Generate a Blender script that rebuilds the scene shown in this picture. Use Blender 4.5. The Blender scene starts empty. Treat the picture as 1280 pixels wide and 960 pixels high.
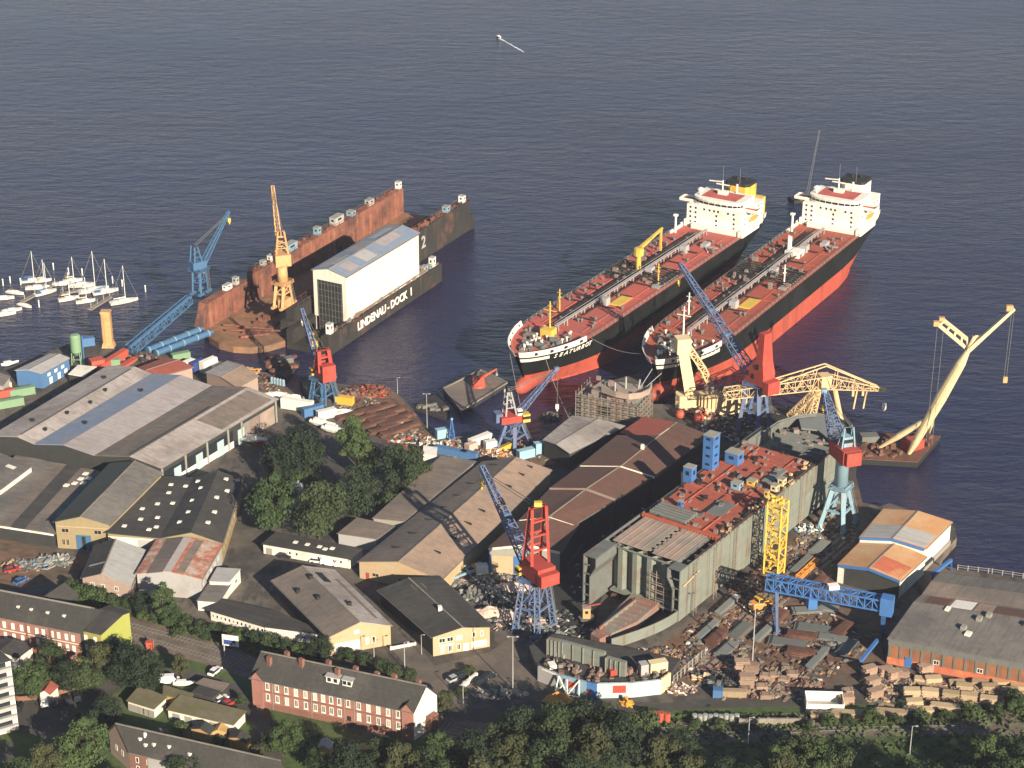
import bpy, math, random
from mathutils import Vector, Matrix
R = random.Random(11)
SC = bpy.context.scene
COL = SC.collection
PI = math.pi
FPX, TH, HC, GZ = 2400.0, math.radians(24), 290.0, 3.0
CT, ST = math.cos(TH), math.sin(TH)

def P(px, py, z=GZ):
    """point of the photograph at height z, on the real ground plan"""
    u, v = px - 640.0, py - 480.0
    t = (HC - z) / (FPX * ST + v * CT)
    return Vector((u * t, (FPX * CT - v * ST) * t, z))

# ------------------------------------------------------------------ materials
MATS = {}
def pm(name, c, rough=.8, v=.18, s=.35, c2=None, s2=.06, lo=.5, hi=.62, metal=0., stripe=None, rnd=0., bump=0., coord='Object', spec=.3, streak=None):
    """procedural surface: noise-mottled base colour, a second colour in patches (rust, moss, dirt), sheet seams"""
    if name in MATS: return MATS[name]
    m = bpy.data.materials.new(name); m.use_nodes = True
    nt = m.node_tree; N = nt.nodes; L = nt.links
    b = N['Principled BSDF']; b.inputs['Roughness'].default_value = rough; b.inputs['Metallic'].default_value = metal
    b.inputs['Specular IOR Level'].default_value = spec
    tc = N.new('ShaderNodeTexCoord')
    def noise(scale, det=6, ro=.65):
        n = N.new('ShaderNodeTexNoise'); n.inputs['Scale'].default_value = scale
        n.inputs['Detail'].default_value = det; n.inputs['Roughness'].default_value = ro
        L.new(tc.outputs[coord], n.inputs['Vector']); return n
    n1 = noise(s)
    mr = N.new('ShaderNodeMapRange'); mr.inputs['From Min'].default_value = .25; mr.inputs['From Max'].default_value = .75
    mr.inputs['To Min'].default_value = 1 - v; mr.inputs['To Max'].default_value = 1 + v
    L.new(n1.outputs['Fac'], mr.inputs['Value'])
    val = mr.outputs['Result']
    if rnd:
        oi = N.new('ShaderNodeObjectInfo'); m2 = N.new('ShaderNodeMapRange')
        m2.inputs['To Min'].default_value = 1 - rnd; m2.inputs['To Max'].default_value = 1 + rnd
        L.new(oi.outputs['Random'], m2.inputs['Value'])
        mm = N.new('ShaderNodeMath'); mm.operation = 'MULTIPLY'; L.new(val, mm.inputs[0]); L.new(m2.outputs['Result'], mm.inputs[1]); val = mm.outputs[0]
    if stripe:
        ax, per, dep, fr = stripe
        sx = N.new('ShaderNodeSeparateXYZ'); L.new(tc.outputs['Object'], sx.inputs[0])
        a = N.new('ShaderNodeMath'); a.operation = 'DIVIDE'; a.inputs[1].default_value = per; L.new(sx.outputs[ax], a.inputs[0])
        f = N.new('ShaderNodeMath'); f.operation = 'FRACT'; L.new(a.outputs[0], f.inputs[0])
        g = N.new('ShaderNodeMath'); g.operation = 'LESS_THAN'; g.inputs[1].default_value = fr; L.new(f.outputs[0], g.inputs[0])
        h = N.new('ShaderNodeMath'); h.operation = 'MULTIPLY_ADD'; h.inputs[1].default_value = -dep; h.inputs[2].default_value = 1; L.new(g.outputs[0], h.inputs[0])
        mm = N.new('ShaderNodeMath'); mm.operation = 'MULTIPLY'; L.new(val, mm.inputs[0]); L.new(h.outputs[0], mm.inputs[1]); val = mm.outputs[0]
    if c2:
        n2 = noise(s2, 8, .7); m3 = N.new('ShaderNodeMapRange'); m3.clamp = True
        m3.inputs['From Min'].default_value = lo; m3.inputs['From Max'].default_value = hi
        L.new(n2.outputs['Fac'], m3.inputs['Value'])
        mx = N.new('ShaderNodeMix'); mx.data_type = 'RGBA'; mx.inputs[6].default_value = (*c, 1); mx.inputs[7].default_value = (*c2, 1)
        L.new(m3.outputs['Result'], mx.inputs[0]); base = mx.outputs[2]
    else:
        rg = N.new('ShaderNodeRGB'); rg.outputs[0].default_value = (*c, 1); base = rg.outputs[0]
    if streak:                                                     # rust and dirt that has run down the plates
        sc_, ss, l0, h0, amt = streak[:5]
        mp = N.new('ShaderNodeMapping'); mp.inputs['Scale'].default_value = (streak[5] if len(streak) > 5 else (1, 1, .07)); L.new(tc.outputs['Object'], mp.inputs[0])
        n3 = N.new('ShaderNodeTexNoise'); n3.inputs['Scale'].default_value = ss; n3.inputs['Detail'].default_value = 5; n3.inputs['Roughness'].default_value = .6; L.new(mp.outputs[0], n3.inputs[0])
        m4 = N.new('ShaderNodeMapRange'); m4.inputs['From Min'].default_value = l0; m4.inputs['From Max'].default_value = h0; m4.inputs['To Max'].default_value = amt; L.new(n3.outputs[0], m4.inputs[0])
        mx2 = N.new('ShaderNodeMix'); mx2.data_type = 'RGBA'; L.new(m4.outputs[0], mx2.inputs[0]); L.new(base, mx2.inputs[6]); mx2.inputs[7].default_value = (*sc_, 1); base = mx2.outputs[2]
    vm = N.new('ShaderNodeVectorMath'); vm.operation = 'SCALE'
    L.new(base, vm.inputs[0]); L.new(val, vm.inputs['Scale'])
    L.new(vm.outputs[0], b.inputs['Base Color'])
    if bump:
        bp = N.new('ShaderNodeBump'); bp.inputs['Strength'].default_value = bump; bp.inputs['Distance'].default_value = .3
        L.new(n1.outputs['Fac'], bp.inputs['Height']); L.new(bp.outputs[0], b.inputs['Normal'])
    MATS[name] = m
    return m

RUST = (.105, .05, .036)
pm('white', (.74, .70, .61), .6, .06, c2=(.55, .47, .36), s2=.12, lo=.55, hi=.75, streak=((.42, .27, .17), .9, .58, .75, .7))
pm('cream', (.66, .52, .30), .6, .10, c2=(.45, .30, .15), s2=.15, lo=.58, hi=.75)
pm('beige', (.58, .42, .23), .65, .12, c2=(.36, .2, .1), s2=.15, lo=.55, hi=.75)
pm('yellow', (.60, .40, .07), .55, .1, c2=(.35, .2, .05), s2=.2, lo=.52, hi=.72, streak=((.28, .15, .06), .9, .55, .72, .6))
pm('orange', (.6, .24, .05), .6, .12)
pm('crane_orange', (.50, .29, .13), .6, .12, c2=(.28, .13, .06), s2=.2, lo=.52, hi=.72)
pm('red', (.38, .052, .038), .6, .15, c2=(.28, .07, .05), s2=.25, lo=.5, hi=.68, streak=((.16, .06, .04), .8, .55, .72, .6))
pm('deck_red', (.35, .085, .05), .75, .2, .5, c2=(.27, .085, .055), s2=.06, lo=.45, hi=.65)
pm('deck_pink', (.43, .10, .074), .75, .18, .5, c2=(.34, .10, .076), s2=.06, lo=.45, hi=.65)
pm('boot_red', (.37, .072, .045), .6, .12, .2, c2=(.27, .06, .04), s2=.1, lo=.55, hi=.7, streak=((.17, .05, .035), .4, .5, .7, .8))
pm('ship_black', (.010, .0115, .011), .55, .3, .15, c2=(.02, .02, .018), s2=.08, lo=.5, hi=.7, stripe=(2, 2.6, .2, .05), streak=((.06, .032, .022), .5, .62, .76, .6), spec=.15)
pm('blue', (.05, .14, .34), .55, .12, c2=(.05, .09, .18), s2=.2, lo=.55, hi=.7)
pm('crane_blue', (.095, .145, .26), .6, .15, c2=(.1, .11, .17), s2=.3, lo=.5, hi=.7, streak=((.16, .11, .09), .9, .52, .7, .6))
pm('sky_blue', (.20, .31, .37), .6, .1, streak=((.2, .14, .1), .9, .55, .7, .6))
pm('pale_blue', (.36, .45, .46), .6, .1, c2=(.3, .33, .32), s2=.2, lo=.58, hi=.75)
pm('bright_blue', (.055, .125, .225), .5, .1)
pm('green', (.13, .21, .12), .6, .12)
pm('steel', (.125, .13, .12), .7, .2, c2=(.14, .09, .06), s2=.12, lo=.55, hi=.7)
pm('plate', (.155, .16, .15), .65, .12, .4, c2=(.12, .09, .07), s2=.2, lo=.6, hi=.75, rnd=.25)
pm('hull_grey', (.175, .188, .158), .7, .12, .25, c2=(.15, .12, .09), s2=.08, lo=.52, hi=.7, stripe=(2, 3.4, .16, .06), streak=((.14, .09, .06), .6, .54, .7, .75))
pm('primer', (.20, .19, .165), .75, .2, .5, c2=(.23, .12, .09), s2=.12, lo=.42, hi=.6)
pm('pinkish', (.33, .24, .19), .8, .25, .6, c2=(.2, .19, .16), s2=.15, lo=.45, hi=.6)
pm('rust', RUST, .85, .3, .4, c2=(.17, .085, .058), s2=.12, lo=.45, hi=.65)
pm('dock_rust', (.205, .078, .05), .85, .35, .3, c2=(.085, .042, .034), s2=.07, lo=.45, hi=.62, streak=((.34, .16, .10), .5, .52, .7, .6))
pm('dock_orange', (.25, .13, .07), .85, .3, .2, c2=(.15, .09, .055), s2=.07, lo=.42, hi=.6)
pm('dock_dark', (.028, .027, .024), .8, .35, .2, c2=(.14, .065, .04), s2=.07, lo=.55, hi=.7, streak=((.085, .055, .04), .5, .54, .7, .6))
pm('dark', (.02, .021, .02), .7, .2)
pm('glass', (.02, .025, .03), .12, .1, spec=.5)
pm('concrete', (.23, .20, .16), .9, .2, .3, c2=(.14, .12, .1), s2=.08, lo=.48, hi=.65)
pm('timber', (.37, .275, .17), .9, .2, 1.5, rnd=.25)
pm('timber_red', (.27, .185, .135), .9, .25, 1.2, rnd=.2)
pm('bark', (.06, .045, .03), .9, .2)
pm('curtain', (.42, .40, .36), .9, .2, 2)
pm('tyre', (.015, .015, .015), .9, .1)

# ------------------------------------------------------------------ objects
FR = {}
def reg(o, mtx): FR[o.name] = mtx
def tag(o, label=None, cat=None, group=None, kind=None):
    if label: o['label'] = label
    if cat: o['category'] = cat
    if group: o['group'] = group
    if kind: o['kind'] = kind
    return o
def thing(name, label, cat, loc=(0, 0, 0), rz=0., group=None):
    o = bpy.data.objects.new(name, None); COL.objects.link(o)
    o.location = loc; o.rotation_euler = (0, 0, rz); o.empty_display_size = .5
    tag(o, label, cat, group)
    reg(o, Matrix.Translation(Vector(loc)) @ Matrix.Rotation(rz, 4, 'Z'))
    return o

class MB:
    """collects shapes into ONE mesh"""
    def __init__(s): s.v = []; s.f = []; s.m = []; s.cur = 0; s.ch = []
    def slot(s, i): s.cur = i; return s
    def add(s, vs, fs):
        n = len(s.v); s.v += [Vector(x) for x in vs]; s.ch.append((n, len(s.f), len(vs), len(fs)))
        for f in fs: s.f.append([i + n for i in f]); s.m.append(s.cur)
        return s
    def hexa(s, b, t):
        return s.add(list(b) + list(t), [(3, 2, 1, 0), (4, 5, 6, 7), (0, 1, 5, 4), (1, 2, 6, 5), (2, 3, 7, 6), (3, 0, 4, 7)])
    def box(s, x0, y0, z0, x1, y1, z1):
        return s.hexa([(x0, y0, z0), (x1, y0, z0), (x1, y1, z0), (x0, y1, z0)], [(x0, y0, z1), (x1, y0, z1), (x1, y1, z1), (x0, y1, z1)])
    def cbox(s, c, sx, sy, sz, rz=0.):
        """box standing on c"""
        c = Vector(c); q = Matrix.Rotation(rz, 3, 'Z')
        k = [q @ Vector((a * sx / 2, b * sy / 2, 0)) + c for a, b in ((-1, -1), (1, -1), (1, 1), (-1, 1))]
        return s.hexa(k, [x + Vector((0, 0, sz)) for x in k])
    def prism(s, poly, z0, z1):
        n = len(poly)
        vs = [(p[0], p[1], z0) for p in poly] + [(p[0], p[1], z1) for p in poly]
        return s.add(vs, [list(range(n))[::-1], list(range(n, 2 * n))] + [(i, (i + 1) % n, (i + 1) % n + n, i + n) for i in range(n)])
    def beam(s, p, q, w, h=None, w2=None, h2=None):
        p, q = Vector(p), Vector(q); h = h or w; w2 = w2 or w; h2 = h2 or (h if w2 == w else h * w2 / w)
        d = (q - p)
        if d.length < 1e-6: return s
        d.normalize()
        up = Vector((0, 0, 1)) if abs(d.z) < .95 else Vector((0, 1, 0))
        x = d.cross(up).normalized(); y = x.cross(d).normalized()
        def ring(c, a, b): return [c - x * a / 2 - y * b / 2, c + x * a / 2 - y * b / 2, c + x * a / 2 + y * b / 2, c - x * a / 2 + y * b / 2]
        return s.hexa(ring(p, w, h), ring(q, w2, h2))
    def tube(s, p, q, r0, r1=None, n=8):
        p, q = Vector(p), Vector(q); r1 = r0 if r1 is None else r1
        d = (q - p).normalized(); up = Vector((0, 0, 1)) if abs(d.z) < .95 else Vector((0, 1, 0))
        x = d.cross(up).normalized(); y = x.cross(d).normalized()
        cs = [(math.cos(2 * PI * i / n), math.sin(2 * PI * i / n)) for i in range(n)]
        vs = [p + (x * a + y * b) * r0 for a, b in cs] + [q + (x * a + y * b) * r1 for a, b in cs]
        return s.add(vs, [(i, (i + 1) % n, (i + 1) % n + n, i + n) for i in range(n)] + [list(range(n))[::-1], list(range(n, 2 * n))])
    def lathe(s, c, prof, n=12):
        c = Vector(c); vs = []; fs = []
        for r, z in prof: vs += [c + Vector((r * math.cos(2 * PI * i / n), r * math.sin(2 * PI * i / n), z)) for i in range(n)]
        for k in range(len(prof) - 1):
            for i in range(n): fs.append((k * n + i, k * n + (i + 1) % n, (k + 1) * n + (i + 1) % n, (k + 1) * n + i))
        fs.append(list(range(n))[::-1]); fs.append([(len(prof) - 1) * n + i for i in range(n)])
        return s.add(vs, fs)
    def loft(s, rings, closed=False, caps=True):
        n = len(rings[0]); vs = [p for r in rings for p in r]; fs = []
        for k in range(len(rings) - 1):
            for i in range(n if closed else n - 1):
                j = (i + 1) % n; fs.append((k * n + i, k * n + j, (k + 1) * n + j, (k + 1) * n + i))
        if caps: fs.append(list(range(n))[::-1]); fs.append([(len(rings) - 1) * n + i for i in range(n)])
        return s.add(vs, fs)
    def truss(s, p, q, w0, h0, w1, h1, n, t, side=None, t2=None):
        """lattice boom of four chords"""
        p, q = Vector(p), Vector(q); d = (q - p).normalized(); t2 = t2 or t * .6
        up = Vector((0, 0, 1)) if abs(d.z) < .95 else Vector((0, 1, 0))
        x = Vector(side).normalized() if side is not None else d.cross(up).normalized()
        y = x.cross(d).normalized()
        rg = []
        for k in range(n + 1):
            f = k / n; c = p.lerp(q, f); a = w0 + (w1 - w0) * f; b = h0 + (h1 - h0) * f
            rg.append([c - x * a / 2 - y * b / 2, c + x * a / 2 - y * b / 2, c + x * a / 2 + y * b / 2, c - x * a / 2 + y * b / 2])
        for i in range(4): s.beam(rg[0][i], rg[n][i], t)
        for k in range(n + 1):
            for i in range(4):
                s.beam(rg[k][i], rg[k][(i + 1) % 4], t2)
                if k < n:
                    a, b = (i, (i + 1) % 4) if k % 2 else ((i + 1) % 4, i)
                    s.beam(rg[k][a], rg[k + 1][b], t2)
        return s
    def build(s, name, mats, parent=None, world=False, smooth=False):
        me = bpy.data.meshes.new(name)
        vs = s.v
        if world and parent is not None:
            inv = FR[parent.name].inverted(); vs = [inv @ v for v in vs]
        me.from_pydata([tuple(v) for v in vs], [], s.f)
        if not isinstance(mats, (list, tuple)): mats = [mats]
        for m in mats: me.materials.append(MATS[m] if isinstance(m, str) else m)
        if len(mats) > 1: me.polygons.foreach_set('material_index', s.m)
        if smooth: me.polygons.foreach_set('use_smooth', [True] * len(s.f))
        me.update()
        o = bpy.data.objects.new(name, me); COL.objects.link(o)
        if parent is not None:
            o.parent = parent; FR[o.name] = FR[parent.name]
        else: FR[o.name] = Matrix.Identity(4)
        return o

def _split(s, name, mats, parent=None, world=False, smooth=False):
    """every piece collected becomes a part of its own"""
    for v0, f0, nv, nf in s.ch:
        b = MB(); b.v = s.v[v0:v0 + nv]; b.f = [[i - v0 for i in f] for f in s.f[f0:f0 + nf]]; b.m = [0] * nf; b.build(name, mats, parent, world, smooth)
MB.split = _split
def copy_tree(src, loc=None, rz=None, label=None, group=None, parent=None):
    """a copy of a thing and of each of its parts"""
    kids = list(src.children)
    c = src.copy(); COL.objects.link(c)
    if parent is not None: c.parent = parent
    if loc is not None: c.location = loc
    if rz is not None: c.rotation_euler = (0, 0, rz)
    if label: c['label'] = label
    if group: c['group'] = group
    for k in kids: copy_tree(k, parent=c)
    return c
def part_copy(o, parent, loc, rz=0.):
    c = o.copy(); COL.objects.link(c); c.parent = parent; c.location = loc; c.rotation_euler = (0, 0, rz); return c

def text_part(txt, size, mat, parent, mtx, depth=.15, spacing=1.0, shear=0., bold=.02):
    """real extruded lettering; mtx maps text plane (x right, y up, z out) to the parent's local frame"""
    cu = bpy.data.curves.new('lettering', 'FONT'); cu.body = txt; cu.size = size; cu.extrude = depth / 2; cu.space_character = spacing
    cu.align_x = 'LEFT'; cu.shear = shear; cu.offset = bold * size; cu.resolution_u = 2
    tmp = bpy.data.objects.new('tmp', cu); COL.objects.link(tmp)
    dg = bpy.context.evaluated_depsgraph_get(); me = bpy.data.meshes.new_from_object(tmp.evaluated_get(dg))
    bpy.data.objects.remove(tmp); bpy.data.curves.remove(cu)
    me.name = 'lettering'; me.transform(mtx); me.materials.clear(); me.materials.append(MATS[mat])
    o = bpy.data.objects.new('lettering', me); COL.objects.link(o)
    if parent is not None: o.parent = parent; FR[o.name] = FR[parent.name]
    return o

def text_along(txt, size, mat, parent, place, depth=.5):
    """lettering that follows a curved plate: place(k) gives the matrix of the k-th letter; one mesh"""
    me_all = MB(); 
    for k, ch in enumerate(txt):
        o = text_part(ch, size, mat, None, place(k), depth, 1, .2, .006); n = len(me_all.v)
        me_all.v += [v.co.copy() for v in o.data.vertices]; me_all.f += [[i + n for i in p.vertices] for p in o.data.polygons]; me_all.m += [0] * len(o.data.polygons)
        bpy.data.objects.remove(o)
    return me_all.build('lettering', mat, parent)
def cabin(c, sx, sy, sz, mat, name, parent, rz=0.):
    """site cabin or deck house: walls, lipped roof, door and window"""
    c = Vector(c); q = Matrix.Rotation(rz, 3, 'Z')
    o = MB().cbox(c, sx, sy, sz, rz).build(name, mat, parent)
    MB().cbox(c + Vector((0, 0, sz + .003)), sx + .3, sy + .3, .14, rz).build('cabin_roof', 'wall_grey' if mat not in ('white', 'wall_white') else 'roof_silver', o)
    w, d = MB(), MB(); n = max(1, int(sz / 2.6))
    for k in range(n):
        z = k * sz / n
        for a, b, ax, ay in ((sx / 2 + .03, 0, 0, sy), (-sx / 2 - .03, 0, 0, sy), (0, sy / 2 + .03, sx, 0), (0, -sy / 2 - .03, sx, 0)):
            w.cbox(c + q @ Vector((a, b, z + sz / n * .5)), ax * .4 or .05, ay * .4 or .05, sz / n * .28, rz)
    w.split('cabin_window', 'glass', o)
    return o
# ------------------------------------------------------------------ buildings
class Bld:
    """a building on a four-cornered plan A, B, C, D (photo pixels of its eaves); the roof profile runs along A-B"""
    def __init__(s, name, label, cat, q, h, prof, roof, wall, z0=GZ, over=.4, thick=.22, group=None, gable=None):
        zt = z0 + h
        pts = [P(x, y, zt) for x, y in q]
        if len(pts) == 3: pts.append(pts[0] + pts[2] - pts[1])
        A, B, Cc, D = pts
        ab = B - A; rz = math.atan2(ab.y, ab.x)
        s.root = thing(name, label, cat, (A.x, A.y, z0), rz, group); s.h = h
        inv = Matrix.Rotation(-rz, 3, 'Z')
        lp = [(inv @ (p - A)) for p in pts]; s.lp = [Vector((p.x, p.y, 0)) for p in lp]
        a, b, c, d = s.lp; s.prof = prof
        def at(t, f): return a.lerp(b, t).lerp(d.lerp(c, t), f)
        s.at = at
        wall_m = wall if isinstance(wall, (list, tuple)) else [wall]
        w = MB()
        n = len(prof)
        fr = [at(t, 0) for t, dz in prof]; bk = [at(t, 1) for t, dz in prof]
        for pl, rev in ((fr, False), (bk, True)):
            vs = [v for v in (pl[0], pl[-1])] + [pl[i] + Vector((0, 0, h + prof[i][1])) for i in range(n - 1, -1, -1)]
            f = list(range(len(vs)))
            w.slot(len(wall_m) - 1 if len(wall_m) > 1 and not rev else 0)
            w.add(vs, [f[::-1] if rev else f])
        w.slot(0)
        for i, j in ((n - 1, n - 1), (0, 0)):
            p, q2 = (fr[i], bk[i]) if i else (bk[0], fr[0]); hh = Vector((0, 0, h + prof[i][1]))
            w.add([p, q2, q2 + hh, p + hh], [(0, 1, 2, 3)])
        s.wall = w.build('wall', wall_m, s.root)
        # roof slab
        rm = roof if isinstance(roof, (list, tuple)) else [roof]
        dl = max((d - a).length, .1); ov = over / dl; ovt = over / max((b - a).length, .1)
        r = MB(); tp = []; 
        pf = [(-ovt, prof[0][1] - (prof[1][1] - prof[0][1]) / max(prof[1][0] - prof[0][0], .01) * ovt)] + list(prof[1:-1]) + \
             [(1 + ovt, prof[-1][1] + (prof[-1][1] - prof[-2][1]) / max(prof[-1][0] - prof[-2][0], .01) * ovt)]
        s.pf = pf
        for k in range(len(pf) - 1):
            r.slot(min(k, len(rm) - 1))
            q4 = []
            for (t, dz), f in ((pf[k], -ov), (pf[k + 1], -ov), (pf[k + 1], 1 + ov), (pf[k], 1 + ov)):
                q4.append(at(t, f) + Vector((0, 0, h + dz + .01)))
            r.hexa(q4, [x + Vector((0, 0, thick)) for x in q4])
        s.thick = thick
        s.roof = r.build('roof', rm, s.root)
        if dl > 9 and len(prof) == 3 and prof[1][0] not in (0, 1):
            t, dz = prof[1]; up = Vector((0, 0, h + dz + thick + .05)); MB().beam(at(t, -ov) + up, at(t, 1 + ov) + up, .45, .14).build('ridge_cap', 'concrete', s.root)
        if dl > 9:
            for t in (-ovt, 1 + ovt):
                p0, p1 = at(t, -ov), at(t, 1 + ov); zz = h + (pf[0][1] if t < 0 else pf[-1][1]); e = (at(t, .5) - at(.5, .5)).normalized() * .12
                MB().beam(p0 + e + Vector((0, 0, zz)), p1 + e + Vector((0, 0, zz)), .2, .2).build('gutter', 'steel', s.root)
        s.proto = {}
    def zroof(s, t):
        for (t0, z0), (t1, z1) in zip(s.pf, s.pf[1:]):
            if t0 <= t <= t1: return s.h + z0 + (z1 - z0) * (t - t0) / (t1 - t0) + s.thick + .01
        return s.h + s.thick
    def on_roof(s, t, f):
        p = s.at(t, f); p.z = s.zroof(t); return p
    def edge(s, e):
        i = 'ABCD'.index(e[0]); p, q = s.lp[i], s.lp[(i + 1) % 4]
        d = (q - p); L = d.length; d.normalize(); n = Vector((d.y, -d.x, 0)); return p, d, n, L
    def win(s, e, ts, z, w, h, mats=('white', 'glass'), name='window', fr=.14, sill=0):
        """a row of windows; t 0..1 along the wall, z the sill height"""
        p, d, n, L = s.edge(e); key = (name, round(w, 2), round(h, 2), mats)
        base_m = mats
        for t in ts:
            loc = p + d * (L * t); loc.z = z; rz = math.atan2(d.y, d.x)
            mats = base_m if base_m[-1] != 'glass' or R.random() < .68 else (base_m[0], R.choice(('curtain', 'wall_grey')))
            key = (name, round(w, 2), round(h, 2), mats)
            if key in s.proto: part_copy(s.proto[key], s.root, loc, rz); continue
            m = MB()
            m.slot(0).box(-w / 2, -.07, 0, -w / 2 + fr, .03, h).box(w / 2 - fr, -.07, 0, w / 2, .03, h)
            m.box(-w / 2 + fr, -.07, h - fr, w / 2 - fr, .03, h).box(-w / 2 + fr, -.07, 0, w / 2 - fr, .03, fr)
            if w > 1.0 and h > 1.0: m.box(-.05, -.065, fr, .05, .03, h - fr)
            if sill: m.box(-w / 2 - .1, -.18, -.12, w / 2 + .1, .02, -.003)
            if len(mats) > 1: m.slot(1)
            m.box(-w / 2 + fr, -.035, fr, w / 2 - fr, .02, h - fr)
            o = m.build(name, list(mats), s.root); o.location = loc; o.rotation_euler = (0, 0, rz); s.proto[key] = o
    def panel(s, e, t0, t1, z0, z1, mat, name, out=.06):
        p, d, n, L = s.edge(e); a, b = p + d * (L * t0) + n * .004, p + d * (L * t1) + n * .004
        m = MB(); k = [a, b, b + n * out, a + n * out]
        m.hexa([x + Vector((0, 0, z0)) for x in (k[0], k[3], k[2], k[1])][::-1], [x + Vector((0, 0, z1)) for x in (k[0], k[3], k[2], k[1])][::-1])
        return m.build(name, mat, s.root)
    def rbox(s, t, f, sx, sy, sz, mat, name, sink=.4, rz=0):
        c = s.on_roof(t, f); c.z -= sink
        return MB().cbox(c, sx, sy, sz + sink, rz).build(name, mat, s.root)
    def rpatch(s, t0, t1, f0, f1, mat, name='roof_panel'):
        m = MB(); q = [s.on_roof(t, f) + Vector((0, 0, .006)) for t, f in ((t0, f0), (t1, f0), (t1, f1), (t0, f1))]
        m.hexa(q, [x + Vector((0, 0, .05)) for x in q]); return m.build(name, mat, s.root)
def gable(h, at=.5, l=0., r=0.): return [(0, l), (at, h), (1, r)]
FLAT = [(0, 0), (1, 0)]
# ------------------------------------------------------------------ camera, light, sky
SUN_EL, SUN_AZ = math.radians(22), math.atan2(.47, -.88)          # azimuth clockwise from +Y
cam = bpy.data.cameras.new('camera'); co = bpy.data.objects.new('camera', cam); COL.objects.link(co)
cam.sensor_width = 36; cam.lens = 36 * FPX / 1280; cam.clip_end = 30000; cam.clip_start = 1
co.location = (0, 0, HC); co.rotation_euler = (PI / 2 - TH, 0, 0); SC.camera = co
sd = Vector((math.sin(SUN_AZ) * math.cos(SUN_EL), math.cos(SUN_AZ) * math.cos(SUN_EL), math.sin(SUN_EL)))
sl = bpy.data.lights.new('sun', 'SUN'); so = bpy.data.objects.new('sun', sl); COL.objects.link(so)
sl.energy = 5.0; sl.angle = math.radians(.5); sl.color = (1, .875, .69)
so.rotation_euler = sd.to_track_quat('Z', 'Y').to_euler()
wd = bpy.data.worlds.new('World'); SC.world = wd; wd.use_nodes = True
wn = wd.node_tree.nodes; sk = wn.new('ShaderNodeTexSky'); sk.sky_type = 'NISHITA'; sk.sun_disc = False
sk.sun_elevation = SUN_EL; sk.sun_rotation = SUN_AZ; sk.air_density = 1.35; sk.dust_density = .35; sk.ozone_density = 4.0
wd.node_tree.links.new(sk.outputs[0], wn['Background'].inputs[0]); wn['Background'].inputs[1].default_value = .05
SC.view_settings.view_transform = 'Standard'; SC.view_settings.look = 'None'; SC.view_settings.gamma = 1
SC.view_settings.exposure = 1.08; SC.view_settings.use_curve_mapping = False
SC.cycles.max_bounces = 5; SC.cycles.use_denoising = True

# ------------------------------------------------------------------ water and land
def water_mat():
    m = bpy.data.materials.new('harbour_water'); m.use_nodes = True; nt = m.node_tree; N = nt.nodes; L = nt.links
    b = N['Principled BSDF']; b.inputs['Base Color'].default_value = (.016, .016, .046, 1); b.inputs['IOR'].default_value = 1.33
    b.inputs['Specular IOR Level'].default_value = .5; b.inputs['Specular Tint'].default_value = (.86, .80, 1, 1)
    tc = N.new('ShaderNodeTexCoord'); mp = N.new('ShaderNodeMapping'); mp.inputs['Rotation'].default_value = (0, 0, math.radians(8)); mp.inputs['Scale'].default_value = (.45, 1, 1)
    L.new(tc.outputs['Object'], mp.inputs[0])
    def nz(sc, det, ro=.6):
        n = N.new('ShaderNodeTexNoise'); n.inputs['Scale'].default_value = sc; n.inputs['Detail'].default_value = det; n.inputs['Roughness'].default_value = ro
        L.new(mp.outputs[0], n.inputs[0]); return n
    a, c, g = nz(.13, 6), nz(.45, 4), nz(.014, 4)
    m1 = N.new('ShaderNodeMath'); m1.operation = 'MULTIPLY_ADD'; m1.inputs[1].default_value = .4
    L.new(c.outputs[0], m1.inputs[0]); L.new(a.outputs[0], m1.inputs[2])
    bp = N.new('ShaderNodeBump'); bp.inputs['Distance'].default_value = 2.3; bp.inputs['Strength'].default_value = .55
    L.new(m1.outputs[0], bp.inputs['Height'])
    gm = N.new('ShaderNodeMapRange'); gm.inputs['From Min'].default_value = .38; gm.inputs['From Max'].default_value = .62
    gm.inputs['To Min'].default_value = .42; gm.inputs['To Max'].default_value = .66; L.new(g.outputs[0], gm.inputs[0])
    g2 = nz(.005, 4, .65); gr = N.new('ShaderNodeMapRange'); gr.inputs['From Min'].default_value = .4; gr.inputs['From Max'].default_value = .6; gr.inputs['To Min'].default_value = .12; gr.inputs['To Max'].default_value = .2
    L.new(g2.outputs[0], gr.inputs[0]); L.new(gr.outputs[0], b.inputs['Roughness'])
    L.new(gm.outputs[0], bp.inputs['Strength'])
    L.new(bp.outputs[0], b.inputs['Normal'])
    return m
MATS['water'] = water_mat()
o = MB().add([(-6000, 100, 0), (6000, 100, 0), (6000, 14000, 0), (-6000, 14000, 0)], [(0, 1, 2, 3)]).build('water', 'water'); tag(o, kind='structure')

pm('yard', (.118, .1, .083), .92, .28, .3, c2=(.058, .053, .047), s2=.03, lo=.42, hi=.6, bump=.1, streak=((.04, .037, .034), .25, .52, .62, .7, (1, .35, 1)))
pm('dirt', (.165, .093, .057), .95, .3, .25, c2=(.10, .075, .055), s2=.05, lo=.42, hi=.6, bump=.2, streak=((.06, .05, .042), .3, .52, .62, .7, (.5, 1, 1)))
pm('asphalt', (.058, .053, .047), .9, .2, .2, c2=(.075, .067, .058), s2=.05, lo=.45, hi=.6)
pm('paving', (.135, .11, .09), .9, .2, .3, c2=(.10, .085, .07), s2=.06, lo=.45, hi=.6)
pm('grass_mat', (.055, .085, .026), .95, .35, .5, c2=(.1, .095, .045), s2=.06, lo=.48, hi=.68, bump=.3)
pm('ballast', (.15, .115, .09), .95, .25, .8, c2=(.1, .08, .065), s2=.12, lo=.45, hi=.6)
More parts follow.
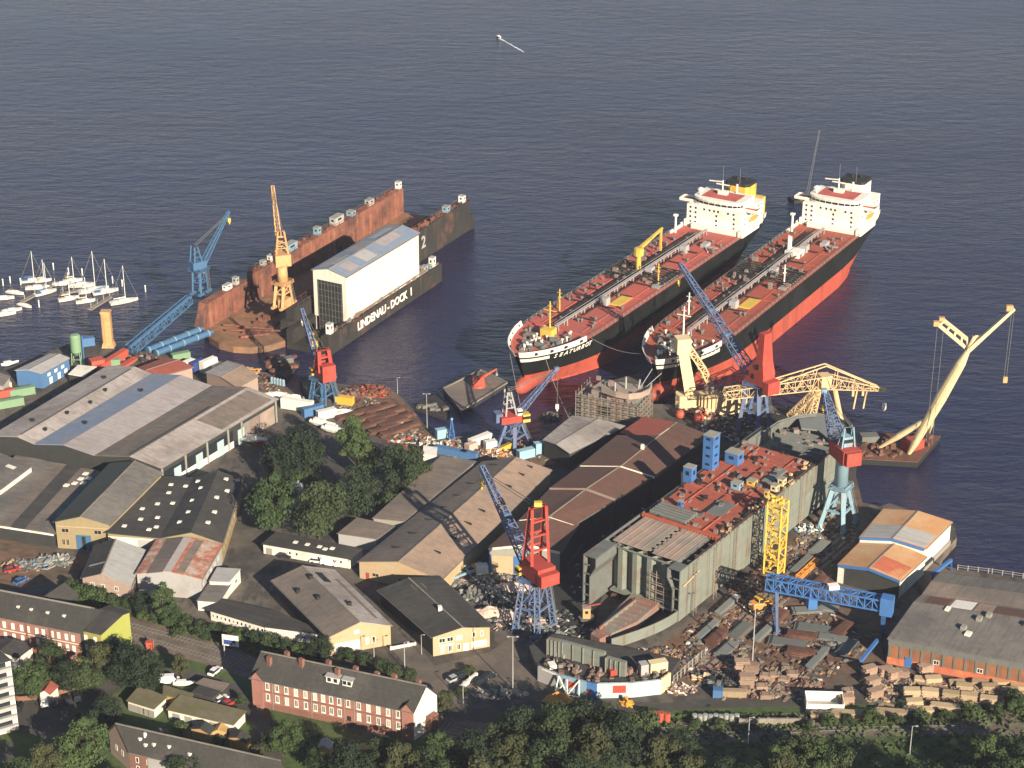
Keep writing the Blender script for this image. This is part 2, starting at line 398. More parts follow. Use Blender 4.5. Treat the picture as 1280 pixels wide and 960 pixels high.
pm('quay', (.16, .13, .10), .9, .3, .2, c2=(.07, .06, .05), s2=.06, lo=.45, hi=.6)

coast = [(-420, 540), (-60, 478), (0, 464), (20, 455), (60, 440), (88, 429), (120, 430), (150, 437), (200, 441), (240, 447), (268, 449), (290, 455),
         (312, 463), (334, 466), (350, 476), (366, 490), (388, 508), (394, 502), (380, 484), (374, 473), (396, 469), (420, 479), (440, 482), (465, 479), (490, 487),
         (507, 500), (520, 516), (533, 534), (547, 550), (575, 545), (612, 551), (668, 553), (700, 536), (712, 515), (722, 500), (756, 478), (800, 466),
         (815, 505), (850, 505), (880, 512), (905, 500), (935, 503), (975, 508), (1000, 508), (1050, 512), (1066, 530), (1072, 560), (1070, 595), (1078, 628), (1100, 633),
         (1112, 629), (1193, 657), (1196, 672), (1180, 690), (1174, 706), (1196, 711), (1280, 722), (1700, 790)]
cw = [P(x, y) for x, y in coast]
poly = [(p.x, p.y) for p in cw] + [(700, 380), (700, -150), (-700, -150), (-700, cw[0].y)]
g = MB(); g.prism(poly[::-1], -1.5, GZ)
g.m = [0] * len(g.f); g.m = [1] * len(g.f); g.m[0] = 0; g.m[1] = 0
o = g.build('ground', ['yard', 'quay']); tag(o, kind='structure')

def sheet(name, pts, mat, dz):
    o = MB().prism([(p.x, p.y) for p in (P(x, y) for x, y in pts)][::-1], GZ - .3, GZ + dz).build(name, mat); tag(o, kind='structure'); return o
def strip(name, pts, w, mat, dz):
    """a ribbon of width w along ground points"""
    c = [P(x, y) for x, y in pts]; l, r = [], []
    for i, p in enumerate(c):
        d = (c[min(i + 1, len(c) - 1)] - c[max(i - 1, 0)]).normalized(); n = Vector((-d.y, d.x, 0)); l.append(p + n * w / 2); r.append(p - n * w / 2)
    m = MB()
    for i in range(len(c) - 1):
        q = [r[i], r[i + 1], l[i + 1], l[i]]
        m.add([(a.x, a.y, GZ + dz) for a in q], [(0, 1, 2, 3)])
    o = m.build(name, mat); tag(o, kind='structure'); return o
sheet('shipyard_ground', [(836, 860), (770, 845), (850, 790), (930, 725), (1020, 645), (1066, 600), (1078, 630), (1068, 690), (1060, 720), (1120, 760), (1100, 800), (1108, 835), (1280, 868), (1280, 880), (1060, 880), (960, 850)], 'dirt', .004)
sheet('steel_yard_ground', [(424, 520), (440, 486), (465, 481), (490, 489), (505, 501), (518, 517), (531, 535), (545, 552), (580, 566), (560, 580), (500, 560)], 'dirt', .004)
sheet('quay_apron', [(262, 452), (290, 458), (312, 466), (334, 469), (350, 480), (364, 492), (352, 502), (322, 484), (290, 462)], 'dirt', .004)
sheet('quay_pavement', [(548, 553), (612, 554), (668, 556), (704, 540), (690, 590), (640, 585), (560, 572)], 'dirt', .004)
strip('road', [(560, 905), (640, 893), (720, 885), (830, 892), (900, 886), (990, 880), (1080, 868)], 10, 'asphalt', .024)
sheet('gate_forecourt', [(520, 838), (612, 815), (640, 795), (672, 830), (668, 856), (640, 872), (560, 880), (520, 850)], 'paving', .004)
sheet('east_forecourt', [(490, 812), (522, 805), (545, 835), (520, 846)], 'paving', .012)
sheet('residential_ground', [(-200, 800), (0, 800), (160, 800), (280, 838), (330, 860), (500, 945), (620, 1010), (400, 1100), (-300, 1150)], 'grass_mat', .016)
sheet('car_park', [(10, 882), (100, 862), (125, 868), (128, 905), (60, 925), (14, 910)], 'asphalt', .028)
strip('lane', [(-40, 905), (70, 893), (120, 872), (165, 840), (240, 846), (290, 862), (330, 905), (340, 960)], 6, 'asphalt', .032)
sheet('lane_verge', [(0, 935), (18, 922), (22, 950), (0, 952)], 'asphalt', .036)
strip('railway_bed', [(-100, 745), (100, 772), (200, 797), (280, 820), (400, 862), (500, 900), (620, 925), (760, 925), (900, 912), (1040, 905), (1200, 903), (1400, 905)], 12, 'ballast', .048)
strip('railway_verge', [(100, 748), (200, 777), (300, 805), (400, 838), (500, 880)], 12, 'grass_mat', .020)
strip('track_verge', [(620, 903), (760, 903), (900, 897), (1040, 893), (1200, 888), (1400, 888)], 9, 'grass_mat', .040)
sheet('woodland_ground', [(430, 930), (560, 905), (700, 935), (900, 925), (1100, 915), (1400, 915), (1400, 1100), (430, 1100)], 'grass_mat', .044)
hz = bpy.data.materials.new('added_veil'); hz.use_nodes = True; hn = hz.node_tree.nodes; hn.remove(hn['Principled BSDF']); pv = hn.new('ShaderNodeVolumePrincipled'); pv.inputs['Color'].default_value = (.78, .80, 1, 1); pv.inputs['Density'].default_value = .00005
hz.node_tree.links.new(pv.outputs[0], hn['Material Output'].inputs['Volume']); MATS['added_veil'] = hz
o = MB().box(-6100, -300, -3, 6100, 14100, 330).build('added_veil', 'added_veil'); tag(o, 'thin veil added over the harbour to lift the blacks', 'added_veil', kind='stuff')  # scattering volume added to lift the blacks, not weather over the harbour
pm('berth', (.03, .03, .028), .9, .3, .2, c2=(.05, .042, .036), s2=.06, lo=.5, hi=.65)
sheet('berth_floor', [(690, 800), (668, 820), (660, 770), (716, 700), (760, 640), (850, 560), (900, 520), (985, 512), (1000, 540), (860, 640), (760, 720), (740, 790)], 'berth', .012)  # oily dark floor, with the shade beside the hull put into its tone
sheet('west_yard_ground', [(-60, 700), (0, 672), (75, 690), (110, 700), (95, 722), (20, 735), (-60, 740)], 'dirt', .012)
def railway(name, label, pts, off):
    c = [P(x, y) for x, y in pts]; r = thing(name, label, 'railway', (c[0].x, c[0].y, GZ), 0)
    rails = [MB(), MB()]; sl = MB()
    for i in range(len(c) - 1):
        d = (c[i + 1] - c[i]); L = d.length; d.normalize(); n = Vector((-d.y, d.x, 0))
        for k, sgn in ((0, -.75), (1, .75)):
            rails[k].beam(c[i] + n * (sgn + off) + Vector((0, 0, .2)), c[i + 1] + n * (sgn + off) + Vector((0, 0, .2)), .16, .2)
        k = 0
        while k < L:
            a = c[i] + d * k; sl.beam(a + n * (off - 1.3) + Vector((0, 0, .06)), a + n * (off + 1.3) + Vector((0, 0, .06)), .26, .1); k += 1.3
    for x in rails: x.build('rail', 'steel', r, True)
    sl.build('sleepers', 'concrete', r, True)
RW = [(60, 764), (100, 772), (150, 784), (200, 797), (280, 820), (400, 862), (500, 900), (620, 925), (760, 925), (900, 912), (1040, 905), (1200, 903)]
railway('railway_track', 'railway track on the side nearer the brick houses', RW, -2.4)
railway('railway_track', 'railway track on the side nearer the shipyard', RW, 2.2)
# ------------------------------------------------------------------ buildings
pm('roof_pink', (.36, .315, .29), .9, .12, .5, c2=(.23, .195, .175), s2=.05, lo=.45, hi=.65, stripe=(0, 2.4, .08, .08), streak=((.17, .145, .13), .8, .5, .68, .6, (.1, 1, 1)))
pm('roof_lilac', (.33, .29, .285), .9, .1, .5, c2=(.27, .235, .225), s2=.05, lo=.45, hi=.65, stripe=(1, 1.6, .07, .12), streak=((.2, .175, .165), .8, .5, .68, .6, (.1, 1, 1)))
pm('roof_blue', (.18, .225, .30), .85, .12, .4, c2=(.24, .235, .25), s2=.06, lo=.5, hi=.7, streak=((.27, .26, .27), .8, .5, .68, .6, (.1, 1, 1)))
pm('roof_brown', (.20, .155, .125), .9, .18, .5, c2=(.135, .115, .10), s2=.06, lo=.42, hi=.62, stripe=(1, 1.2, .1, .15), streak=((.1, .085, .075), .8, .5, .68, .6, (.1, 1, 1)))
pm('roof_tan', (.31, .215, .155), .9, .14, .5, c2=(.23, .17, .13), s2=.06, lo=.45, hi=.65, stripe=(1, 1.2, .08, .12), streak=((.19, .14, .11), .8, .5, .68, .6, (.1, 1, 1)))
pm('roof_grey', (.165, .15, .132), .9, .16, .5, c2=(.11, .10, .095), s2=.06, lo=.45, hi=.65, stripe=(1, 1.5, .08, .1), streak=((.085, .08, .072), .8, .5, .68, .6, (.1, 1, 1)))
pm('roof_dark', (.042, .04, .038), .9, .22, .4, c2=(.062, .057, .05), s2=.06, lo=.5, hi=.65, streak=((.075, .068, .06), .8, .5, .68, .6, (.1, 1, 1)))
pm('roof_slate', (.045, .043, .039), .85, .2, .8, c2=(.062, .056, .05), s2=.1, lo=.5, hi=.65, stripe=(2, .8, .12, .15))
pm('roof_shaded_slope', (.042, .05, .045), .9, .15, .4)  # shade of the yellow hall's left slope put into a darker, greener tone
pm('roof_rust', (.33, .12, .07), .85, .35, .35, c2=(.42, .33, .27), s2=.14, lo=.46, hi=.58, stripe=(1, .9, .1, .15))
pm('roof_pale', (.40, .35, .33), .85, .12, .5, c2=(.3, .17, .12), s2=.14, lo=.58, hi=.68)
pm('roof_oxide', (.125, .062, .046), .9, .15, .5, c2=(.105, .062, .048), s2=.05, lo=.45, hi=.6, stripe=(1, 1.2, .1, .12), streak=((.085, .055, .045), .8, .5, .68, .6, (.1, 1, 1)))
pm('roof_red', (.27, .075, .055), .9, .15, .5)
pm('roof_orange', (.48, .25, .115), .85, .1, .4, c2=(.52, .33, .18), s2=.07, lo=.45, hi=.62, stripe=(0, 1.5, .06, .08))
pm('roof_orange_red', (.43, .12, .065), .85, .15, .4, c2=(.48, .2, .09), s2=.1, lo=.45, hi=.62)
pm('roof_silver', (.36, .345, .33), .75, .08, .4, streak=((.24, .22, .2), .8, .5, .68, .6, (.1, 1, 1)))
pm('roof_olive', (.135, .12, .06), .92, .2, .5, c2=(.16, .135, .09), s2=.1, lo=.45, hi=.62)
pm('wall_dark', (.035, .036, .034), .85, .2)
pm('wall_yellow', (.27, .215, .12), .85, .1, .6, c2=(.24, .18, .10), s2=.12, lo=.5, hi=.7)
pm('wall_ochre', (.42, .31, .19), .85, .1, .6, c2=(.42, .27, .13), s2=.12, lo=.5, hi=.7)
pm('wall_white', (.66, .60, .51), .8, .07, .6, c2=(.52, .46, .37), s2=.12, lo=.56, hi=.72, streak=((.38, .3, .23), .8, .55, .75, .6))
pm('wall_greywhite', (.33, .32, .31), .8, .08, .5, c2=(.27, .25, .23), s2=.12, lo=.5, hi=.7)
pm('wall_pink', (.33, .24, .195), .85, .15, .8)
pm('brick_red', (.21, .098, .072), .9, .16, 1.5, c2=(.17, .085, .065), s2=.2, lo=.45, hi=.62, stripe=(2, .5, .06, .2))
pm('brick_pale', (.30, .138, .105), .9, .14, 1.5, c2=(.25, .12, .092), s2=.2, lo=.45, hi=.62, stripe=(2, .5, .06, .2))  # paler brick for the terrace and brick house walls
pm('wall_lime', (.30, .31, .075), .85, .08)
pm('wall_mustard', (.27, .235, .07), .85, .1)
pm('rust_wall', (.26, .105, .05), .85, .25, .6, c2=(.17, .085, .05), s2=.15, lo=.45, hi=.6, stripe=(0, 1.4, .15, .15))
pm('wall_grey', (.26, .245, .21), .85, .12)
pm('shed_orange', (.40, .25, .10), .85, .15)

# assembly hall, upper left
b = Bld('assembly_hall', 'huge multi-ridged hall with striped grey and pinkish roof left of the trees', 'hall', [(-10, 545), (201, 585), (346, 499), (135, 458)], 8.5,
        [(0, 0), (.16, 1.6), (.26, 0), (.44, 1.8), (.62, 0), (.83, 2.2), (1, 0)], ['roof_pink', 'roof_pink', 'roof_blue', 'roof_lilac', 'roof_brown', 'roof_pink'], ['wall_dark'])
b.panel('BC', .02, .60, .2, 2.6, 'white', 'white_plinth'); b.panel('BC', .02, .6, 2.8, 6.6, 'glass', 'window_band', .03)
for t in (.1, .28, .46, .64): b.panel('BC', t, t + .055, 0.05, 5.6, 'pale_blue', 'sliding_door', .16)
b.panel('BC', .69, .83, .1, 6.8, 'primer', 'sliding_door', .12); b.panel('BC', .835, .97, .1, 6.8, 'pinkish', 'sliding_door', .12)
for t in (.0, .19, .37, .55, .67, .98): b.panel('BC', t, t + .012, 0, 8.2, 'wall_grey', 'wall_post', .25)
b.rpatch(.155, .165, .02, .97, 'roof_dark', 'ridge_strip')
b.rpatch(.80, .815, .02, .7, 'roof_dark', 'ridge_strip'); b.rpatch(.66, .70, .28, .95, 'roof_grey'); b.rpatch(.86, .98, .25, .5, 'roof_pink'); b.rpatch(.85, .99, .52, .97, 'roof_brown')
for t, f in ((.2, .35), (.22, .52), (.2, .68), (.1, .2), (.36, .28), (.37, .75), (.1, .82), (.22, .14)):
    b.rbox(t, f, .9, 1.2, .8, 'dark', 'roof_vent')
b = Bld('roof_annex', 'low pinkish annex at the far end of the huge striped hall', 'annex', [(258, 466), (296, 484), (322, 470), (284, 452)], 6.2, gable(1.2), ['roof_pink', 'roof_tan'], 'wall_pink')
b = Bld('red_roof_store', 'low store with a red roof behind the huge striped hall', 'store', [(168, 462), (200, 470), (240, 459), (206, 448)], 5.0, gable(1.0), ['roof_red'], 'wall_pink')
# lower left halls
b = Bld('flat_shed', 'small white-edged shed with a grey roof at the left edge above the striped flat roof', 'shed', [(-50, 598), (0, 612), (39, 583), (0, 567)], 7.2, FLAT, ['roof_grey'], 'wall_white', over=.2)
b.rpatch(.5, .75, .7, .8, 'white', 'skylight')
b = Bld('striped_shed', 'wide low shed with brown and grey striped flat roof and open white-edged front', 'shed', [(-50, 650), (67, 668), (136, 594), (20, 571)], 4.6,
        [(0, 0), (.2, .4), (.4, .2), (.55, .5), (.7, .3), (.85, .5), (1, .2)], ['roof_brown', 'roof_grey', 'roof_brown', 'roof_dark', 'roof_brown', 'roof_grey'], ['wall_dark'], thick=.3)
b.panel('AB', 0, 1, 4.1, 4.75, 'white', 'fascia', .12)
for t, f in ((.78, .75), (.86, .77), (.8, .83), (.87, .86), (.72, .7), (.8, .92)): b.rbox(t, f, 1.6, 1.6, .3, 'white', 'skylight')
b = Bld('yellow_hall', 'tall yellow-brick hall with blue double door and steep grey roof', 'hall', [(69, 652), (136, 656), (201, 591), (138, 580)], 9.2, gable(2.4), ['roof_shaded_slope', 'roof_grey'], ['wall_yellow'])  # left slope coloured as if in shade, right slope in its grey
b.panel('AB', .36, .64, .05, 5.0, 'bright_blue', 'door', .12); b.panel('AB', .47, .54, .05, 4.6, 'dark', 'door_gap', .16)
b.win('AB', (.12, .2, .74, .82, .9), 1.2, 1.1, 2.2, ('wall_ochre', 'glass')); b.win('AB', (.17, .78), 5.6, 2.4, 1.5, ('wall_ochre', 'glass'))
b.win('BC', [.06 + .09 * i for i in range(10)], 4.6, 1.6, 1.6, ('wall_ochre', 'glass')); b.panel('AB', .02, .98, 7.6, 7.9, 'wall_ochre', 'cornice', .15)
b = Bld('skylight_hall', 'double hall with dark roof dotted with small white skylights', 'hall', [(135, 668), (277, 678), (302, 600), (190, 597)], 7.0,
        [(0, .5), (.46, 0), (.74, 2.8), (1, 0)], ['roof_dark', 'roof_dark', 'roof_dark'], ['wall_yellow', 'wall_yellow'])
for t, f in ((.1, .12), (.15, .42), (.2, .25), (.26, .52), (.3, .72), (.34, .3), (.38, .15), (.4, .55), (.43, .85), (.33, .1), (.58, .2), (.62, .35), (.6, .55), (.63, .75), (.55, .9), (.84, .2), (.86, .38), (.83, .6), (.9, .75), (.85, .92), (.27, .86)):
    b.rbox(t, f, 1.3, 1.3, .28, 'white', 'skylight')
b.panel('AB', 0, .45, .1, 6.4, 'wall_white', 'rendered_wall', .05)
b.win('AB', (.05, .1, .16), 3.2, 1.2, 1.6); b.panel('AB', .26, .44, .1, 6, 'roof_silver', 'sliding_door', .12); b.win('BC', [.08 + .1 * i for i in range(9)], 2.6, 1.4, 1.4, ('wall_ochre', 'glass'))
b = Bld('rusty_hall', 'whitewashed hall with rusty striped red and pale roof', 'hall', [(171, 717), (251, 723), (276, 681), (196, 676)], 7.0, [(0, 0), (.15, .4), (.42, 1.4), (.55, 1.5), (.75, .9), (1, 0)],
        ['roof_rust', 'roof_brown', 'roof_pale', 'roof_rust', 'roof_rust'], ['wall_greywhite'])
b.rpatch(.28, .42, .03, .97, 'roof_brown'); b.rpatch(.62, .74, .03, .97, 'roof_brown')
b.win('BC', (.12, .3, .48, .66, .84), 3.5, 1.3, 1.3, ('wall_white', 'glass'))
b = Bld('gabled_cottage', 'small pink-fronted house with black and pale grey roof slopes below the skylight hall', 'house', [(103, 722), (163, 732), (180, 688), (120, 682)], 6.0, gable(2.6, .42), ['roof_dark', 'roof_silver'], ['wall_pink'])
b.win('AB', (.2, .42, .7), 3.4, 1.2, 1.5); b.win('AB', (.2, .45, .7, .88), .8, 1.2, 1.5)
b.rpatch(.05, .4, .3, .34, 'roof_silver', 'flashing')
b = Bld('white_annex', 'white flat-roofed block beside the rusty hall with pale grey roof', 'annex', [(262, 727), (286, 728), (300, 712), (272, 710)], 4.4, FLAT, ['roof_silver'], 'wall_white', over=.15)
b.win('BC', (.3, .6), 1.5, 1.6, 1.4)
b = Bld('white_annex', 'lower white flat-roofed block with dark roof in front of the pale roofed one', 'annex', [(247, 751), (273, 753), (287, 731), (262, 729)], 3.2, FLAT, ['roof_grey'], 'wall_white', over=.15)
b = Bld('long_office', 'long low white office with dark roof along the railway trees, left wing', 'office', [(263, 763), (331, 783), (350, 767), (278, 750)], 3.2, FLAT, ['roof_dark'], 'wall_white', over=.5)
b.win('AB', [.05 + .075 * i for i in range(13)], 1.1, .9, 1.2)
b = Bld('long_office', 'short low white office with dark roof adjoining the grey gabled hall', 'office', [(331, 783.5), (398, 793), (394, 785), (350, 767.5)], 3.28, FLAT, ['roof_dark'], 'wall_white', over=.4)
b.win('AB', (.2, .36, .55, .72, .88), 1.0, 1.1, 1.3)
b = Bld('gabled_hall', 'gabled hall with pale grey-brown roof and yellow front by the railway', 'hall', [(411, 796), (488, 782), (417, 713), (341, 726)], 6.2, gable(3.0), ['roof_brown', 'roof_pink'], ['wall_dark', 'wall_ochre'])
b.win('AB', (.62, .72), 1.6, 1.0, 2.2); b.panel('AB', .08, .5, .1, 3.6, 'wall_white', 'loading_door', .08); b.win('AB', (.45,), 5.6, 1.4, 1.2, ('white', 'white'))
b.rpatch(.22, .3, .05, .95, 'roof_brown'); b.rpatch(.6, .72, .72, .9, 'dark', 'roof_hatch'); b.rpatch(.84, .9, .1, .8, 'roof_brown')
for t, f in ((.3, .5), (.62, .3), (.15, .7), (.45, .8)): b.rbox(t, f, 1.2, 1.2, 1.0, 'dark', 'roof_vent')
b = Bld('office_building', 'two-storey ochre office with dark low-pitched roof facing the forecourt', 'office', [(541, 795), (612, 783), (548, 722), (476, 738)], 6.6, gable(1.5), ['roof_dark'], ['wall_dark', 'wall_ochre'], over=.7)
b.win('AB', (.16, .3), 3.9, 1.9, 1.5); b.win('AB', (.46,), 3.9, 1.8, 1.5); b.win('AB', (.72, .86), 4.0, .9, 1.7); b.win('AB', (.16, .3, .45), .7, 1.1, 2.0); b.win('AB', (.58,), .1, 1.6, 2.4, ('white', 'white'), 'door')
b.win('AB', (.74, .88), .7, 2.1, 1.9, ('white', 'white'), 'window'); b.panel('AB', .1, .36, 2.75, 3.25, 'white', 'fascia_board', .1)
b.rbox(.45, .35, 1.1, 1.1, 1.3, 'wall_white', 'chimney'); b.rpatch(.42, .62, .78, .9, 'roof_brown', 'skylight')
b = Bld('canteen_building', 'low white building with flat dark roof below the yard trees', 'building', [(329, 680), (437, 699), (453, 687), (346, 666)], 3.3, FLAT, ['roof_dark'], 'wall_white', over=.4)
b.win('AB', (.28, .31, .39, .64, .7, .78, .84, .9), 1.2, .9, 1.2); b.panel('AB', .03, .1, .05, 2.2, 'wall_grey', 'door', .1)
for t, f in ((.3, .5), (.44, .5), (.58, .5), (.66, .4), (.72, .55)): b.rbox(t, f, 1.3, 1.3, .25, 'white', 'skylight')
b = Bld('narrow_shed', 'long narrow shed with brown roof beside the yard trees', 'shed', [(467, 648), (504, 652), (593, 577), (552, 571)], 5.2, FLAT, ['roof_brown'], ['wall_grey'], over=.3)
b.panel('BC', .02, .98, 4.2, 5.0, 'wall_white', 'gutter', .1)
b = Bld('low_store', 'low store with brown roof and pale wall at the lower end of the narrow shed', 'store', [(423, 667), (470, 674), (492, 658), (447, 648)], 4.2, FLAT, ['roof_brown'], ['wall_greywhite'], over=.3)
b = Bld('central_hall', 'long gabled hall with tan and brown roof under the blue crane jib', 'hall', [(449, 702), (551, 724), (688, 588), (603, 578)], 5.6, gable(3.0), ['roof_brown', 'roof_tan'], ['wall_ochre', 'wall_ochre'])
b.win('AB', (.2, .52), 1.6, 2.2, 1.2, ('wall_ochre', 'glass')); b.panel('AB', .08, .12, 0, 2.4, 'red', 'door', .08)
for f in (.12, .25, .38, .5, .62, .74, .86, .94):
    b.rbox(.3, f, .5, 3.2, .15, 'dark', 'roof_vent', rz=.2 - PI / 2); b.rbox(.72, f + .03, .5, 3.2, .15, 'dark', 'roof_vent', rz=-.2 - PI / 2)
# rust-brown sheds
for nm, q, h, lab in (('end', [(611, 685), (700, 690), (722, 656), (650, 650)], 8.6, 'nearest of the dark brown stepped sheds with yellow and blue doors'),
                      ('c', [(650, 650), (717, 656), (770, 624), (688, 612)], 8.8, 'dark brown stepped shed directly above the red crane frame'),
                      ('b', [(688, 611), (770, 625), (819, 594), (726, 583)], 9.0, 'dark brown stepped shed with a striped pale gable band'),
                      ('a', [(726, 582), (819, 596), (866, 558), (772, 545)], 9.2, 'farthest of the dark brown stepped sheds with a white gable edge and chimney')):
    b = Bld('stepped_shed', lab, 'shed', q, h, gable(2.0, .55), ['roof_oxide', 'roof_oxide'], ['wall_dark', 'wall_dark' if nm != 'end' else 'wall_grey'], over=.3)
    p0, p1, p2 = b.on_roof(0, 0), b.on_roof(.55, 0), b.on_roof(1, 0); n = Vector((0, -.55, -.3))
    m = MB(); w = 1.5 if nm == 'b' else .7
    m.beam(p0 + n, p1 + n, .25, w); m.beam(p1 + n, p2 + n, .25, w)
    m.build('gable_band', 'wall_white' if nm != 'b' else 'primer', b.root)
    if nm == 'end':
        b.panel('AB', .04, .34, .2, 6.2, 'wall_ochre', 'door', .12); b.panel('AB', .35, .62, .2, 6.2, 'blue', 'door', .12); b.panel('AB', .0, .035, .2, 6.4, 'blue', 'door_post', .2)
    if nm == 'a': b.rbox(.55, .55, 1, 1, 1.6, 'wall_white', 'chimney')
b = Bld('oxide_shed', 'reddish-brown roofed shed at the far end of the stepped sheds', 'shed', [(777, 541), (850, 572), (886, 545), (805, 522)], 7.0, gable(1.3), ['roof_red', 'roof_oxide'], ['wall_dark'])
b.rpatch(.485, .515, .05, .7, 'wall_white', 'ridge_strip')
b = Bld('pier_shed', 'low shed with pale grey roof below the scaffolded deckhouse', 'shed', [(680, 550), (712, 566), (779, 533), (716, 521)], 6.0, gable(.8), ['roof_pink', 'roof_pink'], ['wall_dark'])
# right side
b = Bld('boat_shed', 'lower orange-roofed shed with blue gable edge by the water', 'shed', [(1048, 706), (1125, 726), (1157, 696), (1079, 675)], 6.0, gable(1.5), ['roof_orange', 'roof_orange'], ['wall_white', 'wall_dark'], over=.3)
b.rpatch(.52, .98, .05, .5, 'roof_orange_red')
p0, p1, p2 = b.on_roof(0, 0), b.on_roof(.5, 0), b.on_roof(1, 0); n = Vector((0, -.5, -.35)); MB().beam(p0 + n, p1 + n, .2, .9).beam(p1 + n, p2 + n, .2, .9).build('gable_edge', 'blue', b.root)
b.panel('AB', .0, .1, .1, 5.2, 'wall_white', 'door_post', .1)
b = Bld('boat_shed', 'taller white shed with orange and silver roof behind the lower orange one', 'shed', [(1075, 672), (1156, 686), (1189, 653), (1105, 637)], 7.8, gable(1.5), ['roof_orange', 'roof_orange'], ['wall_white'], over=.3)
b.rpatch(.01, .49, .02, .45, 'roof_silver'); b.rpatch(.51, .99, .02, .45, 'roof_silver')
p0, p1, p2 = b.on_roof(0, 0), b.on_roof(.5, 0), b.on_roof(1, 0); MB().beam(p0 + n, p1 + n, .2, .9).beam(p1 + n, p2 + n, .2, .9).build('gable_edge', 'blue', b.root)
b.panel('BC', 0, 1, 0, 1.6, 'wall_grey', 'fender', .5)
b = Bld('plate_hall', 'large hall with flat grey-brown roof and rusty red wall at the right edge', 'hall', [(1176, 717), (1111, 798), (1420, 856), (1452, 750)], 8.0,
        [(0, 0), (.18, .9), (.36, .3), (.52, 1.3), (.7, .8), (1, 0)], ['roof_grey', 'roof_brown', 'roof_brown', 'roof_grey', 'roof_grey'], ['rust_wall', 'wall_dark'], over=.3)
b.panel('BC', 0, 1, 6.1, 8.05, 'steel', 'fascia', .2); b.panel('BC', 0, 1, .02, 2.2, 'roof_orange_red', 'painted_plinth', .12)
for i in range(14): b.panel('BC', .003 + .045 * i, .012 + .045 * i, 2.2, 6.1, 'steel', 'wall_post', .16)
for i in (5, 9): b.win('BC', (.045 * i - .02,), 2.5, 1.6, 1.4, ('white', 'glass'))
b.panel('BC', .075, .105, .1, 3.2, 'blue', 'door', .2)
b.rpatch(.37, .515, .15, .245, 'white', 'skylight'); b.rpatch(.375, .51, .04, .14, 'roof_oxide'); b.rpatch(.375, .51, .255, .33, 'roof_tan'); b.rpatch(.38, .51, .34, .5, 'roof_oxide'); b.rpatch(.2, .34, .05, .45, 'roof_brown')
for t, f in ((.62, .3), (.75, .26), (.6, .5), (.56, .33)): b.rbox(t, f, 1.8, 1.4, 1.0, 'wall_grey', 'roof_vent')
b.rbox(.8, .29, 2.2, 1.6, .5, 'white', 'roof_vent'); b.rbox(.55, .15, 2.2, 1.2, .4, 'white', 'roof_vent')

# brick terrace
b = Bld('brick_terrace', 'long red-brick terrace with white gable end and many chimneys', 'house', [(517, 888), (546, 869), (344, 826), (315, 845)], 9.3, gable(5.0), ['roof_slate', 'roof_slate'], ['brick_pale', 'wall_white'], over=.5)
L = 46.5
ts = [1 - x for x in (.035, .095, .155, .215, .275, .335, .40, .455, .505, .555, .605, .665, .725, .785, .845, .905, .965)]
b.win('DA', ts, 6.0, 1.15, 2.2, sill=1, fr=.2); b.win('DA', [t for i, t in enumerate(ts) if i not in (6, 16)], 2.6, 1.15, 2.2, sill=1, fr=.2); b.panel('DA', .59, .615, .2, 3.2, 'dark', 'door', .05)
[b.panel('DA', f, f + .003, .2, 9.2, 'wall_grey', 'downpipe', .14) for f in (.125, .37, .575, .635, .87)]; b.panel('DA', 0, 1, 5.25, 5.5, 'brick_red', 'string_course', .1); b.panel('DA', 0, 1, .0, 1.8, 'brick_red', 'plinth', .12)
b.panel('AB', .5, .85, .3, 5.2, 'brick_red', 'porch', 1.6)
for f, t in ((.06, .65), (.2, .62), (.32, .72), (.44, .65), (.51, .35), (.6, .6), (.74, .4), (.86, .6), (.93, .3)):
    b.rbox(t, 1 - f if 0 else f, .9, 1.3, 2.0, 'brick_red', 'chimney', .8)
def dormer(b, f, w):
    c = b.on_roof(.2, f); _, d, n, _l = b.edge('DA'); n = -n
    def bx(x0, x1, y0, y1, z0, z1):
        k = [c + n * x + d * y for x, y in ((x0, y0), (x0, y1), (x1, y1), (x1, y0))]
        return MB().hexa([v + Vector((0, 0, z0)) for v in k][::-1], [v + Vector((0, 0, z1)) for v in k][::-1])
    o = bx(-.2, 2.4, -w / 2, w / 2, -.8, 1.5).build('dormer', 'white', b.root)
    bx(-.5, 2.6, -w / 2 - .3, w / 2 + .3, 1.505, 1.7).build('dormer_roof', 'roof_silver', o)
    for k in (-1, 1): bx(-.26, -.205, k * w / 4 - .5, k * w / 4 + .5, .1, 1.2).build('dormer_window', 'glass', o)
dormer(b, .52, 3.6); dormer(b, .43, 2.6)
def crossgable(b, f, w, mat):
    """small gabled bay in front of the long wall (edge D-A lies at local t = 0)"""
    p, d, n, L = b.edge('DA'); c = p + d * (L * (1 - f)) 
    m = MB(); a, e = c - d * w / 2 + n * .5, c + d * w / 2 + n * .5; k = n * -.5
    m.hexa([a, e, e + k, a + k], [x + Vector((0, 0, 9.3)) for x in (a, e, e + k, a + k)])
    up = Vector((0, 0, 9.3)); ap = c + Vector((0, 0, 11.2)) + n * .5
    m.add([a + up, e + up, ap, a + up - n * 3, e + up - n * 3, ap - n * 4], [(0, 1, 2)]); o = m.build('gabled_bay', mat, b.root)
    r = MB(); h = Vector((0, 0, .15))
    for s in (a, e):
        s2 = s + up + (s - c).normalized() * .3; q = [s2 + n * .3, ap + n * .3, ap - n * 4.4, s2 - n * 2.2]; r.hexa(q, [x + h for x in q])
    r.build('bay_roof', 'roof_slate', o)
crossgable(b, .035, 3.2, 'brick_pale'); crossgable(b, .965, 3.2, 'brick_pale')
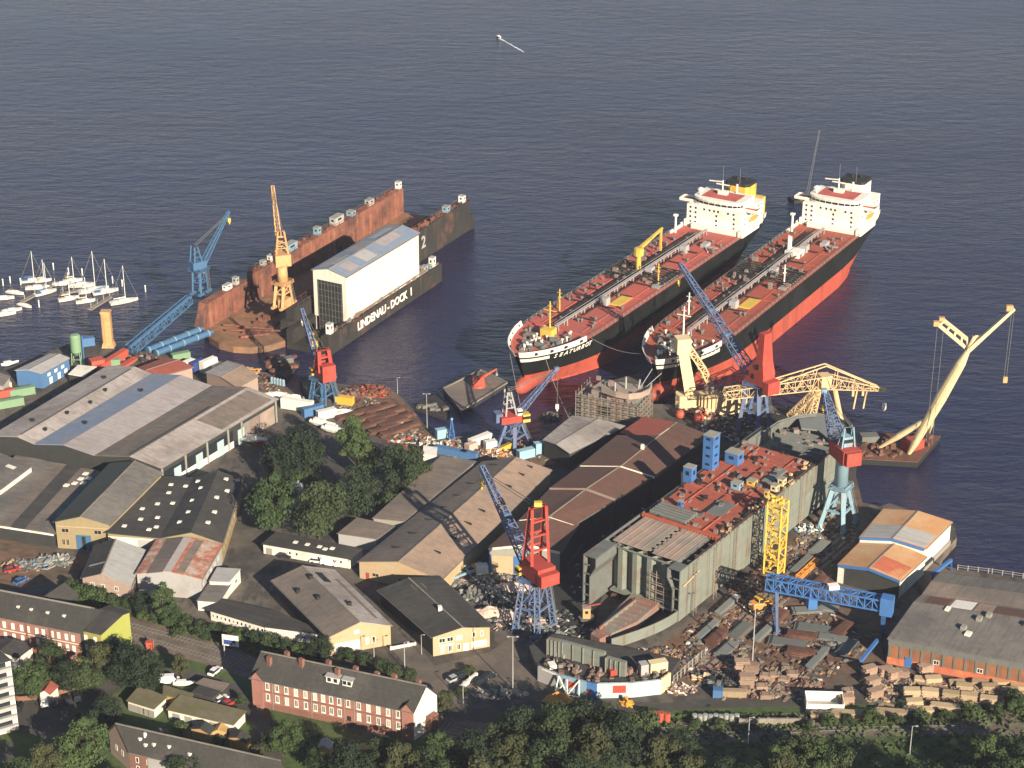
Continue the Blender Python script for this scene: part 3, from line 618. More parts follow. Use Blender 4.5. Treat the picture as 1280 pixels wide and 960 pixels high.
# red brick house on the left edge with its lime end block
b = Bld('brick_house', 'red-brick house with white window surrounds and dark roof at the left edge', 'house', [(100, 790), (136, 765), (0, 739), (-36, 763)], 9.8, gable(4.2), ['roof_slate'], ['brick_pale', 'wall_dark'], over=.4)
ts = [.93, .87, .80, .74, .66, .6, .52, .46, .38, .3, .22, .14]
b.win('DA', ts, 6.3, 1.0, 2.0, ('white', 'white')); b.win('DA', ts, 2.9, 1.0, 2.0, ('white', 'white'))
for f in (.5, .72): b.panel('DA', f, f + .015, 0, 9.4, 'brick_red', 'pilaster', .25)
[b.panel('DA', f, f + .002, .2, 9.6, 'wall_grey', 'downpipe', .14) for f in (.69, .9)]; b.panel('DA', 0, 1, 5.5, 5.75, 'wall_white', 'string_course', .1)
for f in (.2, .35, .5, .62): b.rbox(.25, f, .9, .9, .15, 'white', 'skylight')
MB().beam(b.on_roof(.5, .02), b.on_roof(.5, .98), .4, .3).build('ridge_cap', 'wall_grey', b.root)
b = Bld('end_block', 'mustard and lime painted end block adjoining the red-brick house', 'house', [(126, 793), (162, 770), (136, 763), (100, 787)], 9.6, gable(1.8, .75, 0, 1.2), ['roof_dark'], ['wall_mustard', 'wall_lime'], over=.35)
b.win('DA', (.25, .7), 6.4, 1.0, 1.9, ('white', 'white')); b.win('DA', (.25, .7), 3.4, 1.0, 1.9, ('white', 'white')); b.win('DA', (.25, .7), .5, 1.0, 1.9, ('white', 'white')); b.win('AB', (.45,), 3.5, .9, 1.8, ('white', 'glass'))
b = Bld('rear_wing', 'dark-roofed rear wing behind the red-brick house', 'house', [(46, 752), (74, 757), (96, 743), (66, 737)], 9.0, gable(2.8), ['roof_slate'], ['wall_dark'])
b = Bld('apartment_block', 'pale concrete apartment block with stacked balconies at the left edge', 'apartment block', [(-30, 838), (13, 826), (-14, 802), (-56, 812)], 21, FLAT, ['roof_dark'], 'wall_white', over=.1)
for k in range(7): b.panel('AB', .0, .98, 1.2 + k * 2.9, 2.3 + k * 2.9, 'wall_greywhite', 'balcony', 1.0); b.panel('AB', .15, .85, 2.32 + k * 2.9, 3.6 + k * 2.9, 'glass', 'balcony_window', .03)
b = Bld('porch_building', 'small dark-roofed building with a white gable in front of the red-brick house', 'building', [(-20, 815), (22, 822), (40, 808), (-4, 800)], 5, gable(1.2), ['roof_dark'], 'wall_white')
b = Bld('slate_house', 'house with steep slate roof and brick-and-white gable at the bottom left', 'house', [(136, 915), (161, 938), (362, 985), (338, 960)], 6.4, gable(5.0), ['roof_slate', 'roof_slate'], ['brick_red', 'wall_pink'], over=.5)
b.win('BC', [.05 + .07 * i for i in range(12)], 3.2, .9, 1.7); b.win('BC', [.05 + .07 * i for i in range(12)], .6, .9, 1.7); b.win('AB', (.35, .65), 2.8, 1.0, 1.7)
b.panel('BC', .12, .3, 0, 5.8, 'wall_greywhite', 'rendered_bay', .3)
for t, f in ((.7, .12), (.75, .2), (.8, .14), (.72, .3), (.78, .42)): b.rbox(t, f, .8, 1.1, .2, 'white', 'skylight')
b.rbox(.62, .16, .7, .7, .8, 'white', 'vent_pipe')
GAR = [('garage_row', 'olive-roofed garage with white walls, the shorter one on the left', [(160, 876), (192, 886), (207, 872), (175, 859)], 3.0, 'roof_olive', 'wall_white'),
       ('garage_row', 'long olive-roofed garage row above the orange huts', [(210, 887), (291, 906), (306, 890), (226, 870)], 3.0, 'roof_olive', 'wall_white'),
       ('garage_row', 'olive flat-roofed link between the two garages', [(205, 869), (238, 876), (240, 868), (206, 858)], 2.6, 'roof_olive', 'shed_orange'),
       ('carport', 'brown flat-roofed carport below the parked white car', [(247, 854), (277, 863), (284, 856), (255, 849)], 2.6, 'roof_brown', 'wall_dark'),
       ('lean_to', 'dark flat-roofed lean-to behind the long olive garages', [(241, 866), (265, 872), (274, 865), (250, 858)], 2.6, 'roof_dark', 'wall_dark')]
for n, l, q, h, r, w in GAR:
    b = Bld(n, l, 'garage', q, h, FLAT, [r], w, over=.4)
    if n == 'garage_row' and h == 3.0: b.win('AB', [.12 + .19 * i for i in range(5)], .1, 2.2, 2.1, ('wall_grey', 'wall_grey'), 'garage_door')
for n, l, q, h, r, w in [('garden_hut', 'orange wooden hut with dark roof below the long garages', [(239, 911), (262, 918), (269, 910), (246, 903)], 2.6, 'roof_dark', 'shed_orange'),
       ('garden_hut', 'bright orange fenced lean-to right of the orange hut', [(262, 917), (282, 916), (284, 908), (270, 907)], 2.0, 'shed_orange', 'shed_orange'),
       ('garden_hut', 'brown wooden hut with slate roof at the end of the long garages', [(286, 922), (308, 929), (313, 921), (291, 913)], 2.6, 'roof_slate', 'shed_orange'),
       ('garden_hut', 'yellowish garden hut in the lawn below the brick terrace', [(448, 937), (484, 945), (488, 938), (453, 930)], 2.2, 'shed_orange', 'shed_orange'),
       ('gazebo', 'small grey-roofed gazebo beside the lawn of the brick terrace', [(398, 934), (412, 937), (416, 928), (402, 925)], 3.0, 'roof_silver', 'shed_orange'),
       ('cottage', 'tiny white cottage with red roof near the car park', [(50, 866), (62, 868), (72, 858), (56, 853)], 3.0, 'roof_red', 'wall_white'),
       ('yard_hut', 'small grey gabled hut among the yard trees', [(363, 610), (375, 615), (379, 606), (366, 602)], 4, 'roof_silver', 'wall_grey'),
       ('yard_office', 'white box-shaped cabin at the end of the narrow shed', [(529, 568), (545, 570), (546, 560), (530, 558)], 4.6, 'white', 'wall_white')]:
    b = Bld(n, l, 'hut', q, h, gable(.9) if n != 'yard_office' else FLAT, [r], w, over=.2)
# ------------------------------------------------------------------ ships
def lerp_tab(tab, s):
    if s <= tab[0][0]: return tab[0][1]
    for (a, x), (b, y) in zip(tab, tab[1:]):
        if s <= b: f = (s - a) / (b - a); return x + (y - x) * f
    return tab[-1][1]
DK = [(-1, .74), (-.93, .86), (-.8, .97), (-.68, 1), (.62, 1), (.7, .97), (.78, .89), (.85, .76), (.91, .58), (.96, .36), (.985, .2), (1, .06)]
WL = [(-1, .0), (-.95, .22), (-.85, .52), (-.7, .84), (-.55, 1), (.55, 1), (.66, .9), (.76, .68), (.85, .42), (.93, .18), (.98, .06), (1, .02)]
SS = [-1, -.97, -.93, -.86, -.8, -.72, -.64, -.5, -.3, 0, .3, .5, .6, .66, .72, .78, .83, .88, .92, .95, .97, .985, 1]
DZ = 14.0
def hp(s, z, side=1, off=0.):
    f = max(0, min(1, z / DZ)); f = f ** .9
    x = s * (81 + 6 * max(0, z) / DZ) if s > 0 else s * (76 + 9 * f)
    k = lerp_tab(DK, s); w = lerp_tab(WL, s); g = f if s > 0 else min(1, f * 1.25)
    y = 14 * (w + (k - w) * g) + off
    if z > DZ and s > .7: y += (z - DZ) * .15
    return Vector((x, side * y, z))
def tanker(name, label, p_fwd, p_aft, funnel, deckm, cranes, letter, sub):
    a, b = P(*p_fwd, 16.5), P(*p_aft, 16.5); h = (a - b).normalized(); SX = 1.115 if letter else 1.165; c = a - h * 63 * SX
    t = thing(name, label, 'tanker', (c.x, c.y, .6 if letter else 1.5), math.atan2(h.y, h.x), 'tankers lying side by side at the outfitting quay')
    t.scale = (SX, 1.05, 1.05); reg(t, FR[t.name] @ Matrix.Diagonal((SX, 1.05, 1.05, 1)))
    zs = [-4, -2, 0, 2, 4, 5.5, 7.2, 9.5, 12, DZ]
    m = MB()
    for side in (1, -1):
        rings = [[hp(s, z, side) for z in zs] for s in SS]
        for k in range(len(SS) - 1):
            for i in range(len(zs) - 1):
                m.slot(0 if zs[i] >= 5 else 1); q = [rings[k][i], rings[k + 1][i], rings[k + 1][i + 1], rings[k][i + 1]]
                m.add(q if side < 0 else q[::-1], [(0, 1, 2, 3)])
    for i in range(len(zs) - 1):
        m.slot(0 if zs[i] >= 5 else 1); m.add([hp(-1, zs[i], 1), hp(-1, zs[i], -1), hp(-1, zs[i + 1], -1), hp(-1, zs[i + 1], 1)], [(0, 1, 2, 3)])
    hull = m.build('hull', ['ship_black', 'boot_red'], t)
    bl = MB(); prof = [(70, .6), (74, 2.0), (79, 2.7), (84, 2.7), (86.5, 1.9), (87.6, .4)]
    bl.loft([[Vector((x, r * math.cos(2 * PI * i / 10), 1.6 + r * 1.15 * math.sin(2 * PI * i / 10))) for i in range(10)] for x, r in prof], True)
    bl.build('bulbous_bow', 'boot_red', t, smooth=True)
    d = MB(); rim = [hp(s, DZ, 1) for s in SS] + [hp(s, DZ, -1) for s in SS[::-1]]
    d.add([v + Vector((0, 0, .0)) for v in rim], [list(range(len(rim)))[::-1]])
    d.add([Vector((x, y, DZ + .01)) for x, y in ((-52, -13.2), (60, -13.2), (60, 13.2), (-52, 13.2))], [(0, 1, 2, 3)])
    # tank seams and coamings stand a little proud of the deck
    for x in range(-44, 62, 13): d.box(x - .18, -13.4, DZ + .011, x + .18, 13.4, DZ + .28)
    for y in (-8.2, 8.2): d.box(-50, y - .15, DZ + .012, 58, y + .15, DZ + .24)
    d.build('deck', deckm, t)
    def wallstrip(s0, s1, z0, z1, mat, nm, off=.06, th=.25):
        w = MB(); st = [s for s in [s0] + [x for x in SS if s0 < x < s1] + [s1]]
        for side in (1, -1):
            o = [[hp(s, z0, side, off), hp(s, z1, side, off), hp(s, z1, side, off - th), hp(s, z0, side, off - th)] for s in st]
            w.loft(o, True)
        return w.build(nm, mat, t)
    wallstrip(.725, 1, DZ - .4, DZ + 2.0, 'white', 'bow_bulwark', .12); wallstrip(-1, -.66, DZ - .3, DZ + 1.3, 'white', 'stern_bulwark', .1)
    w = MB(); st = [.91, .93, .95, .97, .985, 1]
    w.loft([[hp(s, 11.6, 1, .14), hp(s, 12.9, 1, .14), hp(s, 12.9, 1, -.1), hp(s, 11.6, 1, -.1)] for s in st], True); w.build('bow_band', 'white', t)
    f = MB()
    for s in (.76, .84, .9, .955):
        for sd_ in (1, -1):
            c0 = hp(s, DZ + .4, sd_, .18); f.cbox(c0, 1.5, .5, .9, 0)
    f.split('fairlead', 'dark', t)
    rl = MB(); st = [s for s in SS if -.66 <= s <= .725]
    for sd_ in (1, -1):
        for z in (.55, 1.1):
            for q, r in zip(st, st[1:]): rl.beam(hp(q, DZ, sd_, -.25) + Vector((0, 0, z)), hp(r, DZ, sd_, -.25) + Vector((0, 0, z)), .07)
        x = -58
        while x < 60: rl.box(x, sd_ * 13.72 - .05, DZ, x + .1, sd_ * 13.72 + .05, DZ + 1.1); x += 3
    rl.build('railing', 'wall_grey', t)
    # forecastle gear
    fc = MB()
    for x, y in ((77, 2.5), (77, -2.5), (71, 5), (71, -5)): fc.tube((x, y - 1.4, DZ + 1.2), (x, y + 1.4, DZ + 1.2), 1.0, n=10); fc.box(x - 1.4, y + 1.4, DZ, x + 1.4, y + 2.2, DZ + 1.6)
    for i in range(60):
        x = R.uniform(63, 84); y = R.uniform(-1, 1) * max(1, (86 - x) * .5); fc.cbox((x, y, DZ), R.uniform(.4, 1.3), R.uniform(.4, 1.3), R.uniform(.5, 1.5), R.random())
    fc.split('mooring_winch', 'steel', t)
    fv = MB()
    for i in range(30):
        x = R.uniform(62, 82); y = R.uniform(-1, 1) * max(1, (84 - x) * .55); fv.lathe((x, y, DZ), [(.22, 0), (.22, 1.3), (.5, 1.35), (.5, 1.8)], 7)
    fv.split('mushroom_vent', 'white', t)
    ms = MB(); mm_ = cranes['mast']
    ms.tube((66, 0, DZ), (66, 0, DZ + 13), .38, .22); ms.beam((66, -2.6, DZ + 9.6), (66, 2.6, DZ + 9.6), .3); ms.beam((66, -.9, DZ + 11.4), (66, .9, DZ + 11.4), .2)
    if cranes['mast_house']: ms.box(65, -2.2, DZ, 69, 2.2, DZ + 3.2)
    ms.build('foremast', mm_, t)
    # catwalk and pipework
    cw_ = MB(); cw_.box(-52, -.6, DZ + 2.1, 62, .6, DZ + 2.35)
    for y in (-.6, .6): cw_.box(-52, y - .05, DZ + 3.2, 62, y + .05, DZ + 3.3)
    for i in range(20): x = -51 + i * 5.9; cw_.box(x, -.8, DZ, x + .3, -.5, DZ + 2.1); cw_.box(x, .5, DZ, x + .3, .8, DZ + 2.1)
    cw_.build('catwalk', 'pinkish' if 0 else 'wall_greywhite', t)
    pp = MB()
    for k, y in enumerate((-5.2, -4.5, -3.8, -2.6, -1.6, 1.9)): pp.tube((-50 + k, y, DZ + 1.0), (56 - 2 * k, y, DZ + 1.0), .16 + .05 * (k % 3), n=6)
    for x in (-30, -17, 9, 22, 35, 48): pp.tube((x, -10, DZ + .8), (x, 8, DZ + .8), .2, n=6); pp.tube((x, -10, DZ), (x, -10, DZ + 2.2), .3, n=6)
    for k in range(8): x = -8 + k * 1.9; pp.tube((x, -13, DZ + 1.5), (x, 13, DZ + 1.5), .26, n=6)
    for y in (-11.5, -9, 9, 11.5): pp.box(-9, y - .6, DZ, 7, y + .6, DZ + .9)
    pp.build('cargo_pipework', 'dock_dark', t)
    mf = MB()
    for i in range(26): mf.cbox((R.uniform(-14, 12), R.choice((-1, 1)) * R.uniform(1.5, 12), DZ), R.uniform(.3, 1.4), R.uniform(.3, 2.2), R.uniform(.8, 2.6), 0)
    mf.split('manifold_valve', 'primer', t)
    v0 = None
    for i in range(60):
        x = R.uniform(-48, 60); y = -R.uniform(2, 12.6) if R.random() < .75 else R.uniform(2, 12.8)
        if v0 is None: v0 = MB().lathe((0, 0, 0), [(.35, 0), (.35, .9), (.62, .95), (.5, 1.5), (.1, 1.6)], 7).build('deck_vent', 'steel', t); v0.location = (x, y, DZ)
        else: part_copy(v0, t, (x, y, DZ))
    hb = None
    for x, y in ((32, 2.4), (-3, 1.6), (-30, 1.8)):
        if hb is None: hb = MB().cbox((0, 0, 0), 3, 2.6, 3.0).build('pump_house', 'wall_greywhite', t); hb.location = (x, y, DZ)
        else: part_copy(hb, t, (x, y, DZ))
    MB().box(22, 3.6, DZ + .3, 31, 8.2, DZ + .45).box(22, 3.6, DZ, 22.3, 8.2, DZ + .3).box(30.7, 3.6, DZ, 31, 8.2, DZ + .3).build('hatch_cover', 'yellow', t)
    MB().box(-6, 9.2, DZ + .6, 10, 12.2, DZ + .8).box(-5, 9.4, DZ, -4.6, 12, DZ + .6).box(9, 9.4, DZ, 9.4, 12, DZ + .6).build('spill_tray', 'wall_greywhite', t)
    vs = MB(); vs.box(-40, 5.4, DZ + .2, -38.6, 11.6, DZ + .4).beam((-39, 6, DZ + .3), (-34, 10, DZ + .3), .5); vs.box(-42, 4.6, DZ, -38, 7, DZ + 1.4); vs.build('deck_store', 'wall_greywhite', t)
    for x, y, mt in cranes['posts']:
        q = MB().tube((x, y, DZ), (x, y, DZ + 8.5), .3, .25); q.beam((x, y - 1, DZ + 7), (x, y + 1, DZ + 7), .2).cbox((x, y, DZ + 5), .9, .9, .5); q.build('vent_post', mt, t)
    if cranes['hose']:
        q = MB().lathe((-2, -3, DZ), [(1.1, 0), (.9, 7), (1.9, 7.2), (1.9, 10), (1.2, 10.3)], 10); q.beam((-2, -3, DZ + 9.6), (-21, -3.5, DZ + 12), 1.3, 1.2, .8, .7); q.beam((-20, -3.4, DZ + 12), (-20, -3.4, DZ + 3), .7); q.build('hose_crane', 'yellow', t)
    else:
        q = MB().tube((-24, -2.4, DZ), (-24, -2.4, DZ + 8), .5); q.tube((-26, -2.4, DZ), (-26, -2.4, DZ + 7), .4); q.box(-27, -3, DZ, -22, 3, DZ + 2.4); q.build('hose_crane', 'white', t)
    # accommodation
    H0 = DZ
    sp = MB(); sp.box(-78, -11, H0, -58, 11, H0 + 12.6); sp.box(-80, -9, H0, -78, 9, H0 + 9); sp.box(-57.9, -8, H0, -55.5, 11.5, H0 + 2.6); sp.box(-70, 11.01, H0, -55, 13, H0 + 3.2)
    house = sp.build('deckhouse', 'white', t)
    br = MB(); out = []
    for i in range(13):
        a_ = -PI / 2 + PI * i / 12; out.append((-62.5 + 4.2 * math.cos(a_) ** .7 if math.cos(a_) > 0 else -62.5, 9.5 * math.sin(a_)))
    out = out + [(-72, 9.5), (-72, -9.5)]
    br.prism(out[::1], H0 + 12.61, H0 + 15.9); br.prism([(x * 1.0 + (.25 if x > -63 else 0), y * 1.03) for x, y in out], H0 + 15.91, H0 + 16.9)
    bridge = br.build('bridge', 'white', t)
    gl = MB()
    for i in range(1, 12):
        (x0, y0), (x1, y1) = out[i], out[i + 1] if i < 12 else out[i]
        p0, p1 = Vector((x0, y0, 0)), Vector((x1, y1, 0)); e = (p1 - p0)
        if e.length < .5: continue
        n = Vector((e.y, -e.x, 0)).normalized(); p0, p1 = p0 + e * .06, p1 - e * .06
        gl.hexa([p + Vector((0, 0, H0 + 13.9)) for p in (p0, p0 + n * .06, p1 + n * .06, p1)], [p + Vector((0, 0, H0 + 15.1)) for p in (p0, p0 + n * .06, p1 + n * .06, p1)])
    gl.build('bridge_windows', 'glass', bridge)
    MB().box(-70, -7, H0 + 16.905, -61, 7, H0 + 16.96).build('monkey_island', 'deck_pink', bridge)
    for sd_ in (1, -1):
        y0, y1 = sorted((sd_ * 9.4, sd_ * 15.6)); q = MB(); q.box(-65.5, y0, H0 + 12.2, -61, y1, H0 + 12.7); q.box(-61.2, y0, H0 + 12.7, -60.9, y1, H0 + 13.9); q.box(-65.5, y0, H0 + 12.7, -65.2, y1, H0 + 13.9)
        e_ = sd_ * 15.6; q.box(-65.5, min(e_, e_ - sd_ * .3), H0 + 12.7, -61, max(e_, e_ - sd_ * .3), H0 + 13.9); q.beam((-63, sd_ * 11, H0 + 8.6), (-63, sd_ * 15, H0 + 12.2), .8)
        q.build('bridge_wing', 'white', t)
        MB().box(-65.1, y0 + .3, H0 + 12.71, -61.3, y1 - .3, H0 + 12.76).build('wing_deck', 'deck_pink', t)
    wproto = None
    for z in (2.2, 5.0, 7.8, 10.4):
        for y in ((-9.5, -7.4, 1, 8) if z < 9 else (-9.5, -7.4, -4, -1.8, 0, 1.6, 5.6, 7.8)):
            if wproto is None: wproto = MB().box(-.05, -.4, 0, .06, .4, .85).build('window', 'glass', house); wproto.location = (-57.98, y, H0 + z)
            else: part_copy(wproto, house, (-57.98, y, H0 + z))
    for z in (4.6, 7.6, 10.4):
        for x in (-61, -65, -69, -73, -76): part_copy(wproto, house, (x, 10.98, H0 + z), PI / 2)
    fn = MB(); fn.prism([(-82, -3.2), (-75, -3.2), (-74, -2), (-74, 5), (-75, 6), (-82, 6)], H0, H0 + 19.5); fn.prism([(-83, 6.01), (-76, 6.01), (-76, 9.5), (-83, 9.5)], H0, H0 + 12)
    fo = fn.build('funnel', funnel, t)
    MB().prism([(-82.2, -3.4), (-74.9, -3.4), (-73.8, -2), (-73.8, 5.1), (-74.9, 6.2), (-82.2, 6.2)], H0 + 19.51, H0 + 21.2).tube((-78, 0, H0 + 21.2), (-78, 0, H0 + 23), .6).tube((-79, 3, H0 + 21.2), (-79, 3, H0 + 22.8), .5).build('funnel_top', 'dark', fo)
    mt = MB(); mt.tube((-67, -1, H0 + 16.9), (-67, -1, H0 + 25), .35, .2); mt.beam((-67, -3.6, H0 + 22.5), (-67, 1.6, H0 + 22.5), .5); mt.beam((-66, -6, H0 + 24), (-66, -.6, H0 + 24.6), .5); mt.box(-68, -2.5, H0 + 16.9, -66, 1, H0 + 19); mt.tube((-71, 3, H0 + 16.9), (-71, 3, H0 + 22), .4)
    mt.build('radar_mast', 'white', t)
    MB().tube((-62, -7.5, H0 + 16.9), (-62, -7.5, H0 + 19), .3).lathe((-62, -7.5, H0 + 18.8), [(.3, 0), (1.1, .5), (1.3, 1.2), (1.0, 2), (.2, 2.5)], 10).build('radar_dome', 'white', t)
    MB().tube((-67, -1, H0 + 25), (-67, -1, H0 + 33), .1).tube((-71, 4, H0 + 22), (-71, 4, H0 + 31), .1).split('antenna', 'steel', t)
    lb = MB(); lb.loft([[Vector((-72 + k * 7.5, 12.2 + r * math.cos(2 * PI * i / 8), H0 + 4.2 + r * math.sin(2 * PI * i / 8))) for i in range(8)] for k, r in ((0, .3), (.12, 1.0), (.5, 1.25), (.88, 1.0), (1, .3))], True); lb.build('lifeboat', 'orange', t)
    ag = MB()
    for i in range(30): ag.cbox((R.uniform(-84, -78.5), R.choice((-1, 1)) * R.uniform(2, 8.5), H0), R.uniform(.4, 1.6), R.uniform(.4, 1.6), R.uniform(.6, 1.8), 0)
    for i in range(14): ag.cbox((R.uniform(-77, -58), R.choice((-1, 1)) * R.uniform(11.6, 13), H0), R.uniform(.6, 2), R.uniform(.4, .8), R.uniform(.6, 1.6), 0)
    ag.split('aft_fitting', 'white', t)
    lx = MB(); lx.box(-78, -13, H0, -57, -11.01, H0 + 2.8); lx.tube((-48, -12, H0), (-48, -12, H0 + 7), .45); lx.cbox((-48, -12, H0 + 7), 1.2, 1.6, .8); lx.box(-56, -13.4, H0, -46, -12.8, H0 + 1.2); lx.build('stores_crane', 'white', t)
    # the aft house is broader and lower than first drawn
    low = [o for o in t.children if o.name.split('.')[0] in ('deckhouse', 'bridge', 'bridge_wing', 'wing_deck', 'funnel', 'radar_mast', 'radar_dome', 'antenna')]
    done = set()
    for o in low:
        for k in [o] + list(o.children):
            k.location = (k.location.x, k.location.y * 1.12, DZ + (k.location.z - DZ) * .74) if k.location.z > 1 else k.location
            if k.location.z < 1 and k.data.name not in done:
                done.add(k.data.name)
                for v in k.data.vertices: v.co.y *= 1.12; v.co.z = DZ + (v.co.z - DZ) * .74
    # gangway and name
    if letter:
        s0, s1 = .895, .70; a0, a1 = hp(s0, 11.7, 1, .2), hp(s1, 11.7, 1, .2); u0, u1 = hp(s0, 13.5, 1, .2), hp(s1, 13.5, 1, .2)
        xd = (a1 - a0).normalized(); yd = ((u0 - a0) + (u1 - a1)); yd = (yd - xd * yd.dot(xd)).normalized(); zd = xd.cross(yd)
        M4 = Matrix((xd, yd, zd)).transposed().to_4x4(); M4.translation = a0 + zd * .55
        
        def place(k):
            s = s0 + (s1 - s0) * k / 9; a0, a1 = hp(s, 11.5, 1, .22), hp(s - .014, 11.5, 1, .22); u0 = hp(s - .007, 13.4, 1, .22) - hp(s - .007, 11.5, 1, .22)
            xd = (a1 - a0).normalized(); yd = (u0 - xd * u0.dot(xd)).normalized(); zd = xd.cross(yd); Q = Matrix((xd, yd, zd)).transposed().to_4x4(); Q.translation = a0 + zd * .18; return Q
        text_along(letter, 2.5, 'white', hull, place, .16)
    else:
        w = MB(); ss = [.735 + .0117 * i for i in range(11)]
        for i, s in enumerate(ss[:-1]):
            z0, z1 = (11.5, 13.0); a0, a1 = hp(s, z0, 1, .15), hp(s + .0095, z0, 1, .15); w.hexa([a0, a1, a1 - Vector((0, .5, 0)), a0 - Vector((0, .5, 0))], [hp(s, z1 - .5 * (i % 2), 1, .15), hp(s + .0095, z1, 1, .15), hp(s + .0095, z1, 1, -.35), hp(s, z1, 1, -.35)])
        w.build('faded_name', 'white', hull)
    return t
ship1 = tanker('tanker', 'red-decked tanker with a yellow funnel and yellow foremast', (693, 412), (872, 297), 'yellow', 'deck_pink',
       {'mast': 'yellow', 'mast_house': True, 'posts': [(45, -9, 'yellow'), (5, 9.5, 'yellow')], 'hose': True}, 'SEATURBOT', 0)
ship2 = tanker('tanker', 'red-decked tanker with a white funnel, nearer the quay and lit along its hull', (859, 421), (1025, 294), 'white', 'deck_red',
       {'mast': 'white', 'mast_house': False, 'posts': [(45, -9, 'white'), (5, 9.5, 'white')], 'hose': False}, None, 0)

# ------------------------------------------------------------------ floating docks
DRZ = math.radians(63.5); DO = P(380, 388, 14)
d2 = thing('floating_dock', 'larger floating dock with rust-red side walls and a rounded rusty apron', 'floating dock', (DO.x, DO.y, 0), DRZ)
def D2(x, y, z): return FR[d2.name] @ Vector((x, y, z))
m = MB(); m.prism([(-14, 9), (-18, 14), (-20, 20), (-19.5, 27), (-16, 34), (-11, 40), (-6, 43), (148, 43), (148, 4.5), (-4, 4.5)], -1, 2.6)
m.m[10] = 1; m.build('pontoon', ['dock_orange', 'dock_dark'], d2)
m = MB(); m.slot(0)
def wing(m, x0, x1, y0, y1, z1): m.box(x0, y0, 2.61, x1, y1, z1)
m1 = MB(); wing(m1, -9, 20, 39, 43, 13.0); wing(m1, 25, 147, 39, 43, 14.5); m1.box(20, 41.5, 2.61, 25, 43, 6)
for i in range(24): x = -5 + i * 6.3; m1.box(x, 38.6, 2.62, x + .35, 38.998, 12.5) if not 17 < x < 26 else None
m1.add([Vector(v) for v in ((-14, 39.2, 2.62), (-9.01, 39.2, 12.9), (-9.01, 42.8, 12.9), (-14, 42.8, 2.62), (-9.01, 39.2, 2.62), (-9.01, 42.8, 2.62))], [(0, 1, 2, 3), (0, 4, 1), (3, 2, 5)])
wl_ = m1.build('side_wall', 'dock_rust', d2); tag(wl_, 'rust-red far side wall with a black gap')
m1 = MB(); wing(m1, 0, 147, 4.5, 8.5, 14.0); m1.box(-2.5, 4.5, 2.61, 0, 9.5, 9); m1.box(147, 4, -1, 150, 9, 7)
wr_ = m1.build('side_wall', 'dock_dark', d2); tag(wr_, 'blackened near side wall carrying the orange crane')
m1 = MB()
for y, z in ((41, 14.55), (6.5, 14.05)):
    for i in range(44):
        x = R.uniform(28 if y > 20 else 80, 145); m1.cbox((x, y + R.uniform(-1.4, 1.4), z - .05), R.uniform(.4, 1.8), R.uniform(.4, 1.2), R.uniform(.4, 1.5))
    m1.split('deck_fitting', 'dock_rust', d2); m1 = MB()
    for yy in (y - 1.9, y + 1.9): m1.beam((26 if y > 20 else 3, yy, z + .95), (147, yy, z + .95), .1); [m1.box(q, yy - .05, z - .05, q + .1, yy + .05, z + .95) for q in range(27 if y > 20 else 3, 147, 4)]
    m1.build('railing', 'dock_rust', d2); m1 = MB()
for x, y, z, sx, sy, sz, mt in ((54, 41, 14.5, 8, 3, 3, 'sky_blue'), (76, 41, 14.5, 2.5, 2.5, 3.2, 'sky_blue'), (92, 41, 14.5, 7, 3, 3.4, 'roof_silver'), (104, 41, 14.5, 3, 3, 2.0, 'sky_blue'), (120, 41, 14.5, 4, 2.5, 2.6, 'roof_silver'), (146, 41, 14.5, 2.2, 2.2, 3.2, 'white'),
                         (143, 6.5, 14, 2.4, 2.4, 3, 'white'), (128, 6.5, 14, 3, 2.5, 2.6, 'sky_blue'), (40, 41, 14.5, 3, 2, 2.4, 'wall_white'), (34, 41, 14.5, 2, 2, 2, 'roof_silver'), (8, 41, 13, 4, 2, 2, 'white'), (14, 41, 13, 2, 2, 3, 'roof_silver')):
    cabin((x, y, z + .003), sx, sy, sz, mt, 'control_cabin', d2)
m1 = MB(); m1.beam((-6, 34, 4), (0, 16, 3.4), .5); m1.beam((-10, 30, 4), (-3, 9, 5), .6); m1.beam((-3, 9, 5), (4, 10, 9), .6); m1.beam((-12, 22, 3.2), (-4, 14, 3.2), .8); m1.box(-8, 18, 2.61, -4, 24, 3.6); m1.beam((-6, 16, 2.8), (8, 18, 2.8), 2.4, .8)
m1.split('apron_beam', 'dock_rust', d2)
m1 = MB()
for i in range(40): m1.box(i * 3.6 + 2, 22.5, 2.61, i * 3.6 + 3.6, 25.5, 4.0)
m1.split('keel_block', 'dock_rust', d2)
# "2" on the outer side of the near wall
M4 = Matrix(((1, 0, 0), (0, 0, -1), (0, 1, 0))).to_4x4(); M4.translation = Vector((101.5, 4.42, 5.6)); text_part('2', 7.6, 'wall_greywhite', wr_, M4, .14)

d1 = thing('floating_dock', 'smaller black floating dock with white lettering along its side', 'floating dock', (DO.x, DO.y, 0), DRZ)
m = MB(); m.prism([(-7, -15), (84, -15), (86, -12), (86, 1), (84, 4), (-7, 4)], -1, 2.2); m.build('pontoon', 'dock_dark', d1)
m = MB(); m.box(-7, -15, 2.21, 84, -11.6, 8); w1 = m.build('side_wall', 'ship_black' if 0 else 'dock_dark', d1)
MB().box(-7, 1.2, 2.21, 84, 4, 8).build('side_wall', 'dock_dark', d1)
m = MB()
for i in range(60): m.cbox((R.uniform(-4, 82), -13.4 + R.uniform(-1, .8), 7.99), R.uniform(.4, 2.4), R.uniform(.3, .9), R.uniform(.4, 1.6))
m.split('deck_fitting', 'primer', d1); m = MB()
m.beam((-4, -14.7, 9.1), (82, -14.7, 9.1), .1); [m.box(q, -14.75, 7.99, q + .1, -14.65, 9.1) for q in range(-4, 83, 4)]; m.build('railing', 'primer', d1)
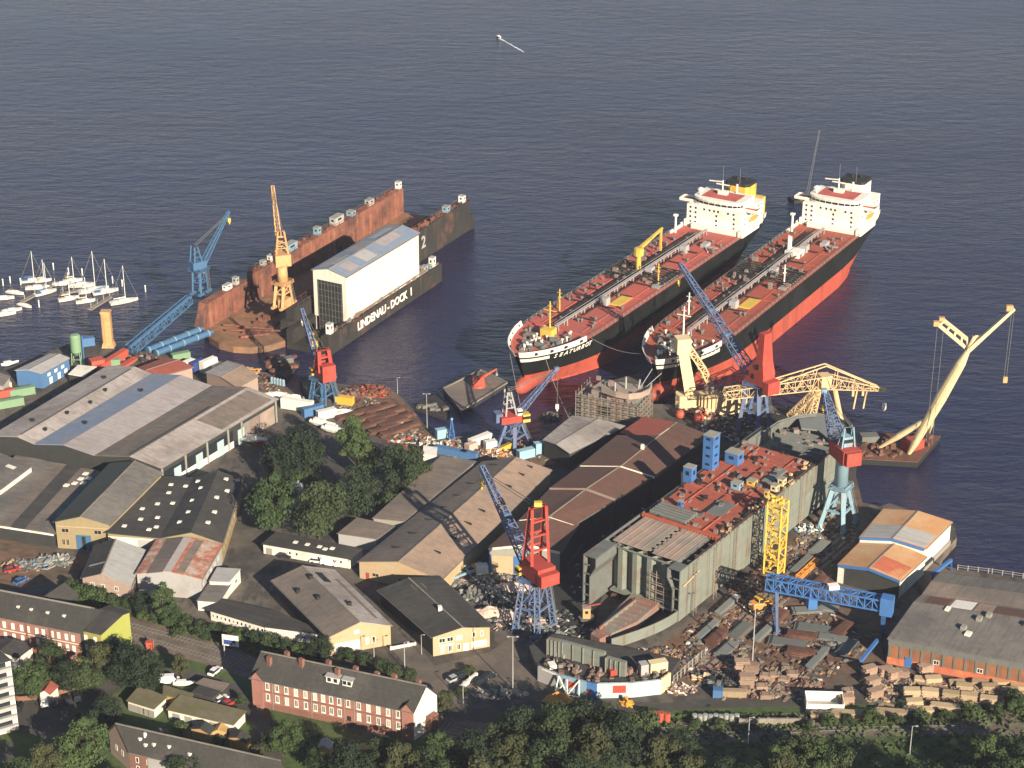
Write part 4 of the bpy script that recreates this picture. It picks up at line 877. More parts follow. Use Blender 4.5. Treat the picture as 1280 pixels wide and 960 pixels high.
m = MB(); m.tube((14, -13.9, 8.9), (66, -13.9, 8.9), .35); m.build('pipe', 'primer', d1)
for x, sx, sz, mt in ((-3, 2.4, 4, 'white'), (79, 2.6, 4, 'white'), (72, 3, 2.4, 'wall_greywhite'), (76, 1.4, 1.6, 'sky_blue'), (69, 1.5, 3.2, 'primer')): cabin((x, -13.2, 8.003), sx, 2, sz, mt, 'control_cabin', d1)
M4.translation = Vector((14.5, -15.08, 2.9)); text_part('LINDENAU - DOCK  1', 4.7, 'white', w1, M4, .14, .95, 0, .03)
m = MB()
for x in (0, 4, 8): m.cbox((x - 4, R.uniform(-9, 0), 2.2), 3, 3, R.uniform(1.5, 4), .3)
m.split('dock_crate', 'yellow', d1)
b = Bld('dock_hall', 'tall white hall with grey-blue roof standing on the lettered floating dock', 'hall', [(391, 337), (432, 345.5), (523, 291), (483, 283)], 19, gable(1.7), ['roof_blue', 'roof_blue'], ['wall_white', 'wall_white'], z0=8, over=.5)
b.panel('AB', .14, .88, -5.6, 15.4, 'dark', 'curtain_net', .25)
m = MB(); p, dd, nn, LL = b.edge('AB')
for k in range(8): q = p + dd * (LL * (.16 + .1 * k)) + nn * .3; m.beam(q + Vector((0, 0, -5.5)), q + Vector((0, 0, 15.3)), .12)
for k in range(8): q = p + nn * .3; z = -4 + k * 2.6; m.beam(q + dd * (LL * .15) + Vector((0, 0, z)), q + dd * (LL * .87) + Vector((0, 0, z)), .12)
m.build('net_frame', 'steel', b.root)
b.panel('AB', 0.0, .05, -5.8, 0, 'wall_white', 'leg', .2); b.panel('AB', .95, 1, -3, 0, 'wall_white', 'leg', .2)
for i, (t0, t1, f0, f1) in enumerate(((.04, .3, .05, .25), (.3, .48, .1, .3), (.05, .45, .4, .62), (.55, .95, .3, .45), (.52, .8, .6, .85), (.1, .3, .7, .95), (.6, .96, .08, .2))): b.rpatch(t0, t1, f0, f1, 'roof_silver' if i % 2 else 'roof_lilac')
b.panel('BC', 0, 1, 18.1, 19, 'primer', 'eaves_strip', .25)
# ------------------------------------------------------------------ cranes
def V(*a): return Vector(a)
def ladder(p, q, parent, mat='steel'):
    m = MB(); p, q = Vector(p), Vector(q); d = (q - p); L = d.length; x = d.cross(Vector((.3, 1, .2))).normalized() * .35
    m.beam(p - x, q - x, .12); m.beam(p + x, q + x, .12); k = .6
    while k < L: c = p + d * (k / L); m.beam(c - x, c + x, .1); k += .9
    return m.build('ladder', mat, parent, True)
class Crane:
    def __init__(s, name, label, cat, base, zb=GZ):
        s.c = P(*base, zb); s.z = zb; s.root = thing(name, label, cat, tuple(s.c))
        s.n = 0
    def aim(s, tip, zt):
        s.tip = P(*tip, zt); d = s.tip - s.c; d.z = 0; s.d = d.normalized(); s.s = V(-s.d.y, s.d.x, 0); return s
    def portal(s, rz, wx, wy, zt, tx, ty, t, mat, brace=.45, lattice=False):
        """four splayed legs, each a part, tied by one frame"""
        q = Matrix.Rotation(rz, 3, 'Z'); fr = MB(); feet = []; tops = []
        for a, b in ((-1, -1), (1, -1), (1, 1), (-1, 1)):
            f = s.c + q @ V(a * wx / 2, b * wy / 2, 0); p = s.c + q @ V(a * tx / 2, b * ty / 2, zt - s.z); feet.append(f); tops.append(p)
            m = MB()
            if lattice: m.truss(f + V(0, 0, .8), p, t * 1.6, t * 1.6, t * 1.3, t * 1.3, 6, t * .3)
            else: m.beam(f + V(0, 0, .7), f.lerp(p, .55), t, t * .8); m.beam(f.lerp(p, .55), p, t * 1.15, t)
            m.cbox(f, 3.2, 1.0, .9, rz); m.build('leg', mat, s.root, True)
        ladder(feet[1] + Vector((.9, -.9, .5)), tops[1] + Vector((.9, -.9, 0)), s.root)
        pf = MB(); pc = s.c + Vector((0, 0, zt - s.z)); k4 = [pc + q @ V(a * (tx / 2 + 1.2), b * (ty / 2 + 1.2), 1.1) for a, b in ((-1, -1), (1, -1), (1, 1), (-1, 1))]
        for i in range(4):
            pf.beam(k4[i], k4[(i + 1) % 4], .1); pf.beam(k4[i] + V(0, 0, -.5), k4[(i + 1) % 4] + V(0, 0, -.5), .08); pf.beam(k4[i] + V(0, 0, -1.1), k4[(i + 1) % 4] + V(0, 0, -1.1), .7, .12); pf.beam(k4[i] + V(0, 0, -1.1), k4[i], .12)
        pf.build('walkway', mat, s.root, True)
        for i in range(4):
            j = (i + 1) % 4; fr.beam(feet[i].lerp(tops[i], brace), feet[j].lerp(tops[j], brace), t * .55); fr.beam(tops[i], tops[j], t * 1.1)
            fr.beam(feet[i].lerp(tops[i], brace), feet[j].lerp(tops[j], .95), t * .3)
        fr.build('portal_frame', mat, s.root, True); s.top = s.c + V(0, 0, zt - s.z); return s
    def house(s, z0, L, W, H, mat, back=.35, name='machinery_house', name2=None):
        m = MB(); c = s.c + V(0, 0, z0 - s.z)
        a, b = -L * (1 - back), L * back
        k = [c + s.d * x + s.s * y for x, y in ((a, -W / 2), (b, -W / 2), (b, W / 2), (a, W / 2))]
        m.hexa(k, [x + V(0, 0, H) for x in k]); o = m.build(name, mat, s.root, True); return o
    def cab(s, z0, x, y, mat, sz=2.2):
        c = s.c + s.d * x + s.s * y + V(0, 0, z0 - s.z); m = MB(); m.cbox(c, sz, sz, sz * 1.1, math.atan2(s.d.y, s.d.x)); o = m.build('cab', mat, s.root, True)
        w = MB(); w.cbox(c + V(0, 0, sz * .45), sz + .1, sz + .1, sz * .4, math.atan2(s.d.y, s.d.x)); w.build('cab_window', 'glass', o, True)
    def ring(s, z0, r, h, mat):
        MB().lathe(s.c + V(0, 0, z0 - s.z), [(r, 0), (r, h)], 14).build('slewing_ring', mat, s.root, True)
    def jib(s, p0, w0, h0, w1, n, t, mat, plates=()):
        a = s.c + s.d * p0[0] + V(0, 0, p0[1] - s.z); m = MB(); m.truss(a, s.tip, w0, h0, w1, w1 * .8, n, t, side=s.s); o = m.build('jib', mat, s.root, True); s.piv = a
        for f in plates:
            c = a.lerp(s.tip, f); w = w0 + (w1 - w0) * f; MB().beam(c - s.s * w * .6, c + s.s * w * .6, 1.6, 1.2).build('jib_platform', mat, o, True)
        return o
    def frame(s, z0, z1, xb, xf, xt, w0, w1, t, mat, rungs=5):
        """A-frame that carries the luffing gear"""
        m = MB(); c = s.c
        for sg in (-1, 1):
            top = c + s.d * xt + s.s * sg * w1 / 2 + V(0, 0, z1 - s.z)
            for x in (xb, xf):
                m.beam(c + s.d * x + s.s * sg * w0 / 2 + V(0, 0, z0 - s.z), top + s.d * (.6 if x == xf else -.6), t)
        for k in range(1, rungs + 1):
            f = k / rungs; w = w0 + (w1 - w0) * f; z = z0 + (z1 - z0) * f
            for x in (xb, xf):
                q = c + s.d * (x + (xt - x) * f) + V(0, 0, z - s.z); m.beam(q - s.s * w / 2, q + s.s * w / 2, t * .6)
            for sg in (-1, 1): m.beam(c + s.d * (xb + (xt - xb) * f) + s.s * sg * w / 2 + V(0, 0, z - s.z), c + s.d * (xf + (xt - xf) * f) + s.s * sg * w / 2 + V(0, 0, z - s.z), t * .6)
        m.build('luffing_frame', mat, s.root, True); s.ft = c + s.d * xt + V(0, 0, z1 - s.z)
    def ropes(s, hang, hook='yellow', stay=True):
        m = MB()
        if stay:
            for sg in (-.7, .7): m.beam(s.ft + s.s * sg, s.piv.lerp(s.tip, .93) + s.s * sg * .6, .14)
        for sg in (-.3, .3): m.beam(s.tip + s.s * sg, s.tip + s.s * sg + V(0, 0, -hang), .1)
        m.build('rope', 'steel', s.root, True)
        h = MB(); c = s.tip + V(0, 0, -hang); h.cbox(c + V(0, 0, -1.5), 1.1, .8, 1.6).tube(c + V(0, 0, -2.4), c + V(0, 0, -1.4), .25); h.build('hook_block', hook, s.root, True)
    def weight(s, z0, x, L, W, H, mat):
        c = s.c + s.d * x + V(0, 0, z0 - s.z); k = [c + s.d * a + s.s * b for a, b in ((-L / 2, -W / 2), (L / 2, -W / 2), (L / 2, W / 2), (-L / 2, W / 2))]
        m = MB().hexa(k, [q + V(0, 0, H) for q in k]); m.build('counterweight', mat, s.root, True)

AX = math.radians(56)
# front crane with red frame
c = Crane('portal_crane', 'blue portal crane with tall red frame in front of the dark brown sheds', 'crane', (668, 784)).aim((602, 583), 42)
c.portal(AX, 8.5, 7.5, 19, 5, 5, 1.0, 'crane_blue', lattice=True); c.ring(19, 2.6, 1.2, 'crane_blue'); c.house(20.2, 9.0, 5.8, 5, 'red', .3); c.weight(20.5, -7.3, 2, 6, 3.6, 'red')
c.frame(25.2, 42.5, -3.0, 1.6, -1.6, 5.6, 4.6, .85, 'red', 4); c.cab(19.6, 3.6, 2.6, 'yellow'); c.jib((2.8, 22), 3.6, 2.6, 1.2, 15, .34, 'crane_blue', (.5,)); c.ropes(5)
MB().cbox(c.ft + V(0, 0, .3), 2.2, 1.4, 1.3).build('sheave_box', 'yellow', c.root, True)
# middle crane on the quay
c = Crane('portal_crane', 'small blue portal crane with red platform and white frame on the middle quay', 'crane', (642, 557)).aim((697, 459), 30)
c.portal(AX, 9, 7, 12, 3.6, 3.6, 1.1, 'crane_blue'); c.ring(12, 2.4, 1.0, 'crane_blue'); c.house(13, 9, 6.5, 2.4, 'red', .4); c.frame(15.4, 24, -3.4, .4, -2, 4, 3, .5, 'wall_greywhite', 3)
c.cab(15.4, 1.4, -2.0, 'white', 1.8); c.weight(13.2, -5.6, 2.4, 3.5, 3.2, 'crane_blue'); c.cab(13.0, 3.4, -2.6, 'yellow', 2.6); c.jib((2.2, 15.5), 2.2, 1.8, .9, 13, .26, 'crane_blue', (.97,)); c.ropes(14, 'white')
# crane with plated red tower
c = Crane('portal_crane', 'blue portal crane with plated red tower in front of the white-funnelled tanker', 'crane', (942, 536)).aim((850, 330), 52)
c.portal(AX, 8.5, 8, 20.5, 4.6, 4.6, 1.25, 'crane_blue'); c.ring(20.5, 2.6, .8, 'dark')
m = MB(); d, s_ = c.d, c.s; q = c.c + V(0, 0, 18.3)
def rg(x0, x1, w, z): return [q + d * x0 - s_ * w / 2 + V(0, 0, z), q + d * x1 - s_ * w / 2 + V(0, 0, z), q + d * x1 + s_ * w / 2 + V(0, 0, z), q + d * x0 + s_ * w / 2 + V(0, 0, z)]
m.loft([rg(-6, 3.0, 5.6, 0), rg(-6, 2.6, 5.6, 4.5), rg(-5, -1.6, 4.8, 9), rg(-4.4, -1.8, 3.2, 19)], True); hs = m.build('machinery_house', 'red', c.root, True)
m = MB()
for x, y, z in ((-1, 1, 2), (1.6, 1, 2.5), (-3, 1, 6), (1, -1, 2.2)): m.cbox(q + d * x + s_ * y * 2.65 + V(0, 0, z), 1.2, .5, 1.7, math.atan2(d.y, d.x))
m.build('opening', 'dark', hs, True)
c.weight(19.2, -7.4, 2.6, 5.6, 4.6, 'red'); c.jib((3.6, 24), 4.0, 2.6, 1.3, 17, .34, 'crane_blue', (.33, .56)); c.ft = q + V(0, 0, 18.5) - d * 3; c.cab(18.4, 3.8, -2.6, 'crane_blue'); c.ropes(6, 'yellow', False)
# right-hand pale blue crane on column
c = Crane('portal_crane', 'pale blue crane on a round column with a red cabin beside the grey hull', 'crane', (1047, 656)).aim((1031, 489), 43)
c.portal(AX, 9.5, 8, 16.5, 3.6, 3.6, 1.3, 'sky_blue'); MB().lathe(c.top, [(2.2, 0), (2.1, 9.5), (2.7, 10.2)], 16).build('column', 'sky_blue', c.root, True, True)
c.house(26.8, 9.5, 6, 4.6, 'red', .4); c.weight(26.9, -6.2, 2, 5, 4.4, 'red'); c.cab(31.45, -1.2, 0, 'sky_blue', 3); c.jib((2.6, 29), 5.4, 2.6, 1.4, 13, .3, 'crane_blue'); c.frame(31.4, 38, -3, 0, -2, 4.4, 3, .4, 'sky_blue', 2); c.ropes(5)
MB().cbox(c.tip + c.s * .2 + V(0, 0, -.5), 1.6, 1.6, 1.4).build('sheave_box', 'sky_blue', c.root, True)
# crane by the dock
c = Crane('portal_crane', 'blue portal crane with red tower by the slipway left of the steel yard', 'crane', (405, 506)).aim((377, 386), 34)
c.portal(AX, 7.5, 6.5, 13.5, 4.5, 4.5, .9, 'bright_blue', lattice=True); c.ring(13.5, 2.4, .8, 'yellow'); c.house(14.3, 7, 5, 3, 'red', .35); c.frame(17.3, 25, -3.5, 1, -1.5, 4.6, 3.6, 1.2, 'red', 3); c.weight(14.4, -5, 2.5, 5, 6, 'red')
c.cab(14.2, 3.2, 2.2, 'yellow', 2.2); c.cab(14.0, -2.5, -3.0, 'yellow', 1.6); c.jib((2.2, 16), 2.6, 2, 1.0, 12, .28, 'crane_blue', (.6,)); c.ropes(4, 'white')
# blue crane on the dock
c = Crane('dock_crane', 'blue tower crane with raised jib at the left end of the rusty dock', 'crane', (251, 366), 13.0).aim((286, 264), 44)
c.portal(DRZ, 5, 4, 23, 3.6, 3.6, .6, 'bright_blue', .5); c.ring(23, 2.3, .7, 'bright_blue'); c.house(23.7, 6, 4.4, 3, 'bright_blue', .4); c.frame(26.7, 33, -2.6, .6, -1.4, 3.6, 3, .5, 'bright_blue', 3); c.jib((1.8, 25), 2.2, 1.8, .9, 13, .28, 'bright_blue'); c.ropes(3)
c.cab(20.6, 2.6, 1, 'yellow', 1.6)
# orange crane on the dock
c = Crane('dock_crane', 'orange column crane with upright lattice jib on the near wall of the rusty dock', 'crane', (355, 382), 14.05).aim((340.5, 232), 59)
c.portal(DRZ, 8, 3.8, 23.5, 4, 3.4, 1.0, 'crane_orange', .6); MB().lathe(c.top, [(2.2, 0), (1.9, 8)], 12).build('column', 'crane_orange', c.root, True, True)
c.house(31.6, 7, 6, 4.6, 'crane_orange', .4); c.frame(36.2, 45, -2.6, 1.0, -1.2, 4.6, 2.4, .6, 'crane_orange', 4); c.jib((2.2, 35), 2.4, 2.0, 1.0, 16, .26, 'crane_orange'); c.ropes(4, 'crane_orange'); c.cab(34, 3.0, 2.4, 'white', 1.8)
MB().cbox(c.c + V(.5, -1, 0), 5, 3, 3.4, DRZ).build('winch_house', 'crane_orange', c.root, True)

# cantilever crane, cream
z = 16.8
p = P(1028, 516); t = thing('cantilever_crane', 'cream lattice cantilever crane with long level boom by the bow block', 'crane', tuple(p))
cx = P(1030, 484, z); L_, R_ = P(906, 498, z - 1), P(1107, 487, z)
ax = (R_ - L_).normalized(); sv = Vector((-ax.y, ax.x, 0)).normalized(); ap = cx + V(0, 0, 8.5)
m = MB(); m.truss(L_ + V(0, 0, 1.8), cx + V(0, 0, 2.4), 3.8, 3.0, 4.2, 4.6, 13, .3, side=sv); m.truss(cx + V(0, 0, 2.4), R_, 4.2, 4.6, 1.0, .8, 8, .3, side=sv)
for sg in (-2.2, 2.2):
    m.beam(ap + sv * sg * .5, cx.lerp(L_, .55) + sv * sg + V(0, 0, 4), .36); m.beam(ap + sv * sg * .5, R_ + sv * sg * .2, .36)
    for f in (-.18, -.08, .1, .25, .45): e = cx.lerp(R_, f * 1.7) if f > 0 else cx.lerp(L_, -f * 1.7); m.beam(e + sv * sg * (1 - max(0, f)) + V(0, 0, 1), ap.lerp(R_ if f > 0 else cx.lerp(L_, .55) + V(0, 0, 4), min(1, abs(f) * (1.9 if f > 0 else 2.1))) + sv * sg * .6, .22)
m.build('boom', 'beige', t, True)
for i, (ft, tp) in enumerate((((988, 520), -6), ((1003, 522), -4), ((1014, 524), -2.5))):
    MB().truss(P(*ft), cx + ax * (tp * .5) + sv * (-1.6 + 1.6 * i), 2.2, 2.2, 1.6, 1.6, 6, .34).build('leg', 'beige', t, True)
MB().tube(P(1051, 527), cx + ax * 3.6, 1.1, .9).build('leg', 'beige', t, True)
m = MB(); m.cbox(cx + V(0, 0, .2), 4, 4, 4.6, .3); m.build('machinery_house', 'beige', t, True)
m = MB(); 
for k in (10.5, 14): q = cx + ax * k; m.beam(q, q + V(0, 0, -4), .8); m.beam(q + ax * 1.6, q + V(0, 0, -9) + ax * .6, .5)
m.build('pulley_block', 'beige', t, True)
m = MB(); m.beam(R_, R_ + V(0, 0, -5), .1); m.build('rope', 'steel', t, True); MB().lathe(R_ + V(0, 0, -8), [(.3, 0), (.8, .8), (.7, 2.6), (.2, 3)], 8).build('hook_block', 'white', t, True)
# cream column at the bow
p = P(868, 507); t = thing('sheerleg_column', 'cream box-girder column with square head and foot over the second tanker bow', 'crane', tuple(p))
hd = P(853, 433, 26)
m = MB(); m.beam(p + V(-1, 0, 2), hd, 4.2, 3.2, 3.6, 3); m.build('column', 'cream', t, True)
MB().cbox(hd + V(0, 0, -2), 5, 5, 5.5, .2).build('head_block', 'cream', t, True)
m = MB(); m.cbox(p + V(-2.4, -.5, .1), 9, 5, 4.6, -.1); m.build('foot_block', 'cream', t, True)
m = MB(); q = hd + V(7, 1, -8); m.truss(hd + V(2, 0, 0), q, 3, 2, 3, 2, 4, .5); m.truss(q, p + V(5, 2, 8), 3, 2, 3, 2, 4, .5)
m.build('head_gear', 'beige', t, True)
# cream curved block with walkway beside it
p = P(902, 512); t = thing('bridge_block', 'cream curved deckhouse block with scalloped front under the red crane', 'ship section', tuple(p))
m = MB(); pts = [(9 * math.cos(a * PI / 12 + PI + .2), 6.5 * math.sin(a * PI / 12 + PI + .2)) for a in range(13)]
m.prism([(p.x + x, p.y + y + 2) for x, y in pts], GZ + .1, GZ + 6.5); m.build('shell', 'cream', t, True)
m = MB(); m.prism([(p.x + x * 1.06, p.y + y * 1.06 + 2) for x, y in pts], GZ + 6.52, GZ + 7.2)
for i in range(16): a = PI + .3 + i * .17; m.cbox((p.x + 9.1 * math.cos(a), p.y + 6.6 * math.sin(a) + 2, GZ + 2), .5, .5, 4.5)
m.build('bulwark', 'beige', t, True)
m = MB()
for i in range(12): m.cbox((p.x + R.uniform(-6, 6), p.y + R.uniform(-2, 1.5), GZ + 7.2), R.uniform(.8, 2.4), R.uniform(.8, 2), R.uniform(.8, 3.5), R.random())
m.split('deck_fitting', 'primer', t, True)

# floating crane
bp = [P(x, y, 2) for x, y in ((1062, 573), (1147, 578), (1176, 545), (1092, 541))]
t = thing('floating_crane', 'rust-decked floating crane barge with tall cream sheerlegs and forked jibs', 'floating crane', (bp[0].x, bp[0].y, 0))
m = MB(); m.slot(0).prism([(v.x, v.y) for v in bp], -1, 1.9); m.slot(1).prism([(v.x, v.y) for v in bp], 1.91, 2.2); m.build('barge', ['dark', 'rust'], t, True)
hd = P(1210, 438, 45); foot = P(1136, 567, 2.2)
md = (hd - foot)
m = MB(); m.tube(foot, foot.lerp(hd, .12), .7, 1.4, 12); m.tube(foot.lerp(hd, .12), foot.lerp(hd, .55), 1.4, 2.0, 12); m.tube(foot.lerp(hd, .55), foot.lerp(hd, .88), 2.0, 1.7, 12); m.tube(foot.lerp(hd, .88), hd, 1.7, .8, 12); mast = m.build('mast', 'cream', t, True)
for f0, zz, fr_ in (((1098, 560), 2.2, .36), ((1161, 541), 2.2, .4)):
    a = P(*f0, zz); b2 = foot.lerp(hd, fr_); mm2 = MB(); mm2.tube(a, a.lerp(b2, .4), .5, 1.15, 10); mm2.tube(a.lerp(b2, .4), b2, 1.15, .8, 10); mm2.build('back_leg', 'cream', t, True)
bt = P(1268, 386, 60)
m = MB(); m.beam(hd, bt, 1.7, 1.4, 1.0, .9); m.build('boom', 'cream', t, True)
MB().cbox(bt + V(-1.6, 0, -.6), 2.2, 1.4, 1.8).build('sheave_box', 'crane_orange', t, True)
j0, j1 = P(1172, 405, 53), P(1209, 436, 45); k0, k1 = P(1179, 400, 53), P(1209, 424, 48)
m = MB(); m.beam(j0, j1, 1.0); m.beam(k0, k1, 1.0)
for f in (.05, .3, .55, .8): m.beam(j0.lerp(j1, f), k0.lerp(k1, f), .6)
m.build('jib', 'cream', t, True)
for e in (j0, k0): MB().cbox(e + V(-.5, 0, -.6), 1.8, 1.4, 1.6).build('sheave_box', 'crane_orange', t, True)
m = MB(); m.tube(hd, hd + V(2, 1, 4.5), .7); m.tube(hd + V(2, 1, 4.5), hd + V(5, 1, 4.5), .4); m.beam(hd, k1, .6); m.build('head_gear', 'cream', t, True)
m = MB()
for e, hang in ((j0, 42), (j1.lerp(j0, .8), 42), (bt, 24), (bt + V(-.8, 0, 0), 24)): m.beam(e, e + V(0, 0, -hang), .12)
m.build('rope', 'steel', t, True)
MB().cbox(bt + V(-.4, 0, -26), 1.4, 1, 2).build('hook_block', 'crane_orange', t, True)
m = MB()
for i in range(36): f, g_ = R.uniform(.04, .96), R.uniform(.1, .9); q = bp[0].lerp(bp[1], f).lerp(bp[3].lerp(bp[2], f), g_); m.cbox((q.x, q.y, 2.2), R.uniform(.6, 3), R.uniform(.6, 2), R.uniform(.4, 2.2), R.random())
m.split('deck_machine', 'rust', t, True)
MB().cbox(P(1140, 560, 2.2), 7, 4.5, 3.2, .6).build('winch_house', 'red', t, True)
MB().cbox(P(1086, 553, 2.2), 6, 4, 3, .1).build('deckhouse', 'steel', t, True)

# gantry crane
zt = 19.5; a, b2 = P(959, 727, zt), P(1118, 757, zt)
t = thing('gantry_crane', 'blue lattice gantry crane spanning the steel plate yard', 'crane', (a.x, a.y, GZ)); ax = (b2 - a).normalized(); sv = V(-ax.y, ax.x, 0)
m = MB(); m.truss(a, b2 - ax * 1.5, 3.4, 3.6, 3.2, 3.2, 16, .42, side=sv); m.build('girder', 'blue', t, True)
f1, f2 = P(971, 792), P(966, 762); q = a + ax * 3.2
for f, o_ in ((f1, -1.4), (f2, 1.4)): MB().beam(f, q + sv * o_ + V(0, 0, -1.6), .6, .6, 1.0, 1.0).cbox(f, 2.6, .8, .8, .9).build('leg', 'crane_blue', t, True)
MB().truss(f1 + V(0, 0, 1.2), f2 + V(0, 0, 1.2), 1, 1, 1, 1, 5, .25).build('sill_beam', 'crane_blue', t, True)
q = b2 - ax * 3
for f in ((1103, 795), (1112, 770)): f = P(*f); MB().beam(f, V(q.x, q.y, 17) + sv * (1.4 if f.y > q.y else -1.4), 1.0, .9, 1.4, 1.2).cbox(f, 2.6, .8, .8, .9).build('leg', 'blue', t, True)
MB().cbox(b2 + V(-2, 0, -2.6), 3.4, 3.2, 5.4, math.atan2(ax.y, ax.x)).build('end_house', 'blue', t, True)
q = a.lerp(b2, .36); MB().cbox(q + V(0, 0, -5.5), 2.6, 2.6, 3.6, .2).beam(q + V(0, 0, -2), q + V(0, 0, -1), 1.6).build('cab', 'blue', t, True)
q = a.lerp(b2, .52) + V(0, 0, 1.6); MB().cbox(q, 3, 2, 1.4, .2).build('trolley', 'white', t, True)
m = MB(); a2, b3 = P(1097, 800, 8), P(1076, 826, 8); m.beam(a2, b3, .9); m.beam(a2, P(1097, 800) + V(0, 0, 0), .5); m.beam(b3, P(1076, 826), .5)
t2 = thing('runway_beam', 'short blue runway beam on posts at the foot of the gantry', 'runway beam', tuple(P(1086, 814))); m.build('beam', 'blue', t2, True)
m = MB(); a2, b3 = P(1165, 718, 8), P(1189, 700, 8); m.beam(a2, b3, .9); m.beam(b3, P(1189, 713), .5); m.beam(a2, P(1168, 735), .5)
t2 = thing('runway_beam', 'blue runway beam on posts at the waterside behind the large right hall', 'runway beam', tuple(P(1180, 718))); m.build('beam', 'blue', t2, True)
# yellow lattice tower
pb = P(967, 719); t = thing('lattice_tower', 'yellow lattice tower standing beside the grey hull', 'tower', tuple(pb))
m = MB(); m.truss(pb + V(0, 0, 2), pb + V(0, 0, 25), 4.6, 4.6, 4.6, 4.6, 6, .5, side=(.83, -.55, 0), t2=.36); m.build('lattice', 'yellow', t, True)
m = MB()
for a in range(4): q = pb + Matrix.Rotation(-.58 + a * PI / 2 + PI / 4, 3, 'Z') @ V(3.2, 0, 0); m.beam(q, q + V(0, 0, 2.3), .5)
for i in range(10): m.cbox(pb + V(R.uniform(-2, 2), R.uniform(-2, 2), 25), R.uniform(.3, 1), R.uniform(.3, 1), R.uniform(.6, 1.6))
m.build('foot_frame', 'yellow', t, True)
# far faint mast behind the second tanker
pb = P(1008, 250, 0); t = thing('boat_crane', 'thin grey lattice mast of a barge behind the second tanker bridge', 'mast', tuple(pb)); MB().truss(pb + V(0, 0, 1), pb + V(4, 0, 34), 1.1, 1.1, .4, .4, 12, .07).build('mast', 'steel', t, True); MB().cbox(pb + V(0, 0, -.5), 16, 7, 2, .3).build('barge', 'dark', t, True)

# ------------------------------------------------------------------ hull under construction
HO = P(854, 712, 20.7); HRZ = math.radians(54.5); HZ = 1.3
hl = thing('hull_section', 'huge grey ship hull under construction with red deck plates', 'ship hull', (HO.x, HO.y, GZ), HRZ)
TOP = 17.7; LN = 97.0
m = MB(); m.box(-1.5, 0, HZ, LN, .3, TOP)
for x in range(3, 96, 4): m.box(x - .07, -.04 if x % 3 else -.16, HZ, x + .07, -.003, TOP)
for z in (5, 9, 13): m.box(-1.5, -.03, HZ + z - .08, LN, -.004, HZ + z + .08)
m.build('shell_plating', 'hull_grey', hl)
def tank(m, x0, x1, y_out, sg):
    prof = [(2.2, HZ + .3), (2.2, 11.0), (4.2, 14.5), (4.2, TOP - .1)]
    for (a, z0), (b, z1) in zip(prof, prof[1:]):
        q = [V(x0, y_out + sg * a, z0), V(x1, y_out + sg * a, z0), V(x1, y_out + sg * b, z1), V(x0, y_out + sg * b, z1)]
        m.hexa(q, [v + V(0, sg * .25, 0) for v in q])
m = MB(); tank(m, -1.5, 26, 0, 1); tank(m, -9, 26, 28, -1)
m.box(-9, 27.7, HZ, LN, 28, TOP); m.box(-1.3, .3, TOP - .25, 3, 4.2, TOP - .01); m.box(-9, 23.8, TOP - .25, 2, 27.7, TOP - .01)
for z in (4.5, 8, 11.5, 14.5): m.box(-1.4, .31, z, -1.1, 2.3, z + .3); m.box(-8.9, 25.9, z, -8.6, 27.69, z + .3)
for x in range(2, 26, 4): m.box(x, .31, HZ, x + .2, 2.19, TOP - .3); m.box(x - 8, 25.81, HZ, x - 7.8, 27.69, TOP - .3)
m.build('side_tanks', 'steel', hl)
m = MB(); y = 4.0; k = 0; pts = []
while y < 24: pts += [(1.5 if k % 2 else 3.2, y), (1.5 if k % 2 else 3.2, y + 1.55)]; y += 2.45; k += 1
m.loft([[V(x, y, z) for x, y in pts] for z in (HZ + 2, TOP - .3)], False, False); m.box(1.1, 3, TOP - .7, 1.5, 25, TOP - .3); m.box(.2, 3, HZ + 1.4, 3.4, 24.5, HZ + 2.0)
bh = m.build('bulkhead', 'hull_grey', hl); tag(bh, 'vertically corrugated grey bulkhead')
m = MB()
for z in (4.5, 7, 9.5, 12): m.beam((.6, 3.5, z), (.6, 11.5, z), .22); m.beam((.4, 3.5, z + .9), (.4, 11.5, z + .9), .12)
for y in (3.8, 6.4, 9, 11.2): m.beam((.5, y, HZ), (.5, y, 14), .16)
m.build('scaffold', 'pinkish', hl)
# decks
m = MB(); m.box(3.3, 14.2, TOP - .2, 21, 25.8, TOP); m.box(3.3, 4.6, TOP - .2, 21, 12.4, TOP)
for i in range(7): m.box(4 + i * 2.5, 13.0 if i % 2 else 13.4, TOP - .21, 5.2 + i * 2.5, 14.19, TOP - .01); m.box(5 + i * 2.5, 12.41, TOP - .21, 6.4 + i * 2.5, 13.0, TOP - .01)
for y in (6.5, 8.5, 10.5, 16, 18.5, 21, 23.5): m.box(3.5, y, TOP + .002, 20.8, y + .16, TOP + .14)
m.build('deck_plating', 'pinkish', hl)
m = MB(); m.box(22, 1, TOP - .2, 42, 26.5, TOP); m.box(42.4, .6, TOP - .2, 58, 27, TOP + .1); m.box(58.5, 1, TOP - .2, 83, 26, TOP)
for i in range(26): m.box(21, 1.4 + i, TOP - .5, 22, 1.9 + i, TOP + .7)
m.box(21.1, 1, TOP + .1, 21.9, 27, TOP + .8)
for x in (30, 47, 53, 66, 74): m.box(x, 1.4, TOP + .012, x + .25, 26, TOP + .35)
for y in (7, 20.5): m.box(23, y, TOP + .013, 82, y + .25, TOP + .4)
m.build('deck_plating', 'deck_red', hl)
m = MB(); m.box(21, 0.31, TOP - .4, LN, .99, TOP - .02); m.box(26, 26.9, TOP - .4, LN, 27.69, TOP - .02); m.box(22, 13, TOP + .02, 70, 13.7, TOP + .12); m.box(82.5, .4, HZ + 4, 88, 27.5, HZ + 4.4); m.build('deck_gap', 'dark', hl)
m = MB()
for i in range(5): m.tube((23.5 + i * 1.5, 13, TOP + .9), (23.5 + i * 1.5, 25.4, TOP + .9), .75, n=7)
